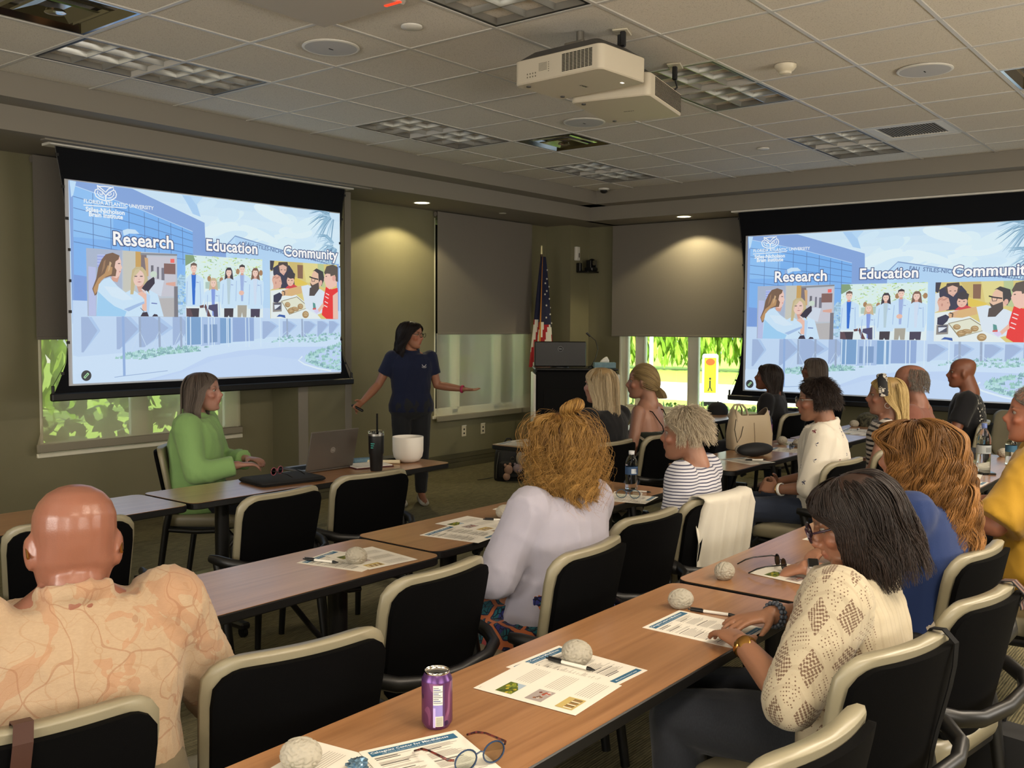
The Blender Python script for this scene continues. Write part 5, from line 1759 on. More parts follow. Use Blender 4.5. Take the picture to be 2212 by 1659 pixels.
    for q in (-1, 1):
        if stand:
            hp = Vector((q * .088 * s, 0, .90 * s)); kn = Vector((q * .095 * s, .015, .48 * s)); an = Vector((q * .10 * s, -.02, .085))
        else:
            hp = Vector((q * .092 * k, -.06, .545)); kn = Vector((q * .115 * k + feet[0] * q, .36 * (.92 + .08 * s), .525)); an = Vector((q * .115 * k + feet[0] * q, .33 + feet[1], .085))
        legs[q] = (hp, kn, an)
        capsule(body, [hp, hp.lerp(kn, .5), kn, kn.lerp(an, .35), an], [.078 * gb, .064 * gb, .048, .047, .034])
        capsule(body, [an, an + Vector((0, .10, -.045)), an + Vector((0, .155, -.055))], [.034, .032, .024])
    bm_ = vox(body, voxel, 3)
    v, nrm = arr(bm_)
    # paint and shape the face in the head's own frame
    Hi = np.array(H.inverted())
    hv = (v @ Hi[:3, :3].T + Hi[:3, 3]) / hs
    near = (np.abs(hv) < .14).all(1) & (hv[:, 1] > .02)
    def gs(cx, cz, wx, wz):
        return np.exp(-((np.abs(hv[:, 0]) - cx) / wx) ** 2 - ((hv[:, 2] - cz) / wz) ** 2) * near
    fwd_ = np.array(hr.to_3x3() @ Vector((0, 1, 0)))
    disp = -.007 * gs(.032, .010, .015, .010) - .002 * gs(0, -.0565, .02, .003) - .003 * gs(0, -.078, .02, .008)
    v = v + fwd_[None, :] * (disp * hs)[:, None]
    base_c = np.array(lin(skin))
    col = np.tile(base_c, (len(v), 1))
    def paint(mask, c, f=1.0):
        m = np.clip(mask * f, 0, 1)[:, None]
        col[:] = col * (1 - m) + np.array(lin(c))[None, :] * m
    paint(gs(.045, -.025, .025, .02), '#b5604a', .35)
    paint(np.exp(-((hv[:, 0]) / .014) ** 2 - ((hv[:, 2] + .024) / .014) ** 2) * near, '#b5604a', .35)
    paint(gs(.034, .031, .018, .0045), brows, .9)
    paint(gs(.032, .012, .014, .006), '#3a2620', .55)
    paint(np.exp(-((hv[:, 0]) / .021) ** 2 - ((hv[:, 2] + .057) / .009) ** 2) * near, lips, .85)
    if scalp:
        inside = (np.abs(hv) < .15).all(1)
        hl = np.where(hv[:, 1] > .03, .062 - (np.abs(hv[:, 0]) > .055) * .05, np.where(hv[:, 1] > -.03, .0, -.062))
        paint(smooth01((hv[:, 2] - hl) / .012) * inside * (hv[:, 2] > -.07) * (np.abs(hv[:, 0]) < .0745 + .02 * (hv[:, 2] > .03)), scalp, .95)
    put(bm_, v); vcol(bm_, col)
    bm_.materials.clear(); bm_.materials.append(M_skinshiny if shiny_skin else M_skin)
    bo = bpy.data.objects.new('body', bm_); C.objects.link(bo); bo.parent = root
    if eyes:
        for q in (-1, 1):
            c = H @ (Vector((q * .032, .0705, .010)) * hs)
            e = MB().ell(tuple(c), .0115 * hs, 12, 8).build('eye', M_eye, root, 180)
            MB().ell(tuple(c + hr.to_3x3() @ Vector((0, .0065 * hs, 0))), (.0062 * hs,) * 3, 10, 6).build('iris', M_iris, e, 180)
    info = dict(root=root, H=H, hr=hr, hc=hc, pts=pts, hs=hs, up=up, sh=sh, legs=legs, prof=prof, fx=fx, fy=fy, inv=inv, s=s, k=k, neckz=neckz, shz=shz, gb=gb, ar=ar, stand=stand)
    # trousers or skirt
    if bottom:
        mb = MB(); fl = bottom.get('fit', .012)
        if not stand:
            loft(mb, [(Vector((0, -.09, .455)), X, Y, .165 * k * gb, .14 * s * gb), (Vector((0, -.09, .50)), X, Y, .188 * k * gb + fl, .155 * s * gb), (Vector((0, -.085, .60)), X, Y, .176 * k * gb + fl, .140 * s * gb + fl), (Vector((0, -.085, .68)), X, Y, .160 * k * gb + fl, .130 * s * gb + fl)], 24)
        else:
            loft(mb, [(Vector((0, 0, .80 * s)), X, Y, .13 * k, .09), (Vector((0, 0, .86 * s)), X, Y, .178 * k * gb, .128), (Vector((0, 0, .93 * s)), X, Y, .178 * k * gb + fl, .13 + fl), (Vector((0, 0, 1.02 * s)), X, Y, .150 * k * gb + fl, .11 + fl)], 24)
        if bottom.get('skirt'):
            loft(mb, [(Vector((0, -.10, .52)), X, Z, .20 * k, .085), (Vector((0, .10, .53)), X, Z, .23 * k, .085), (Vector((0, .32, .53)), X, Z, .24 * k, .080), (Vector((0, .385, .50)), X, Z, .23 * k, .07)], 24)
            loft(mb, [(Vector((0, .30, .56)), X, Y, .22 * k, .10), (Vector((0, .32, .45)), X, Y, .235 * k, .115), (Vector((0, .31, .25)), X, Y, .255 * k, .135), (Vector((0, .30, bottom.get('end', .14))), X, Y, .275 * k, .155)], 24)
            loft(mb, [(Vector((-.16, -.04, .56)), X, Y, .10, .15), (Vector((-.20, .0, .40)), X, Y, .07, .16), (Vector((-.23, .04, .24)), X, Y, .05, .15)], 16)
        else:
            for q in (-1, 1):
                hp, kn, an = legs[q]
                end = kn.lerp(an, bottom.get('len', .97))
                L1 = bottom.get('leg', 1.0)
                capsule(mb, [hp, hp.lerp(kn, .5), kn], [.088 * gb + fl * .5, .074 * gb * L1 + fl * .5, .060 * L1 + fl])
                mb.tube([kn, kn.lerp(end, .5), end], [.060 * L1 + fl, .056 * L1 + fl, .048 * L1 + fl * .6], 14)
        gm = vox(mb, bottom.get('voxel', .012), 3)
        vv, nn = arr(gm); put(gm, vv + nn * (wrinkle(vv, len(label), 11) * bottom.get('wr', .0035))[:, None])
        gm.materials.clear(); gm.materials.append(bottom['mat'])
        o = bpy.data.objects.new(bottom.get('name', 'trousers'), gm); C.objects.link(o); o.parent = root
    if top:
        mb = MB(); fl = top.get('fit', .014)
        z0 = top.get('hem', (.50 if not stand else .82 * s))
        zt = top.get('topz', neckz - .012)
        secs = []
        for z, a, b, y in prof:
            if z < z0 - .02 or z > zt: continue
            gg = gb if z < shz - .09 * s else 1 + (gb - 1) * .5
            secs.append((up((0, y, z)), X if z <= base.z else fx, Y if z <= base.z else fy, a * k * gg + fl, b * .92 * s * gg + fl))
        if top.get('flare'):
            c, x_, y_, a, b = secs[0]; secs[0] = (c, x_, y_, a + top['flare'], b + top['flare'])
        loft(mb, secs, 28, 2.3)
        if top.get('yoke', True):
            for q in (-1, 1):
                mb.ell(tuple(sh[q].lerp(up((0, -.075 if not stand else 0, shz + .01)), .22)), (.064 * k, .060 * s, .052 * s), 14, 10)
        sl_ = top.get('sleeve', .5)
        for q in (-1, 1):
            if sl_ <= 0: continue
            S0, e, w, a = pts[q]
            fat = top.get('fat', .018)
            rr = lambda base_, u: base_ * ar + fat * (1 - .35 * u)
            if sl_ <= 1:
                end = S0.lerp(e, sl_)
                mb.tube([S0, S0.lerp(end, .5), end], [rr(.056, 0), rr(.052, .4), rr(.048, .2) + top.get('cuff', .004)], 16)
                mb.ell(tuple(S0), rr(.056, 0), 12, 8)
            else:
                end = e.lerp(w, sl_ - 1)
                capsule(mb, [S0, S0.lerp(e, .5), e], [rr(.056, 0), rr(.050, .3), rr(.044, .6)], 16)
                mb.tube([e, e.lerp(end, .5), end], [rr(.044, .6), rr(.042, .8), rr(.036, 1) + top.get('cuff', 0)], 16)
        if top.get('collar'):
            c0 = up((0, -.09 if not stand else -.01, neckz - .012)); 
            ring = [c0 + fx * (.072 * s * math.cos(t)) + fy * (.066 * s * math.sin(t) + .006) + Z * (-.016 * math.sin(t)) for t in [2 * PI * i / 20 for i in range(20)]]
            mb.tube(ring, .014, 8, (0, 0, 1), 1.7, closed=True)
        gm = vox(mb, top.get('voxel', .011), 3)
        vv, nn = arr(gm); put(gm, vv + nn * (wrinkle(vv, len(label) + 5, top.get('ws', 9)) * top.get('wr', .005))[:, None])
        gm.materials.clear(); gm.materials.append(top['mat'])
        o = bpy.data.objects.new(top.get('name', 'shirt'), gm); C.objects.link(o); o.parent = root
        info['top'] = o
    if shoes:
        for q in (-1, 1):
            hp, kn, an = legs[q]
            mb = MB()
            rs = []
            for y, hw, h in ((-.055, .026, .07), (-.045, .034, .085), (.0, .037, .085), (.05, .040, .070), (.10, .044, .055), (.15, .040, .043), (.175, .026, .034)):
                rs.append([(an.x + hw * math.cos(t), an.y + y, max(.002, h * .5 + h * .52 * math.sin(t))) for t in [2 * PI * i / 14 for i in range(14)]])
            mb.rings(rs)
            o = mb.build('shoe', shoes, root, 180)
    if hairf:
        hairf(info)
    if extra:
        extra(info)
    return info

def glasses(info, m, style='round', parent=None, dy=.0, tint=None):
    """spectacles worn on the face; a child of the person"""
    H, hs = info['H'], info['hs']
    V = lambda x, y, z: H @ (Vector((x, y, z)) * hs)
    mb = MB()
    for q in (-1, 1):
        pts = []
        for i in range(20):
            t = 2 * PI * i / 20
            x, z = .025 * math.cos(t), (.019 if style != 'cat' else .018) * math.sin(t)
            if style == 'cat' and z > 0: z += .006 * max(0, math.cos(t) * 1)
            if style == 'square':
                x = .025 * math.copysign(abs(math.cos(t)) ** .6, math.cos(t)); z = .017 * math.copysign(abs(math.sin(t)) ** .6, math.sin(t))
            pts.append(V(q * (.033 + x), .106 - .14 * abs(.033 + x) ** 1.4 + .008, z + .008 - dy))
        mb.tube(pts, .0022 * hs * (1.5 if style == 'cat' else 1), 6, closed=True)
        mb.tube([V(q * .060, .098, .014 - dy), V(q * .076, .07, .014 - dy), V(q * .079, .01, .010 - dy), V(q * .078, -.02, -.004 - dy)], .0022 * hs * (1.5 if style == 'cat' else 1), 6)
    mb.tube([V(-.009, .110, .010 - dy), V(0, .113, .012 - dy), V(.009, .110, .010 - dy)], .0018 * hs, 6)
    return mb.build('glasses', m, info['root'], 60)

def band(info, q, t, r, m, name, rad=.0035, wide=2.2, n=20):
    """bracelet or watch strap round a forearm; t along the forearm from elbow to wrist"""
    S0, e, w, a = info['pts'][q]
    c = e.lerp(w, t); d = (w - e).normalized(); u = d.orthogonal().normalized(); v = d.cross(u)
    pts = [c + u * (r * math.cos(k)) + v * (r * math.sin(k)) for k in [2 * PI * i / n for i in range(n)]]
    mb = MB(); mb.tube(pts, rad, 8, d, wide, closed=True)
    return mb.build(name, m, info['root'], 60), c, d
# ------------------------------------------------------------------ cloth patterns
def sep(t, o):
    n = t.add('SeparateXYZ'); t.l.new(o, n.inputs[0]); return n.outputs
def stripes(c1, c2, f, duty=.5):
    def fn(t, o):
        z = sep(t, o)[2]
        w = t.math('FRACT', t.math('MULTIPLY', t.math('ADD', z, t.math('MULTIPLY', t.noise(o, 9, 1), .012)), f))
        t.color(t.mix(t.math('GREATER_THAN', w, duty), lin(c1), lin(c2)))
    return fn
def vor(t, o, scale, feature='F1', rnd=1.0):
    n = t.add('TexVoronoi', feature=feature)
    t.l.new(o, n.inputs['Vector']); n.inputs['Scale'].default_value = scale; n.inputs['Randomness'].default_value = rnd
    return n
def floral(t, o):
    d = t.add('TexNoise'); t.l.new(o, d.inputs['Vector']); d.inputs['Scale'].default_value = 5
    wv = t.add('VectorMath', operation='MULTIPLY_ADD'); t.l.new(d.outputs['Color'], wv.inputs[0]); wv.inputs[1].default_value = (.28, .28, .28); t.l.new(o, wv.inputs[2])
    e = vor(t, t.mapping(wv.outputs[0], (1, 1, .6), (.3, .5, .9)), 8, 'DISTANCE_TO_EDGE').outputs['Distance']
    e2 = vor(t, t.mapping(wv.outputs[0], (1, 3, .5), (.9, .2, .4)), 14, 'DISTANCE_TO_EDGE').outputs['Distance']
    blot = t.math('MULTIPLY', t.math('GREATER_THAN', t.noise(o, 5.5, 3, .5, 1.5), .56), .55)
    base = t.mix(t.noise(t.mapping(o, (120, 120, 400)), 1, 2), lin('#b39c80'), lin('#a28a70'))
    c = t.mix(blot, base, lin('#a67a5c'))
    c = t.mix(t.math('MULTIPLY', t.math('LESS_THAN', e2, .02), .30), c, lin('#98704f'))
    t.color(t.mix(t.math('MULTIPLY', t.math('LESS_THAN', e, .011), .5), c, lin('#8e6248')))
def leafskirt(t, o):
    v = vor(t, t.mapping(o, (1, 1, .75), (.4, .6, .3)), 12, 'DISTANCE_TO_EDGE', .8).outputs['Distance']
    w = vor(t, t.mapping(o, (1, 1, .6), (.5, .2, .9)), 48, 'DISTANCE_TO_EDGE').outputs['Distance']
    ins = t.mix(t.math('LESS_THAN', w, .06), t.mix(t.math('GREATER_THAN', t.noise(o, 8, 1), .5), lin('#1d5a66'), lin('#2a2f6c')), lin('#0d1024'))
    c = t.mix(t.math('LESS_THAN', v, .13), ins, lin('#1b1a3c'))
    c = t.mix(t.math('LESS_THAN', v, .085), c, lin('#b0623a'))
    t.color(t.mix(t.math('GREATER_THAN', t.noise(o, 9, 2, .5, 1), .66), c, lin('#9c3a44')))
def stars(t, o):
    v = vor(t, o, 13)
    d = v.outputs['Distance']; p = v.outputs['Position']
    cr = t.mix(t.math('GREATER_THAN', t.noise(p, 9, 0), .5), lin('#2c3350'), lin('#6a2030'))
    dl = t.add('VectorMath', operation='SUBTRACT'); t.l.new(t.mapping(o, (13, 13, 13)), dl.inputs[0]); t.l.new(t.mapping(p, (13, 13, 13)), dl.inputs[1])
    x, y, z = sep(t, dl.outputs[0])
    ang = t.math('ARCTAN2', z, t.math('ADD', y, x))
    rad = t.math('MULTIPLY_ADD', t.math('COSINE', t.math('MULTIPLY', ang, 5.0)), .075, .125)
    t.color(t.mix(t.math('LESS_THAN', d, rad), lin('#d9d2c3'), cr))
def crochet(t, o):
    x, y, z = sep(t, o)
    a = t.math('MULTIPLY', t.math('ADD', y, t.math('MULTIPLY', z, .62)), 15)
    b = t.math('MULTIPLY', t.math('SUBTRACT', y, t.math('MULTIPLY', z, .62)), 15)
    fa, fb = t.math('FRACT', a), t.math('FRACT', b)
    edge = t.math('MAXIMUM', t.math('LESS_THAN', fa, .20), t.math('LESS_THAN', fb, .20))
    kind = t.math('FRACT', t.math('MULTIPLY', t.math('ADD', t.math('FLOOR', a), t.math('FLOOR', b)), .5))
    v = vor(t, t.mapping(o, (1, 1, 1), (.3, .2, .1)), 150, 'F1', .10).outputs['Distance']
    hole = t.math('LESS_THAN', v, t.math('MULTIPLY_ADD', kind, .40, .30))
    side = t.math('MULTIPLY', t.math('GREATER_THAN', t.math('ABSOLUTE', x), .155), t.math('GREATER_THAN', z, .60))
    m = t.math('MULTIPLY', t.math('MULTIPLY', hole, t.math('SUBTRACT', 1.0, edge)), side)
    rib = t.math('FRACT', t.math('MULTIPLY', x, 42))
    base = t.mix(t.math('MULTIPLY', t.math('LESS_THAN', rib, .25), .35), lin('#b3a890'), lin('#978b75'))
    base = t.mix(t.math('MULTIPLY', t.noise(t.mapping(o, (60, 60, 160)), 1, 2), .4), base, lin('#a99b80'))
    t.color(t.mix(t.math('MULTIPLY', m, .85), base, lin('#5c4030')))
def zigzag(t, o):
    x, y, z = sep(t, o)
    w = t.math('ADD', t.math('MULTIPLY', z, 9), t.math('MULTIPLY', t.math('PINGPONG', t.math('MULTIPLY', t.math('ADD', x, t.math('MULTIPLY', y, .6)), 9), .5), 1.6))
    f = t.math('FRACT', t.math('ADD', w, t.math('MULTIPLY', t.noise(o, 6, 1), .8)))
    t.color(t.mix(t.math('GREATER_THAN', f, .78), lin('#20261f'), lin('#a89f8c')))
def denim(c1, c2):
    def fn(t, o):
        t.color(t.mix(t.noise(o, 4, 3), lin(c1), t.mix(t.noise(t.mapping(o, (400, 400, 90)), 1, 1), lin(c1), lin(c2))))
    return fn
def printed_black(t, o):
    x, y, z = sep(t, o)
    e = vor(t, t.mapping(o, (1, 1, 1)), 26, 'DISTANCE_TO_EDGE').outputs['Distance']
    m = t.math('MULTIPLY', t.math('GREATER_THAN', t.noise(o, 30, 1), .56), t.math('LESS_THAN', e, .12))
    m = t.math('MULTIPLY', m, t.math('MULTIPLY', t.math('LESS_THAN', y, -.15), t.math('GREATER_THAN', z, .80)))
    t.color(t.mix(m, lin('#17171b'), lin('#b9b6ae')))
C_ = {
    'navy': cloth('navy_polo', '#161d38', .10), 'char': cloth('charcoal_trousers', '#24262b', .10), 'green': cloth('green_cotton', '#86ad6b', .16),
    'floral': cloth('faded_leaf_linen', '', .16, fn=floral), 'lav': cloth('lavender_sweat', '#a9a6b4', .10), 'skirt': cloth('leaf_print_skirt', '', .08, fn=leafskirt),
    'blacktop': cloth('black_knit', '#0c0c10', .10), 'jean': cloth('blue_denim', '', .12, fn=denim('#2a3142', '#3c475c')), 'jeand': cloth('faded_dark_denim', '', .12, fn=denim('#25272d', '#3d424b')),
    'stripe': cloth('fine_striped_jersey', '', .08, fn=stripes('#c4c3c9', '#45475e', 72, .64)), 'dark': cloth('dark_twill', '#1b1d26', .08), 'stars': cloth('star_print_cotton', '', .16, fn=stars),
    'navycard': cloth('navy_cardigan', '#171a2a', .1), 'bw': cloth('bold_striped_jersey', '', .08, fn=stripes('#cdc4bb', '#1a1a22', 34, .55)), 'salmon': cloth('dusty_pink_tee', '#8a5a4c', .1),
    'black': cloth('black_printed_tee', '', .08, fn=printed_black), 'crochet': cloth('crochet_cotton', '', .14, fn=crochet), 'blue': cloth('royal_blue_knit', '#1d3160', .1), 'whitep': cloth('white_trousers', '#b9b0a2', .1),
    'yellow': cloth('mustard_tee', '#bf942f', .12), 'dress': cloth('dark_zigzag_dress', '', .06, fn=zigzag), 'khaki': cloth('khaki_twill', '#6e6450', .08),
}
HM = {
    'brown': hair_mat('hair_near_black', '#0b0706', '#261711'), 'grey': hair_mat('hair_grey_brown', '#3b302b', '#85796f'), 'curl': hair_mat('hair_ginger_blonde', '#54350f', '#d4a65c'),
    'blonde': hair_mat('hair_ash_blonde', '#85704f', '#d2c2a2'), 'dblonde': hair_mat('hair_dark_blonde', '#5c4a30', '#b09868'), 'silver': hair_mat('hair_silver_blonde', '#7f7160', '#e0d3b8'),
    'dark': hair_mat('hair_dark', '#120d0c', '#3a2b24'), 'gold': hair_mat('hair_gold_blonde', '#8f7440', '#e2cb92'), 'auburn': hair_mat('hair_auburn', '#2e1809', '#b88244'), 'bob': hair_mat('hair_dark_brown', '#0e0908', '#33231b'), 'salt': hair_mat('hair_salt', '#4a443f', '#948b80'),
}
M_frameblk = mat('spectacle_black', '#0c0b0d', rough=.25)
M_frametort = mat('spectacle_tortoise', '#3a1c1a', rough=.25)
M_gold = mat('gold_metal', '#b98a4a', rough=.25, metal=1)
M_pink = mat('pink_silicone', '#a5284e', rough=.5)
def HF(matname, n, r=.0009, seed=1, **kw):
    def f(i):
        g = np.random.default_rng(seed)
        P = hair_fall(i['H'], g, n, hs=i['hs'], **kw)
        strands('hair', P, np.full(n, r), HM[matname], i['root'])
    return f

# ------------------------------------------------------------------ the presenter
def ex(i):
    glasses(i, M_frameblk)
    b, c, d = band(i, -1, .97, .031, M_pink, 'wrist_strap', .005, 2.4)
    a = Art(.0006)
    a.line([(-.018, .012), (-.012, .0), (0, -.004), (.012, .0), (.018, .012)], .004, '#c8c8cc'); a.rect(-.022, -.012, .022, -.009, '#b8b8bc'); a.rect(-.016, -.018, .016, -.015, '#9a9aa0')
    o = a.build('chest_logo', print_mat('matte_print', .6), i['root'])
    o.matrix_local = Matrix.Translation((-.085, .148, 1.235)) @ Matrix.Rotation(R(180), 4, 'Z') @ Matrix.Rotation(R(84), 4, 'X')
PR1 = person('presenter in a navy polo standing with arms spread, dark wavy hair, glasses', (3.44, 1.57, 0), 146, s=.955, stand=True, girth=1.10, wide=1.04, skin='#9a6a52', headrot=(52, 6, 0),
    arms={1: dict(e=(.285, -.03, 1.065), w=(.445, .09, .925), d=(.62, .35, -.45), n=(-.2, .75, -.3), curl=(.5, .9, .9, .6), spread=.25), -1: dict(e=(-.235, .0, 1.055), w=(-.44, .13, 1.025), d=(-.95, .28, -.06), n=(0, .1, 1), curl=.22, side=1, spread=.2)},
    top=dict(mat=C_['navy'], sleeve=.62, hem=.80, collar=True, fit=.016, fat=.014, flare=.004, name='polo_shirt'), bottom=dict(mat=C_['char'], fit=.008), voxel=.0075, scalp='#120c0a', shoes=mat('canvas_shoe', '#b9b5ab', rough=.7), brows='#1a100c',
    hairf=HF('brown', 3600, .0012, 11, L=.60, rx=.092, ry=.112, wave=(.015, 34), clump=110, face=66, layer=.26, flare=.22, back=.35), extra=ex)

S0_, e_, w_, a_ = PR1['pts'][1]
rm = Matrix.Translation((3.44, 1.57, 0)) @ Matrix.Rotation(R(146), 4, 'Z')
hp_ = rm @ (w_ + Vector((.62, .35, -.45)).normalized() * .075 + Vector((-.2, .75, -.3)).normalized() * .022)
r = thing('remote_clicker', 'small black presentation remote in the presenter\'s lowered hand', 'remote', hp_)
MB().box((0, 0, 0), (.115, .030, .022), 0, .008).build('body', M_black, r)
MB().box((-.028, 0, .0115), (.022, .014, .003), 0, .001).build('button', mat('clicker_button', '#7c8a3a', rough=.4), r)
r.rotation_euler = (0, R(28), R(-48))
# ------------------------------------------------------------------ seated audience
person('woman with long grey-brown hair in a green shirt, seated in profile', (.72, .60, 0), 218.5, s=.965, girth=1.10, skin='#a07666', headrot=(2, 0, 0),
    arms={1: dict(e=(.26, .0, .73), w=(.16, .22, .765), d=(-.45, 1, 0), n=(0, 0, -1), curl=.6), -1: dict(e=(-.26, .0, .73), w=(-.10, .20, .765), d=(.5, 1, 0), n=(0, 0, -1), curl=.6)},
    top=dict(mat=C_['green'], sleeve=1.92, fit=.030, fat=.034, hem=.47, flare=.02, collar=True, wr=.008, cuff=.006), bottom=dict(mat=C_['dark']), voxel=.008, scalp='#4a3d36', brows='#6a584a',
    hairf=HF('grey', 3400, .0011, 12, L=.455, rx=.088, ry=.106, face=64, layer=.22, flare=.20, wave=(.003, 14), clump=200, back=.2), shoes=M_black)

def baldx(i):
    H = i['H']; hs = i['hs']
    MB().tube([H @ (Vector(p) * hs) for p in ((.075, .08, .016), (.0800, .03, .014), (.0795, -.005, .010), (.078, -.03, -.012))], .0035, 8).build('spectacle_arm', M_gold, i['root'], 60)
    MB().tube([H @ (Vector(p) * hs) for p in ((-.075, .08, .016), (-.0800, .03, .014), (-.0795, -.005, .010), (-.078, -.03, -.012))], .0035, 8).build('spectacle_arm', M_gold, i['root'], 60)
person('bald man from behind in a pale leaf-print shirt, large at lower left', (-1.67, -2.42, 0), -16, s=.94, girth=1.14, wide=1.15, skin='#8c5c4a', headrot=(-6, 8, 2), headoff=(.01, -.02, -.045), hs=1.13, neck=1.06, female=False, shiny_skin=True, jaw=1.12, voxel=.0055,
    arms={1: dict(e=(.335, .02, .70), w=(.22, .24, .76), curl=.6), -1: dict(e=(-.335, .02, .70), w=(-.2, .25, .76), curl=.6)},
    top=dict(mat=C_['floral'], sleeve=1.02, fit=.018, fat=.026, hem=.47, collar=True, wr=.006, voxel=.008, ws=11), bottom=dict(mat=C_['khaki']), brows='#6a584a', shoes=M_black, extra=baldx)

def bunhair(i):
    g = np.random.default_rng(14)
    n = 4200
    P = hair_fall(i['H'], g, n, L=.375, hs=i['hs'], rx=.084, ry=.106, wave=(.017, 66), curl=.014, clump=170, face=66, layer=.26, flare=.32, K=28, jitter=.28, puff=.05)
    strands('hair', P, np.full(n, .0011), HM['curl'], i['root'])
    # flyaway frizz
    P = hair_fall(i['H'], g, 500, L=.40, hs=i['hs'], rx=.094, ry=.118, wave=(.018, 60), curl=.014, face=60, layer=.5, flare=.35, K=24, jitter=.4, puff=.2)
    strands('frizz', P, np.full(500, .0005), HM['curl'], i['root'])
    c = Vector((.018, -.062, .132)) * i['hs']
    ax = Matrix.Rotation(R(-28), 3, 'X')
    N, K = 900, 22
    th = g.uniform(0, 2 * PI, N)[:, None]; ph0 = g.uniform(0, 2 * PI, N)[:, None]
    t = np.linspace(0, 1, K)[None, :]
    thv = th + t * 1.6; ph = ph0 + t * 4.2
    rm = .019 * g.uniform(.8, 1.15, N)[:, None]
    Rr = .025 + rm * np.cos(ph)
    Q = np.stack([Rr * np.cos(thv), Rr * np.sin(thv), rm * np.sin(ph)], 2) * i['hs']
    Q = Q @ np.array(ax).T + np.array(c)
    strands('bun', xform(Q, i['H']), np.full(N, .0012), HM['curl'], i['root'])
person('woman with a curly ginger-blonde bun, lavender sweatshirt and leaf-print skirt', (.12, -2.37, 0), -6, s=.90, girth=1.12, wide=1.06, skin='#b07a5c', headrot=(4, 4, -4), headoff=(.0, -.03, .03), hs=1.0,
    arms={1: dict(e=(.245, .04, .72), w=(.10, .20, .64), curl=.6), -1: dict(e=(-.27, -.02, .72), w=(-.13, .20, .64), curl=.6)},
    top=dict(mat=C_['lav'], sleeve=1.9, fit=.026, fat=.032, hem=.50, name='sweatshirt', wr=.008, voxel=.009, ws=7, flare=.01), bottom=dict(mat=C_['skirt'], skirt=True, name='skirt', fit=.02, wr=.008), voxel=.0065, scalp='#6a4518', hairf=bunhair, shoes=M_black)

person('blonde woman with straight hair and clasped hands at the front table', (2.62, -.93, 0), -4, s=.99, skin='#a87c68', headrot=(12, 2, 0),
    arms={1: dict(e=(.24, .06, .76), w=(.10, .30, .80), d=(-.55, .8, .25), n=(-.8, -.4, 0), curl=.9), -1: dict(e=(-.22, .08, .76), w=(-.06, .31, .80), d=(.35, .9, .35), n=(.85, -.3, 0), curl=.8)},
    top=dict(mat=C_['blacktop'], sleeve=.45, hem=.49), bottom=dict(mat=C_['jean']), voxel=.009, scalp='#8a7550',
    hairf=HF('blonde', 2800, .0014, 15, L=.445, rx=.088, ry=.106, face=62, layer=.22, flare=.16, wave=(.003, 12), clump=120, back=.25), shoes=M_black)

def lowbun(i):
    g = np.random.default_rng(16)
    P = hair_slick(i['H'], g, 1700, (0, -1, -.42), lift=.006, hs=i['hs'], loose=.006)
    strands('hair', P, np.full(len(P), .0013), HM['dblonde'], i['root'])
    n = 500
    t = np.linspace(0, 1, 10)[None, :]
    a = g.uniform(0, 6.28, n)[:, None]; r = g.uniform(0, .022, n)[:, None]
    x = r * np.cos(a) * (1 + 1.2 * np.sin(t * 2.4)); y = -.105 - .03 * t + r * np.sin(a) * (1 + np.sin(t * 2.4)); z = -.045 - t * .075
    strands('ponytail', xform(np.stack([x, y, z + 0 * x], 2) * i['hs'], i['H']), np.full(n, .0013), HM['dblonde'], i['root'])
    for q in (-1, 1):
        p = [i['up']((q * .085, .0, .845)), i['up']((q * .10, .01, .94)), i['up']((q * .105, -.06, 1.022)), i['up']((q * .10, -.15, 1.0)), i['up']((q * .07, -.215, .90)), i['up']((q * .045, -.222, .82))]
        MB().tube(p, .004, 6).build('shoulder_strap', M_blackmatte, i['root'], 60)
person('woman with a low ponytail and bare back in a dark zigzag dress', (3.20, -.90, 0), 8, s=.985, girth=1.05, skin='#9c7360', headrot=(20, 2, 0),
    top=dict(mat=C_['dress'], sleeve=0, hem=.47, topz=.90, yoke=False, fit=.010, name='dress_bodice', wr=.002), bottom=dict(mat=C_['dress'], skirt=True, name='dress_skirt'), voxel=.008, scalp='#6f5a38', hairf=lowbun, shoes=M_black)

def p7x(i):
    band(i, -1, .93, .032, M_white, 'watch_strap', .004, 2.0)
    H = i['H']; hs = i['hs']
    MB().ell(tuple(H @ (Vector((-.082, -.022, .018)) * hs)), (.006, .009, .012), 8, 6).build('hearing_aid', mat('silver_plastic', '#b0aca4', rough=.3), i['root'], 180)
def pixie(i):
    g = np.random.default_rng(17)
    P = hair_fall(i['H'], g, 3600, L=.3, hs=i['hs'], short=(1.12, .044), layer=.34, face=78, K=9, part=.5)
    strands('hair', P, np.full(3600, .0010), HM['silver'], i['root'])
person('woman with short silver-blonde hair and fine-striped T-shirt, hearing aid', (1.20, -2.32, 0), 6, s=.86, girth=.98, skin='#946a54', headrot=(6, 2, 0), headoff=(0, .0, 0),
    arms={-1: dict(e=(1.02, -2.40, .68), w=(1.09, -2.20, .64), world=True, d=(.2, .9, .05), n=(.6, 0, -.6), curl=.7), 1: dict(e=(1.45, -2.30, .68), w=(1.24, -2.14, .65), world=True, d=(-.7, .6, 0), n=(-.3, 0, -.8), curl=.7)},
    top=dict(mat=C_['stripe'], sleeve=.88, fit=.020, fat=.028, hem=.48, wr=.005, ws=8), bottom=dict(mat=C_['dark']), voxel=.0065, scalp='#8f8068', hairf=pixie, extra=p7x, shoes=M_black)

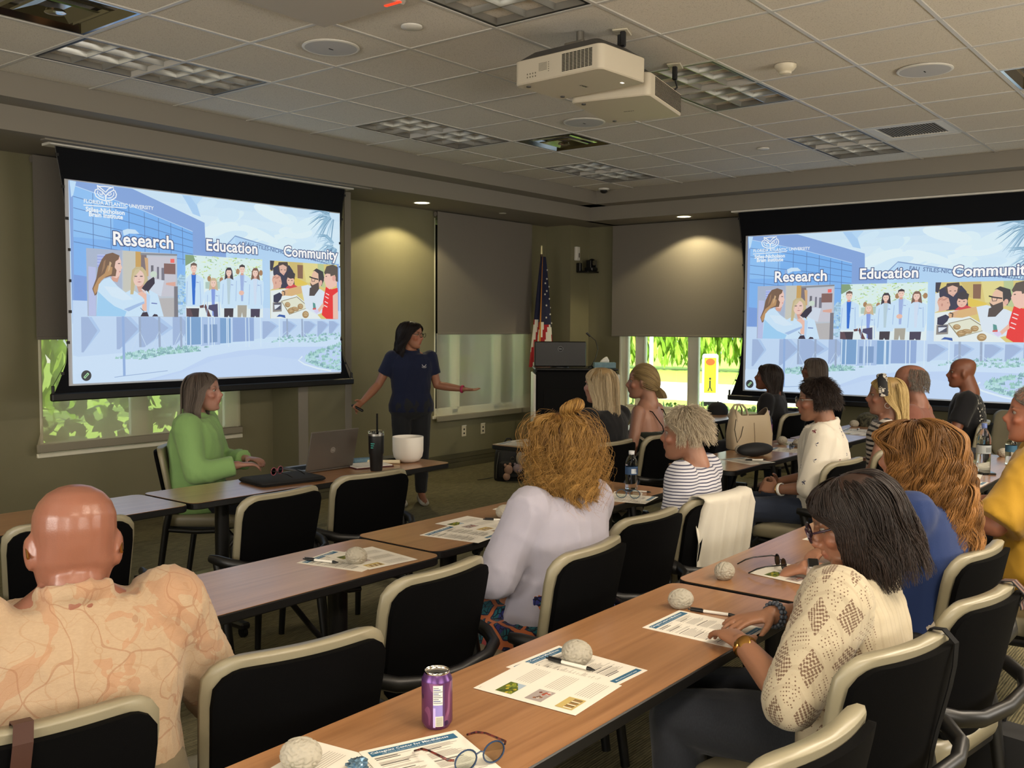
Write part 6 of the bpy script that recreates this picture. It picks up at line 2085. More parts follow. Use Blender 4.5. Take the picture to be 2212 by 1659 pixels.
def p8x(i):
    glasses(i, M_steel); band(i, -1, .86, .034, M_white, 'fitness_band', .004, 2.6); band(i, -1, .93, .033, M_gold, 'bangle', .003, 1.2)
def short8(i):
    g = np.random.default_rng(18)
    P = hair_fall(i['H'], g, 3800, L=.3, hs=i['hs'], short=(1.18, .050), layer=.42, face=78, K=9)
    strands('hair', P, np.full(3800, .0012), HM['dark'], i['root'])
person('woman with short dark hair and glasses in a white star-print blouse', (2.74, -2.33, 0), 14, s=.945, girth=1.05, skin='#8e6650', headrot=(4, 5, 0),
    arms={-1: dict(e=(2.50, -2.42, .70), w=(2.56, -2.21, .66), world=True, d=(.35, .85, .1), n=(.7, 0, -.5), curl=.8), 1: dict(e=(2.98, -2.28, .70), w=(2.74, -2.12, .67), world=True, d=(-.6, .6, .1), n=(-.6, -.2, -.4), curl=.8)},
    top=dict(mat=C_['stars'], sleeve=1.22, fit=.026, fat=.032, hem=.50, collar=True, name='blouse', wr=.009), bottom=dict(mat=C_['jean']), voxel=.0065, scalp='#17100e', hairf=short8, extra=p8x, shoes=M_black)

person('woman with very long black hair dressed in black, profile before the right screen', (5.22, -.95, 0), 6, s=.93, skin='#7d503e', headrot=(4, -6, 0),
    top=dict(mat=C_['blacktop'], sleeve=1.9, hem=.48), bottom=dict(mat=C_['dark']), voxel=.010, scalp='#120d0c', brows='#17100e',
    hairf=HF('dark', 2400, .0016, 19, L=.62, rx=.090, ry=.108, face=66, layer=.22, flare=.13, wave=(.006, 18), clump=120, back=.55), shoes=M_black)
person('woman with greying brown hair and glasses in a navy cardigan', (6.26, -.95, 0), 10, s=.965, skin='#8a6252', headrot=(2, 0, 0),
    arms={-1: dict(e=(-.25, .03, .74), w=(-.12, .25, .755)), 1: dict(e=(.25, .03, .74), w=(.10, .26, .755))},
    top=dict(mat=C_['navycard'], sleeve=1.95, hem=.48, fit=.02, fat=.026, name='cardigan'), bottom=dict(mat=C_['dark']), voxel=.010, scalp='#3b302b',
    hairf=HF('grey', 2200, .0016, 20, L=.40, rx=.090, ry=.108, face=62, layer=.22, flare=.15, back=.2), extra=lambda i: glasses(i, M_frametort), shoes=M_black)

def bandx(i):
    H, hs = i['H'], i['hs']
    def hb(t, o):
        v = vor(t, o, 34, 'DISTANCE_TO_EDGE').outputs['Distance']
        t.color(t.mix(t.math('GREATER_THAN', t.noise(o, 22, 1), .52), lin('#151519'), t.mix(t.math('LESS_THAN', v, .06), lin('#c9c4ba'), lin('#1a1a1e'))))
    pts = []
    for k in range(25):
        a = PI * k / 24
        pts.append(H @ (Vector((.095 * math.cos(a), .012 + .012 * math.sin(a), .004 + .128 * math.sin(a))) * hs))
    MB().tube(pts, .008, 8, tuple(i['hr'].to_3x3() @ Vector((0, 1, 0))), 3.6).build('headband', mat('patterned_headband', rough=.7, fn=lambda t: hb(t, t.obj())), i['root'], 60)
    c = H @ (Vector((-.082, -.006, -.055)) * hs)
    MB().tube([c + Vector((0, .016 * math.cos(t), .016 * math.sin(t))) for t in [2 * PI * k / 16 for k in range(16)]], .0016, 6, closed=True).build('earring', M_steel, i['root'], 60)
person('blonde woman with a patterned headband and boldly striped top', (3.40, -2.48, 0), 16, s=.945, skin='#9c7260', headrot=(4, 2, 0), headoff=(0, -.03, 0),
    arms={-1: dict(e=(-.25, .0, .72), w=(-.12, .22, .70)), 1: dict(e=(.25, .02, .72), w=(.08, .25, .72))},
    top=dict(mat=C_['bw'], sleeve=.32, hem=.49, fit=.014), bottom=dict(mat=C_['dark']), voxel=.0085, scalp='#9a8050',
    hairf=HF('gold', 3000, .0013, 21, L=.47, rx=.088, ry=.108, face=78, layer=.22, flare=.10, wave=(.003, 14), clump=100, back=.6, fwd=.2), extra=bandx, shoes=M_black)

def balding(i):
    g = np.random.default_rng(22)
    P = hair_fall(i['H'], g, 1500, L=.3, hs=i['hs'], short=(1.2, .03), hmin=.42, layer=.10, face=84, K=7, backonly=104)
    strands('hair', P, np.full(1500, .0012), HM['salt'], i['root'])
person('balding man with grey sides in a dusty pink T-shirt', (4.06, -2.46, 0), 6, s=1.01, girth=1.12, skin='#8e6250', headrot=(10, -6, 0), female=False, neck=1.15, hs=1.05,
    top=dict(mat=C_['salmon'], sleeve=.6, hem=.48), bottom=dict(mat=C_['khaki']), voxel=.009, hairf=balding, shoes=M_black)
person('bald man in a black T-shirt with white print on its back', (5.52, -2.44, 0), 12, s=1.03, girth=1.06, wide=1.05, skin='#7e503c', headrot=(6, 0, 0), female=False, neck=1.15, hs=1.0,
    arms={-1: dict(e=(-.27, .02, .74), w=(-.14, .24, .76)), 1: dict(e=(.27, .02, .74), w=(.12, .25, .76))},
    top=dict(mat=C_['black'], sleeve=.62, hem=.48, fat=.022), bottom=dict(mat=C_['dark']), voxel=.009, shoes=M_black)

def bobx(i):
    glasses(i, mat('spectacle_plum', '#2a1422', rough=.25), 'cat')
    b, c, d = band(i, -1, .93, .029, M_gold, 'watch_strap', .0035, 2.6)
    n = Vector((-.75, .1, .65)).normalized()
    o = MB().lathe([(.017, -.004), (.017, .004), (.014, .006), (0, .006)], 24).build('watch_case', M_gold, i['root'], 40)
    o.matrix_local = Matrix.Translation(c + Vector((-.02, -.005, .018))) @ n.to_track_quat('Z', 'Y').to_matrix().to_4x4()
    S0, e, w, a = i['pts'][1]
    dd = (w - e).normalized(); u = dd.orthogonal().normalized(); v = dd.cross(u)
    M_bead = mat('slate_beads', '#3f4650', rough=.35)
    for ring, t in ((0, .90), (1, .965)):
        c = e.lerp(w, t)
        mb = MB()
        for k in range(16):
            q = 2 * PI * k / 16
            mb.ell(tuple(c + u * (.033 * math.cos(q)) + v * (.033 * math.sin(q))), .0066, 8, 6)
        mb.build('bead_bracelet', M_bead, i['root'], 180)
    for q, fx_ in ((1, .012),):
        p = w + dd * .10
def bobhair(i):
    g = np.random.default_rng(24)
    n = 5200
    P = hair_fall(i['H'], g, n, L=.345, hs=i['hs'], rx=.088, ry=.108, wave=(.012, 27), clump=170, face=62, layer=.26, flare=.02, K=18, jitter=.25, puff=.05)
    strands('hair', P, np.full(n, .0010), HM['bob'], i['root'])
person('woman with a dark brown bob and plum glasses in a cream crochet top', (-.22, -3.52, 0), 6, s=.855, girth=1.16, wide=1.06, skin='#92684f', headrot=(14, 24, 0), headoff=(.02, -.04, -.01), hs=1.02,
    arms={-1: dict(e=(-.52, -3.56, .715), w=(-.385, -3.375, .775), world=True, d=(.62, .62, .02), worldrot=False, n=(0, 0, -1), curl=.45, spread=.14), 1: dict(e=(.06, -3.42, .75), w=(-.135, -3.345, .785), world=True, d=(-.8, .62, -.05), n=(0, 0, -1), curl=.25, spread=.16)},
    top=dict(mat=C_['crochet'], sleeve=1.06, fit=.026, fat=.034, hem=.49, voxel=.008, wr=.007, ws=9, cuff=.004, flare=.012), bottom=dict(mat=C_['jeand'], voxel=.010, leg=1.1), voxel=.0055, scalp='#17100e', hairf=bobhair, extra=bobx, shoes=M_black)

def aubx(i):
    b, c, d = band(i, -1, .90, .031, mat('pale_strap', '#b9a79c', rough=.5), 'watch_strap', .004, 3.0)
    o = MB().box((0, 0, 0), (.036, .042, .010), 0, .004).build('smart_watch', M_steel, i['root'])
    sc_ = MB().box((0, 0, .0052), (.030, .036, .002), 0, .001).build('watch_face', mat('dark_glass', '#08090b', rough=.08), o)
    n = Vector((-.55, -.25, .8)).normalized()
    o.matrix_local = Matrix.Translation(c + n * .030) @ n.to_track_quat('Z', 'Y').to_matrix().to_4x4()
def aubhair(i):
    g = np.random.default_rng(25)
    n = 5200
    P = hair_fall(i['H'], g, n, L=.525, hs=i['hs'], rx=.098, ry=.118, wave=(.016, 44), curl=.010, clump=200, face=56, layer=.36, flare=.34, K=28, jitter=.24, puff=.10)
    strands('hair', P, np.full(n, .0011), HM['auburn'], i['root'])
person('woman with long frizzy auburn hair in a royal blue top and white trousers', (.74, -3.43, 0), 4, s=.945, girth=1.18, wide=1.05, skin='#a8785e', headrot=(10, 8, 0), headoff=(0, -.01, -.01), hs=1.0,
    arms={-1: dict(e=(.52, -3.42, .74), w=(.485, -3.20, .775), world=True, d=(.15, .8, -.3), n=(.3, 0, -.9), curl=1.0), 1: dict(e=(.96, -3.36, .76), w=(.745, -3.18, .80), world=True, d=(-.80, .42, -.22), n=(-.1, -.1, -1), curl=(.75, .8, .8, .8), thumb=1.0)},
    top=dict(mat=C_['blue'], sleeve=1.12, fit=.022, fat=.026, hem=.50, wr=.006), bottom=dict(mat=C_['whitep']), voxel=.0065, scalp='#4a2c14', hairf=aubhair, extra=aubx, shoes=M_black)

def short16(i):
    g = np.random.default_rng(26)
    P = hair_fall(i['H'], g, 1800, L=.3, hs=i['hs'], short=(1.15, .04), layer=.2, face=84, K=8)
    strands('hair', P, np.full(1800, .0012), HM['salt'], i['root'])
person('person in a mustard yellow T-shirt cut off by the right edge', (2.06, -3.57, 0), 8, s=1.0, girth=1.3, wide=1.12, skin='#a87058', headrot=(4, 0, 0), female=False, hs=1.05, neck=1.15,
    arms={-1: dict(e=(-.32, .10, .74), w=(-.16, .30, .77)), 1: dict(e=(.32, .06, .74), w=(.14, .28, .77))},
    top=dict(mat=C_['yellow'], sleeve=.98, fit=.03, fat=.045, hem=.47, wr=.008, ws=7, voxel=.012), bottom=dict(mat=C_['dark']), voxel=.0075, hairf=short16, shoes=M_black)
# ------------------------------------------------------------------ small things on the tables
TZ = .7352
M_paper = mat('paper', '#e9e4d8', rough=.7)
M_print = print_mat('matte_print', .6)
def flyer_art():
    a = Art(.00006)
    w, h = .2159, .2794
    BL_ = '#2f6485'
    g = np.random.default_rng(5)
    a.rect(-w / 2 + .014, h / 2 - .036, w / 2 - .012, h / 2 - .012, BL_)
    a.text('Calcagnini Center for Mindfulness', -.006, h / 2 - .0245, .0125, '#e8eef2', .0002, 'CENTER', res=1)
    a.text('2025 Summer Schedule / In-Person & Zoom Online Sessions', -.006, h / 2 - .0325, .0052, '#dfe8ee', 0, 'CENTER', res=1)
    a.rect(w / 2 - .125, -h / 2 + .010, w / 2 - .010, -h / 2 + .028, BL_)
    a.text('Marcus Neuroscience Center', w / 2 - .068, -h / 2 + .0155, .0075, '#e8eef2', .0001, 'CENTER', res=1)
    for cx in (-.092, .006):
        y = h / 2 - .045
        while y > -h / 2 + .045:
            L = g.uniform(.05, .085)
            if g.random() < .12: a.rect(cx, y, cx + L * .8, y + .0026, '#4c4a48', False); y -= .0065
            else: a.rect(cx, y, cx + L, y + .0014, '#9a968e', False); y -= .0040
            if g.random() < .07: y -= .006
    a.up()
    return a
def photo_art():
    a = Art(.00006)
    w, h = .2159, .2794
    g = np.random.default_rng(6)
    for k in range(3):
        y0 = h / 2 - .05 - k * .082
        x0 = -w / 2 + .018
        if k == 0:
            cols = ['#7c8a2a', '#b8a62a', '#3c4a1e', '#8fa6b8']
            a.rect(x0, y0 - .045, x0 + .066, y0, '#56641f')
            for i in range(26): a.ell(x0 + g.uniform(.005, .06), y0 - g.uniform(.004, .041), .006, .004, cols[i % 3], 8, 0, False)
            a.up(); a.poly([(x0 + .03, y0 - .045), (x0 + .066, y0 - .02), (x0 + .066, y0 - .045)], '#a9bccb')
        elif k == 1:
            a.rect(x0, y0 - .045, x0 + .066, y0, '#a79c98')
            for i in range(16): a.ell(x0 + g.uniform(.008, .058), y0 - g.uniform(.012, .036), .005, .004, ['#d8cfc4', '#8a5a3a', '#b2432e', '#5c4234'][i % 4], 8, 0, False)
            a.up()
        else:
            a.rect(x0, y0 - .045, x0 + .066, y0, '#c3ac6a')
            for i in range(9): a.rect(x0 + .006 + i * .0062, y0 - .040, x0 + .010 + i * .0062, y0 - .018, ['#e6dfd0', '#7a4a2a', '#46301e'][i % 3], False)
            a.up()
        for i in range(7): a.rect(-.008, y0 - .004 - i * .0066, .085, y0 - .0034 - i * .0066 + .0004, '#7d776c', False)
    a.up(); a.rect(-w / 2 + .008, h / 2 - .012, -w / 2 + .016, h / 2 - .011, '#555555')
    return a
def make_paper(name, label, art, group):
    r = thing(name, label, 'paper', (0, 0, 0), 0, group)
    mb = MB(); w, h = .2159, .2794
    n = 8
    for zz in (0, 1):
        pass
    top = [[(-w / 2 + w * i / n, -h / 2 + h * j / n, .0006) for i in range(n + 1)] for j in range(n + 1)]
    mb.rings(top, False, (False, False))
    mb.box((0, 0, .00025), (w, h, .0005))
    mb.build('sheet', M_paper, r, fix=False)
    p = art.build('print', M_print, r); p.location = (0, 0, .0008)
    return r
PAPERS = [  # kind, x, y, angle, lift, label
    (0, -.717, -3.088, -2, 0, 'flyer with blue banners under a pen and brain, middle of the near table'),
    (1, -.862, -3.106, 4, .0012, 'sheet with three photos and ruled lines, middle of the near table'),
    (0, -1.335, -3.190, -22, .0012, 'flyer under tortoiseshell glasses at the bottom edge'),
    (1, -1.484, -3.071, 10, 0, 'ruled sheet beside the nearest brain at the bottom edge'),
    (0, -.219, -3.184, 0, 0, 'flyer under the hands of the woman in the crochet top'),
    (1, .519, -3.170, -8, .0012, 'sheet with photos beneath the held eyeglasses'),
    (0, 1.168, -3.101, -4, 0, 'flyer farther along, half hidden by the plum glasses'),
    (1, 1.02, -3.19, 12, .0012, 'photo sheet just behind the held eyeglasses'),
    (0, -.337, -1.812, 13, 0, 'flyer under a white pen on the glossy table'),
    (1, -.252, -1.849, -7, .0012, 'photo sheet beneath the brain on the glossy table'),
    (0, .269, -1.840, 9, 0, 'flyer left of the lavender sweatshirt'),
    (1, .454, -1.752, 1, .0012, 'photo sheet left of the lavender sweatshirt, behind the flyer'),
    (0, .887, -1.712, 10, 0, 'flyer peeking out behind the lavender sleeve'),
    (0, 1.405, -1.91, 13, 0, 'flyer beside the water bottle and blue glasses'),
    (0, 2.80, -.15, 12, 0, 'flyer at the corner of the front table by the clasped hands'),
    (1, 2.96, -.14, -4, .0012, 'second sheet beneath the clasped hands'),
    (0, 3.05, -1.80, -20, 0, 'flyer with pens beside the black pouch'),
    (0, 3.74, -1.80, 8, 0, 'flyer under the sunglasses by the blue bottle'),
    (1, 4.12, -1.70, 0, 0, 'sheet behind the star-print blouse'),
    (0, 5.35, -1.74, 6, 0, 'flyer by the camouflage cap'),
    (1, 5.10, -1.82, -10, .0012, 'sheet in front of the camouflage cap'),
    (0, 4.55, -.32, 4, 0, 'flyer by a brain on the window-side table'),
    (1, 4.95, -.30, -8, .0012, 'sheet in the middle of the window-side table'),
    (0, 3.02, -3.06, 0, 0, 'flyer beside the yellow sleeve'),
    (1, 3.30, -2.98, 9, .0012, 'sheet under the phone near the clear bottles'),
]
protos = {}
for k, x, y, a, lift, lab in PAPERS:
    if k not in protos:
        protos[k] = make_paper('flyer' if k == 0 else 'photo_sheet', lab, flyer_art() if k == 0 else photo_art(), 'handouts on the tables')
        protos[k].location = (x, y, TZ + lift); protos[k].rotation_euler = (0, 0, R(a))
    else:
        dup(protos[k], (x, y, TZ + lift), R(a), lab)

# squeezable foam brains
M_brain = mat('foam_brain', '#a59f90', rough=.7, bump=.15, bscale=400)
def brain_mesh():
    b = bmesh.new()
    bmesh.ops.create_icosphere(b, subdivisions=5, radius=1)
    me = bpy.data.meshes.new('foam_brain'); b.to_mesh(me); b.free()
    v, n = arr(me)
    v = v.astype(np.float64)
    g = np.random.default_rng(8)
    q = v.copy()
    for _ in range(2):
        q = q + .16 * np.stack([np.sin(q @ g.normal(size=3) * 3.2 + g.uniform(0, 6)) for _ in range(3)], 1)
    s = np.sin(q @ np.array([7.5, 2.0, 5.0])) * np.sin(q @ np.array([-2.5, 8.0, 4.0])) + .5 * np.sin(q @ np.array([3, -4, 11.0]))
    d = .11 * (1 - np.exp(-(s / .26) ** 2)) - .10
    d -= .12 * np.exp(-(v[:, 0] / .05) ** 2) * (v[:, 2] > -.2)
    d[v[:, 2] < -.55] *= .3
    v = v * (1 + d)[:, None] * np.array([.0335, .0405, .032])
    v[:, 2] = np.maximum(v[:, 2], -.0265) + .0265
    put(me, v); me.shade_smooth(); me.materials.append(M_brain)
    return me
bme = brain_mesh()
BRAINS = [(-1.500, -2.985, 40, 'foam brain at the bottom edge beside a crumpled wrapper'), (-.684, -3.066, 8, 'foam brain beside the black-tipped pen on the near flyer'), (-.084, -3.034, 60, 'foam brain alone at the far end of the near table'),
          (.31, -2.986, 95, 'foam brain left of the held eyeglasses'), (-.343, -1.871, 20, 'foam brain on papers at the end of the glossy table'), (.641, -1.759, 50, 'foam brain half hidden by the lavender sleeve'),
          (3.353, -1.614, 30, 'foam brain against the white handbag'), (3.977, -1.765, 10, 'foam brain right of the sunglasses'), (4.03, -1.62, 70, 'foam brain behind the one beside the sunglasses'), (4.75, -1.60, 0, 'foam brain behind the star-print collar'),
          (5.63, -1.592, 40, 'foam brain in front of the camouflage cap'), (4.451, -.419, 15, 'foam brain right of the bare back'), (5.627, -.45, 80, 'foam brain behind the white handbag on the window table'),
          (3.566, -3.045, 55, 'foam brain beside the sun visor'), (4.36, -3.02, 25, 'foam brain behind the tall clear bottle')]
for i, (x, y, a, lab) in enumerate(BRAINS):
    o = bpy.data.objects.new('foam_brain', bme); C.objects.link(o)
    on = any(abs(x - p[1]) < .12 and abs(y - p[2]) < .15 for p in PAPERS)
    o.location = (x, y, TZ + (.002 if on else 0)); o.rotation_euler = (0, 0, R(a))
    tag(o, lab, 'toy', 'grey foam brains')

def make_pen(label, x, y, a, z=0, flip=False):
    r = thing('pen', label, 'pen', (x, y, TZ + z + .0052), R(a), 'white pens with black tips')
    MB().tube([(-.030, 0, 0), (.045, 0, 0)], .0047, 10).build('barrel', M_white, r, 60)
    MB().tube([(-.070, 0, 0), (-.030, 0, 0)], [.0044, .0052], 10).build('grip', M_black, r, 60)
    MB().tube([(.045, 0, 0), (.055, 0, 0), (.068, 0, 0)], [.005, .0045, .0012], 10).build('tip', M_black, r, 60)
    MB().box((-.052, 0, .0062), (.038, .003, .002)).build('clip', M_black, r)
    MB().tube([(-.078, 0, 0), (-.070, 0, 0)], .0024, 8).build('button', M_black, r, 60)
    return r
PENS = [(-.715, -3.072, -88, .0022, 'pen lying on the near flyer beside the brain'), (-.081, -3.142, -78, .0, 'pen at the fingertips of the woman in the crochet top'), (-.410, -1.762, -72, .001, 'pen on the flyer of the glossy table'),
        (.575, -1.79, -60, 0, 'pen by the lavender sleeve'), (1.598, -1.872, -74, .0, 'pen beside the small water bottle'), (3.10, -1.84, -40, .001, 'pen beside the black pouch'), (5.42, -1.70, 12, .001, 'pen by the brain and camouflage cap'), (3.12, -3.12, 0, .001, 'pen on the flyer near the yellow sleeve')]
for i, (x, y, a, z, lab) in enumerate(PENS):
    if i == 0: pen0 = make_pen(lab, x, y, a, z)
    else: dup(pen0, (x, y, TZ + z + .0052), R(a), lab)

# the purple can
r = thing('drink_can', 'purple fruit soda can standing on the near table', 'can', (-1.186, -3.05, TZ), R(-50))
def can_fn(t):
    o = t.obj(); x, y, z = sep(t, o)
    ang = t.math('ARCTAN2', x, t.math('MULTIPLY', y, -1.0))
    sw = t.noise(t.mapping(o, (22, 22, 14)), 1, 1, .4, 1.2)
    c = t.mix(t.math('GREATER_THAN', sw, .55), lin('#6c3f6a'), lin('#8d5a86'))
    c = t.mix(t.math('GREATER_THAN', sw, .68), c, lin('#b49ac8'))
    b = vor(t, t.mapping(o, (1, 1, 1), (0, 0, 0), (.01, .02, 0)), 32).outputs['Distance']
    c = t.mix(t.math('LESS_THAN', b, .22), c, lin('#3a2350'))
    t.color(t.mix(t.math('GREATER_THAN', z, .1015), c, lin('#56346a')))
    t.b.inputs['Metallic'].default_value = .55
def rr_(h): return h
MB().lathe([(.0, .004), (.022, .003), (.026, 0), (.0285, .004), (.0330, .012), (.0330, .100), (.0325, .104), (.0262, .1165), (.0255, .118)], 40).build('body', mat('purple_can_print', rough=.28, fn=can_fn), r, 50)
MB().lathe([(.0262, .1165), (.0270, .120), (.0262, .1215), (.0248, .120), (.0240, .1165), (0, .1165)], 40).build('rim', M_chrome, r, 50)
o = MB(); o.prism([(.010 * math.cos(q), .006 + .013 * math.sin(q)) for q in [2 * PI * i / 16 for i in range(16)]], .118, .1195); tb = o.build('pull_tab', M_chrome, r); tb.rotation_euler = (R(-28), 0, 0); tb.location = (0, -.004, .002)
MB().lathe([(.008, .1168), (0, .1169)], 16, (0, -.012, 0)).build('opening', M_blackmatte, r)
mb = MB()
def on_can(a0, a1, z0, z1, c, off=.0003):
    n = 6; mb.col = lin(c)
    mb.rings([[((.0331 + off) * math.sin(a0 + (a1 - a0) * i / n), -(.0331 + off) * math.cos(a0 + (a1 - a0) * i / n), z) for i in range(n + 1)] for z in (z0, z1)], False, (False, False))
on_can(-.20, .42, .056, .098, '#d8d6cf'); on_can(-.20, .42, .030, .056, '#8c7fc0', .0003); on_can(-.05, .45, .010, .032, '#cfcdb8', .0005); on_can(-.2, -.05, .008, .05, '#b9a6dc', .0004); on_can(.45, .56, .008, .1, '#4a2a58', .0003)
for k in range(9):
    on_can(-.17, .40 - .12 * (k % 3), .060 + k * .004, .0616 + k * .004, '#2c3c86' if k in (1, 5, 7) else '#6c6c74', .0006)
for k in range(7): on_can(.0, .40, .0125 + k * .0026, .0136 + k * .0026, '#75756a', .0008)
mb.build('label_print', M_print, r, fix=False)

# spectacles lying about
def specs(label, x, y, z, a, mf, marm, lens_r=.025, tilt=0, fold=0):
    r = thing('eyeglasses', label, 'glasses', (x, y, z), R(a))
    r.rotation_euler = (R(tilt), 0, R(a))
    for q in (-1, 1):
        mb = MB(); pts = [(q * (.033) + lens_r * math.cos(t), 0, .024 + lens_r * .82 * math.sin(t)) for t in [2 * PI * k / 22 for k in range(22)]]
        mb.tube(pts, .0018, 6, (0, 1, 0), closed=True); mb.build('lens_rim', mf, r, 60)
        MB().prism([(p[0], p[2]) for p in pts], -.0004, .0004).build('lens', M_glass, r).rotation_euler = (R(90), 0, 0)
        MB().tube([(q * .060, 0, .032), (q * .068, .008, .032), (q * (.068 - fold), .075, .026), (q * (.066 - fold), .105, .018), (q * (.064 - fold), .135, .003)], [.0022, .0026, .0022, .0028, .0024], 6).build('temple_arm', marm, r, 60)
    MB().tube([(-.010, 0, .030), (0, -.002, .034), (.010, 0, .030)], .0016, 6).build('bridge', mf, r, 60)
    return r
def tort_fn(t):
    t.color(t.ramp(t.noise(t.obj(), 90, 2), [(.4, '#1c0b09'), (.6, '#6e2c22')]))
M_tort = mat('tortoiseshell', rough=.2, fn=tort_fn)
specs('round blue-rimmed glasses with tortoiseshell arms on the bottom flyer', -1.285, -3.255, TZ + .002, -14, mat('blue_rim', '#2b3f5c', rough=.25), M_tort)
specs('pink-rimmed glasses lying on the black laptop sleeve', .655, -.135, TZ + .026, 200, mat('pink_rim', '#b0586a', rough=.3), M_frameblk)
specs('blue-framed glasses beside the small water bottle', 1.395, -1.935, TZ + .002, 118, mat('slate_blue_rim', '#3c5a72', rough=.3), M_white)
specs('thin dark glasses held by the woman with auburn hair', .545, -3.085, TZ + .004, 42, M_frameblk, M_frameblk)
specs('dark sunglasses on the flyer by the blue bottle', 3.76, -1.80, TZ + .004, 190, M_frameblk, M_frameblk)

# bottles
def clear_fn(col=(1, 1, 1)):
    def fn(t):
        t.b.inputs['Transmission Weight'].default_value = 1.0
        t.b.inputs['IOR'].default_value = 1.2
        t.b.inputs['Base Color'].default_value = (*col, 1)
    return fn
M_clear = mat('clear_plastic', rough=.06, fn=clear_fn((.93, .96, .97)))
M_bluep = mat('blue_plastic', rough=.06, fn=clear_fn((.20, .22, .85)))
def bottle(label, x, y, h, rad, m, cap, lab_cols, ribs=True):
    r = thing('water_bottle', label, 'bottle', (x, y, TZ))
    prof = [(0, .003), (rad * .8, 0), (rad, .008)]
    n = 9
    for k in range(n):
        z = .012 + (h * .60) * k / (n - 1)
        prof.append((rad * (1 - (.05 if ribs and k % 2 else 0)), z))
    prof += [(rad, h * .66), (rad * .93, h * .74), (rad * .62, h * .84), (.0135, h * .895), (.013, h * .93)]
    MB().lathe(prof, 28).build('body', m, r, 60)
    MB().lathe([(.0152, h * .925), (.0155, h * .995), (.014, h), (0, h)], 20).build('cap', cap, r, 40)
    MB().lathe([(.0142, h * .905), (.0158, h * .91), (.0142, h * .92)], 20).build('neck_ring', cap, r, 40)
    z0, z1 = lab_cols[0], lab_cols[1]
    mb = MB(); mb.col = lin(lab_cols[2])
    mb.lathe([(rad + .0006, h * z0), (rad + .0006, h * z1)], 28)
    if len(lab_cols) > 3:
        for k, c in enumerate(lab_cols[3]):
            mb.col = lin(c)
            for a0, a1 in ((-2.6, -1.7), (.5, 1.4)):
                mb.rings([[((rad + .0012) * math.cos(a0 + (a1 - a0) * i / 5 + k * .5), (rad + .0012) * math.sin(a0 + (a1 - a0) * i / 5 + k * .5), h * (z0 + (z1 - z0) * (zz + k * .1))) for i in range(6)] for zz in (.15, .75)], False, (False, False))
    mb.build('label', M_print, r, fix=False)
    return r
M_capw = mat('white_cap', '#d2d4d6', rough=.4)
bottle('small clear water bottle with blue label beside the blue glasses', 1.645, -1.80, .205, .0325, M_clear, M_capw, (.40, .60, '#33527a', ['#d4dde4', '#203a66']))
bottle('blue-tinted water bottle with purple label by the white handbag', 3.76, -1.62, .265, .036, M_bluep, mat('lilac_cap', '#8a7894', rough=.4), (.42, .64, '#6a3a72'))
bottle('small clear water bottle with teal label, left of the tall one', 4.29, -2.90, .20, .033, M_clear, M_capw, (.42, .62, '#3f6f86', ['#1c2a48']))
bottle('tall clear water bottle with a blue cap near the yellow shirt', 3.43, -3.10, .300, .040, M_clear, mat('blue_cap', '#5d6fa6', rough=.4), (.42, .58, '#9aa0a2', ['#6c7072']), False)
bottle('clear water bottle partly hidden by the face at the right edge', 3.97, -3.14, .20, .033, M_clear, M_capw, (.42, .62, '#2f5c78'))

# front table: sleeve, laptop, tumbler, bowl
r = thing('laptop_sleeve', 'black laptop sleeve under the pink glasses', 'case', (.645, -.195, TZ), R(-9))
mb = MB(); mb.rings([[(x, y, z) for x, y in rrect(w, d, .03, 5)] for w, d, z in ((.37, .27, 0), (.385, .285, .006), (.385, .285, .018), (.37, .27, .024))]); mb.build('body', mat('neoprene', '#0d0d0f', rough=.85, bump=.2, bscale=500), r, 60)
MB().tube([(x, y, .012) for x, y in rrect(.39, .29, .03, 5)], .0018, 6, (0, 0, 1), closed=True).build('zipper', M_blackmatte, r)
LP = (1.06, -.10)
r = thing('laptop', 'open silver laptop seen from behind', 'laptop', (LP[0], LP[1], TZ), R(-1))
M_lap = mat('laptop_silver', '#6d6862', rough=.42, metal=.6)
MB().box((0, .115, .008), (.355, .235, .014), 0, .005).build('base', M_lap, r)
lid = MB().box((0, 0, .118), (.355, .009, .236), 0, .004).build('lid', M_lap, r); lid.location = (0, 0, .014); lid.rotation_euler = (R(14), 0, 0)
a = Art(.0004); a.ell(0, 0, .017, .017, '#8d8881', 26); a.ell(0, 0, .0148, .0148, '#6a655f', 26); a.text('DELL', 0, -.0035, .0095, '#8d8881', .0004, 'CENTER')
p = a.build('logo_print', M_print, r); p.parent = lid; p.matrix_local = Matrix.Translation((.0, -.0049, .115)) @ Matrix.Rotation(R(90), 4, 'X')
MB().box((0, .006, .118), (.335, .002, .205)).build('screen', mat('laptop_screen', '#0a0c10', rough=.1), r).parent = lid
MB().box((0, .12, .0155), (.31, .12, .002)).build('keyboard', M_blackmatte, r)
r = thing('tumbler', 'tall black insulated tumbler with a straw and clear lid', 'cup', (1.24, -.305, TZ), 0)
MB().lathe([(0, .002), (.033, 0), (.036, .006), (.040, .095), (.0445, .105), (.046, .205), (.046, .208)], 30).build('body', mat('tumbler_black', '#0b0c0e', rough=.5), r, 50)
MB().lathe([(.0465, .207), (.0465, .219), (.044, .219)], 30).build('steel_rim', M_steel, r, 40)
MB().lathe([(.0455, .219), (.0475, .232), (.046, .236), (.03, .236), (.0, .234)], 30).build('lid', M_clear, r, 40)
MB().tube([(.008, 0, .02), (.008, 0, .335)], .0055, 10).build('straw', M_blackmatte, r, 60)
a = Art(.0003)
for k in range(3): a.rect(-.012, -k * .012, .012 - .004 * k, -k * .012 + .006, '#2f8f86', False)
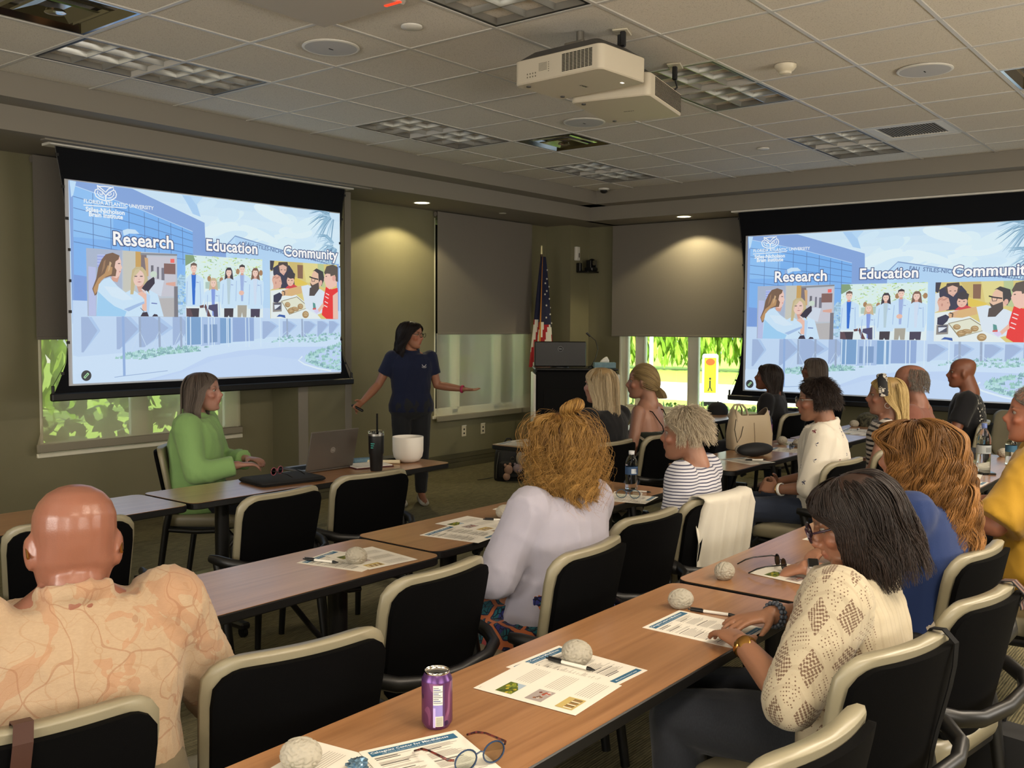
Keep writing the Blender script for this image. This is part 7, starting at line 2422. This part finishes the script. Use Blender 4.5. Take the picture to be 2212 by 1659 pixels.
a.up(); p = a.build('print', M_print, r); p.matrix_local = Matrix.Rotation(R(-70), 4, 'Z') @ Matrix.Translation((0, -.0462, .16)) @ Matrix.Rotation(R(90), 4, 'X')
r = thing('singing_bowl', 'frosted white crystal singing bowl at the end of the table', 'bowl', (1.62, -.19, TZ))
def bowl_fn(t):
    t.b.inputs['Subsurface Weight'].default_value = .4; t.b.inputs['Subsurface Radius'].default_value = (.05, .05, .05)
MB().lathe([(0, 0), (.045, 0), (.07, .010), (.089, .035), (.096, .07), (.097, .158), (.0955, .160), (.094, .158), (.093, .07), (.085, .038), (.066, .016), (0, .008)], 44).build('bowl', mat('frosted_quartz', '#e0dcd4', rough=.6, fn=bowl_fn), r, 60)
r = thing('mallet', 'cream rubber mallet rod lying by the bowl', 'mallet', (1.45, -.12, TZ + .0125), R(-52))
MB().tube([(-.10, 0, 0), (.12, 0, 0)], .0125, 16).build('rod', mat('cream_rubber', '#d6c9a8', rough=.6), r, 60)
r = thing('notebook', 'open white notebook with dark red cover behind the tumbler', 'book', (1.33, -.14, TZ), R(-16))
MB().box((0, 0, .003), (.25, .19, .006), 0, .002).build('cover', mat('maroon_cover', '#4a1c24', rough=.5), r)
MB().box((0, 0, .009), (.238, .178, .006), 0, .002).build('pages', M_paper, r)
r = thing('eyeglass_case', 'pale blue patterned pouch behind the tumbler', 'case', (1.40, -.025, TZ), R(-20))
MB().box((0, 0, .016), (.17, .08, .032), 0, .013).build('body', mat('blue_pouch', '#5f7f92', rough=.8, noise=.4, nscale=60), r)
r = thing('tablet', 'black tablet lying behind the white bowl', 'tablet', (1.62, .0, TZ), R(-8))
MB().box((0, 0, .006), (.22, .13, .012), 0, .004).build('body', M_black, r)
r = thing('brochure', 'pale blue brochure left of the silver laptop', 'paper', (.84, -.03, TZ + .0), R(8))
MB().box((0, 0, .001), (.22, .15, .002)).build('sheet', mat('brochure_paper', '#a7b6c2', rough=.6, noise=.35, nscale=45), r)
r = thing('sticky_note', 'small yellow note on the pale blue brochure', 'paper', (.88, -.01, TZ + .0022), R(20))
MB().box((0, 0, .0006), (.09, .06, .0012)).build('sheet', mat('yellow_note', '#c9bd6c', rough=.7), r)
r = thing('crumpled_wrapper', 'crumpled shiny blue wrapper at the bottom edge', 'wrapper', (-1.437, -3.075, TZ))
b = bmesh.new(); bmesh.ops.create_icosphere(b, subdivisions=3, radius=.02)
for q in b.verts: q.co *= random.uniform(.7, 1.25); q.co.z = q.co.z * .6 + .012
me = bpy.data.meshes.new('foil'); b.to_mesh(me); b.free(); me.materials.append(mat('foil', '#6d8aa0', rough=.25, metal=.7, noise=.5, nscale=120))
o = bpy.data.objects.new('foil', me); C.objects.link(o); o.parent = r

# handbag, pouch, caps, visor, phone
r = thing('handbag', 'cream leather handbag standing open on a table', 'bag', (3.62, -1.55, TZ), R(-33))
M_leather = mat('cream_leather', '#b3a388', rough=.5, bump=.12, bscale=300)
mb = MB(); rings = []
for z, w, d in ((0, .30, .13), (.008, .315, .15), (.10, .33, .14), (.20, .30, .11), (.24, .27, .09)):
    rings.append([(x, y, z + (.06 * max(0, (abs(x) / (w / 2)) ** 2 - .15) - .05 * (1 - min(1, abs(x) / (w / 2)))) * (z / .24) ** 2) for x, y in rrect(w, d, .045, 5)])
mb.rings(rings, True, (True, False)); mb.build('body', M_leather, r, 50)
mb = MB(); mb.rings([[(p[0] * .95, p[1] * .9, p[2] - .004) for p in rg] for rg in rings[1:]], True, (True, False)); mb.build('lining', mat('bag_lining', '#4a3c30', rough=.9), r, 60)
for q in (-1, 1):
    MB().tube([(-.125, q * .045, .20), (-.13, q * .035, .27), (-.11, q * .02, .31), (-.07, q * .015, .315), (-.045, q * .03, .28), (-.03, q * .045, .19)], .006, 8, (0, 1, 0), 1.6).build('handle', M_leather, r, 60)
MB().tube([(-.15, -.07, .22), (-.17, -.085, .15), (-.15, -.09, .06), (-.12, -.085, .10), (-.10, -.08, .17)], .0025, 6).build('cord', M_blackmatte, r)
MB().tube([(.0, -.076, .01), (.0, -.072, .10), (.0, -.060, .19)], .0016, 6).build('seam', mat('seam_thread', '#6d5d46'), r)
r = thing('pouch', 'black zip pouch beside the short-haired woman', 'case', (3.30, -1.74, TZ), R(-20))
MB().ell((0, 0, .045), (.15, .075, .045), 20, 12).build('body', mat('pouch_black', '#16171a', rough=.7), r, 180)
def cap(label, x, y, a, m, z=0):
    r = thing('baseball_cap', label, 'cap', (x, y, TZ + z), R(a))
    MB().lathe([(.098, 0), (.100, .03), (.092, .07), (.068, .10), (.03, .117), (0, .12)], 26).build('crown', m, r, 180)
    mb = MB()
    rs = []
    for k in range(9):
        t = -.9 + 1.8 * k / 8
        rs.append([(.095 * math.cos(t), .095 * math.sin(t), .012), (.095 * math.cos(t) + .075 * math.cos(t) ** .5, .098 * math.sin(t), -.0 + .008 - .0 * k), (.095 * math.cos(t) + .075 * math.cos(t) ** .5, .098 * math.sin(t), .004), (.095 * math.cos(t), .095 * math.sin(t), .006)])
    mb.rings(rs); mb.build('brim', m, r, 60)
    MB().ell((0, 0, .121), (.008, .008, .004), 8, 6).build('button', m, r, 180)
    return r
def camo(t):
    t.color(t.ramp(t.noise(t.obj(), 16, 2, .5, 1), [(.38, '#14150f'), (.44, '#3a3a2a'), (.56, '#5a5644'), (.62, '#24241c')]))
cap('camouflage baseball cap on the table under the right screen', 5.78, -1.66, -60, mat('camouflage', rough=.85, fn=camo))
cap('dark baseball cap on the table by the window', 5.95, -.15, 20, mat('cap_black', '#101014', rough=.8))
r = thing('sun_visor', 'olive sun visor beside the auburn hair', 'hat', (3.66, -2.93, TZ), R(120))
M_olive = mat('olive_canvas', '#6f7355', rough=.8)
mb = MB(); mb.rings([[(.09 * math.cos(t) * k, .075 * math.sin(t) * k, z + .02 * math.cos(t)) for t in [2 * PI * i / 26 for i in range(26)]] for k, z in ((1, .03), (1.02, .065), (.99, .065), (.97, .03))] , True, (False, False)); mb.build('band', M_olive, r, 60)
rs = []
for k in range(11):
    t = -1.2 + 2.4 * k / 10
    rs.append([(.088 * math.cos(t), .075 * math.sin(t), .045), (.088 * math.cos(t) + .085, .10 * math.sin(t), .012), (.088 * math.cos(t) + .085, .10 * math.sin(t), .008), (.088 * math.cos(t), .075 * math.sin(t), .040)])
mb = MB(); mb.rings(rs); mb.build('brim', M_olive, r, 60)
r = thing('smartphone', 'smartphone in a dark case near the tall clear bottle', 'phone', (3.50, -3.10, TZ), R(30))
MB().box((0, 0, .005), (.15, .075, .010), 0, .004).build('case', M_black, r); MB().box((0, 0, .0103), (.14, .066, .0008)).build('glass', mat('phone_glass', '#3a332c', rough=.08), r)
r = thing('dark_pouch', 'dark zip bag behind the bottles at the right', 'case', (4.02, -2.92, TZ), R(10))
MB().box((0, 0, .035), (.34, .12, .07), 0, .028).build('body', mat('dark_nylon', '#131316', rough=.7), r)

# backpack with plush charms
r = thing('backpack', 'black backpack with plush charms on the floor by the podium', 'bag', (5.05, 1.74, 0), R(-42))
M_pack = mat('backpack_nylon', '#0e0f12', rough=.7)
mb = MB(); mb.rings([[(x * k, y * k2 - .0 + off, z) for x, y in rrect(.31, .20, .07, 5)] for z, k, k2, off in ((0, .96, .95, 0), (.015, 1, 1, 0), (.16, 1, 1, 0), (.28, .92, .85, .01), (.35, .75, .62, .02), (.38, .45, .35, .03))]); mb.build('body', M_pack, r, 60)
MB().box((0, -.11, .12), (.24, .05, .18), 0, .02).build('front_pocket', M_pack, r)
MB().tube([(-.05, .05, .37), (-.02, .06, .42), (.02, .06, .42), (.05, .05, .37)], .009, 8).build('grab_handle', M_pack, r, 60)
MB().tube([(-.15, -.08, .03), (-.145, -.085, .15), (-.12, -.075, .30)], .003, 6).build('reflective_piping', M_steel, r)
MB().tube([(-.16, .05, .02), (-.24, .02, .012), (-.33, -.02, .008)], .008, 6, (0, 0, 1), .4).build('strap_end', M_pack, r, 60)
MB().tube([(.01 + .02 * math.cos(t), -.142, .235 + .02 * math.sin(t)) for t in [2 * PI * k / 16 for k in range(16)]], .003, 6, (0, 1, 0), closed=True).build('key_ring', M_chrome, r, 60)
mb = MB(); mb.ell((-.035, -.165, .13), (.045, .035, .05), 14, 10); mb.ell((-.055, -.17, .06), (.038, .035, .04), 12, 8); mb.ell((-.02, -.17, .185), (.015, .01, .018), 8, 6); mb.ell((-.07, -.17, .175), (.015, .01, .018), 8, 6); mb.build('plush_charm', mat('plush_pink', '#a0806e', rough=1, bump=.4, bscale=500), r, 180)
mb = MB(); mb.ell((.06, -.165, .14), (.050, .038, .048), 14, 10); mb.ell((.065, -.20, .115), (.014, .012, .012), 8, 6); mb.ell((.03, -.17, .185), (.013, .01, .015), 8, 6); mb.build('plush_charm', mat('plush_grey', '#8a7c84', rough=1, bump=.4, bscale=500), r, 180)
mb = MB(); mb.ell((.09, -.16, .24), (.05, .035, .07), 14, 10); mb.build('fur_pompom', mat('plush_white', '#8d8880', rough=1, bump=.5, bscale=400), r, 180)

# things hung on the chairs
def on_chair(i):
    x, y, a, lab = CHAIRS[i]
    return (x, y, 0), R(a)
def back_path(x, z):
    return -.205 - (z - .45) * .20 + .85 * x * x
def ribbon(name, label, cat, i, x0, x1, w, zf, zb, m, dx=0.0, th=.003, cols=None, group=None):
    loc, rz = on_chair(i)
    r = thing(name, label, cat, loc, rz, group)
    pts = [(x0, back_path(x0, zf) + .062, zf), (x0, back_path(x0, .84) + .062, .84), (x0, back_path(x0, .87) + .045, .872), (x0, back_path(x0, .87) + .015, .876), (x0 + dx * .15, back_path(x0, .85) - .018, .85)]
    n = 8
    for k in range(1, n + 1):
        z = .85 - (.85 - zb) * k / n
        pts.append((x0 + dx * (.15 + .85 * k / n), back_path(x0, z) - .022 - .004 * math.sin(k), z))
    mb = MB(); rs = []
    for p in pts: rs.append([(p[0] - w / 2, p[1], p[2]), (p[0] + w / 2, p[1], p[2])])
    N = len(pts)
    ring = []
    for j, p in enumerate(pts):
        a = Vector(pts[max(0, j - 1)]); b = Vector(pts[min(N - 1, j + 1)]); t = (b - a).normalized(); nn = Vector((1, 0, 0)).cross(t).normalized() * th / 2
        q = Vector(p)
        ring.append([tuple(q + Vector((-w / 2, 0, 0)) + nn), tuple(q + Vector((w / 2, 0, 0)) + nn), tuple(q + Vector((w / 2, 0, 0)) - nn), tuple(q + Vector((-w / 2, 0, 0)) - nn)])
    mb.rings(ring); mb.build('strap', m, r, 40)
    return r
ribbon('bag_strap', 'brown leather strap hanging over the bald man\'s chair', 'strap', 0, -.03, 0, .034, .74, .46, mat('brown_leather', '#3c2119', rough=.5), -.05)
ribbon('bag_strap', 'black strap hanging down the chair of the crochet top', 'strap', 22, .13, 0, .020, .74, .40, M_blackmatte, .02)
def stripe_strap(t):
    x, y, z = sep(t, t.obj()); w = t.math('FRACT', t.math('MULTIPLY', x, 52))
    t.color(t.ramp(w, [(.0, '#1a1416'), (.30, '#7d6a58'), (.45, '#5c2320'), (.75, '#141014')]))
ribbon('bag_strap', 'striped strap over the empty chair at the right edge', 'strap', 23, .13, 0, .036, .62, .80, mat('striped_webbing', rough=.8, fn=stripe_strap), .0)
r = thing('tote_bag', 'black tote bag on the floor at the right edge', 'bag', (.60, -3.86, 0), R(-8))
mb = MB(); mb.rings([[(x * k, y * k, z) for x, y in rrect(.14, .34, .04, 4)] for z, k in ((0, .95), (.01, 1), (.30, .97), (.34, .9))]); mb.build('body', M_pack, r, 60)
for q in (-1, 1): MB().tube([(q * .055, -.08, .33), (q * .05, -.06, .42), (q * .04, 0, .46), (q * .05, .06, .42), (q * .055, .08, .33)], .006, 8).build('handle', M_pack, r, 60)
loc, rz = on_chair(5)
r = thing('white_shirt', 'white shirt draped over the back of a chair', 'shirt', loc, rz)
mb = MB(); rows = []
nu, nv = 30, 34
for j in range(nv + 1):
    v = j / nv
    row = []
    for i in range(nu + 1):
        u = i / nu
        x = -.16 + .40 * u
        xx = max(-.225, min(.225, x))
        zend = .36 + .06 * math.sin(u * 5)
        s = v * 1.0
        if s < .12:
            z = .78 + (s / .12) * .085; y = back_path(xx, z) + .064
        elif s < .22:
            q = (s - .12) / .10 * PI
            z = .868 + .014 * math.sin(q); y = back_path(xx, .86) + .022 + .042 * math.cos(q)
        else:
            q = (s - .22) / .78
            z = .866 - (.866 - zend) * q; y = back_path(xx, max(z, .5)) - .022 - .03 * q - (.012 * math.sin(u * 26 + 2 * q) + .008 * math.sin(u * 47)) * (.25 + q)
        if abs(x) > .215: z -= .05 * (abs(x) - .215) / .03
        if u < .18 and s > .22: z = max(z, .866 - (.866 - zend) * min(1, (s - .22) / .78) * (.25 + .75 * (u / .18)))
        row.append((x - .02 * max(0, s - .3) * (1 - u), y, z))
    rows.append(row)
mb.rings(rows, False, (False, False))
o = mb.build('cloth', cloth('white_cotton', '#cfc9ba', .12), r, 180)
so = o.modifiers.new('thick', 'SOLIDIFY'); so.thickness = .003
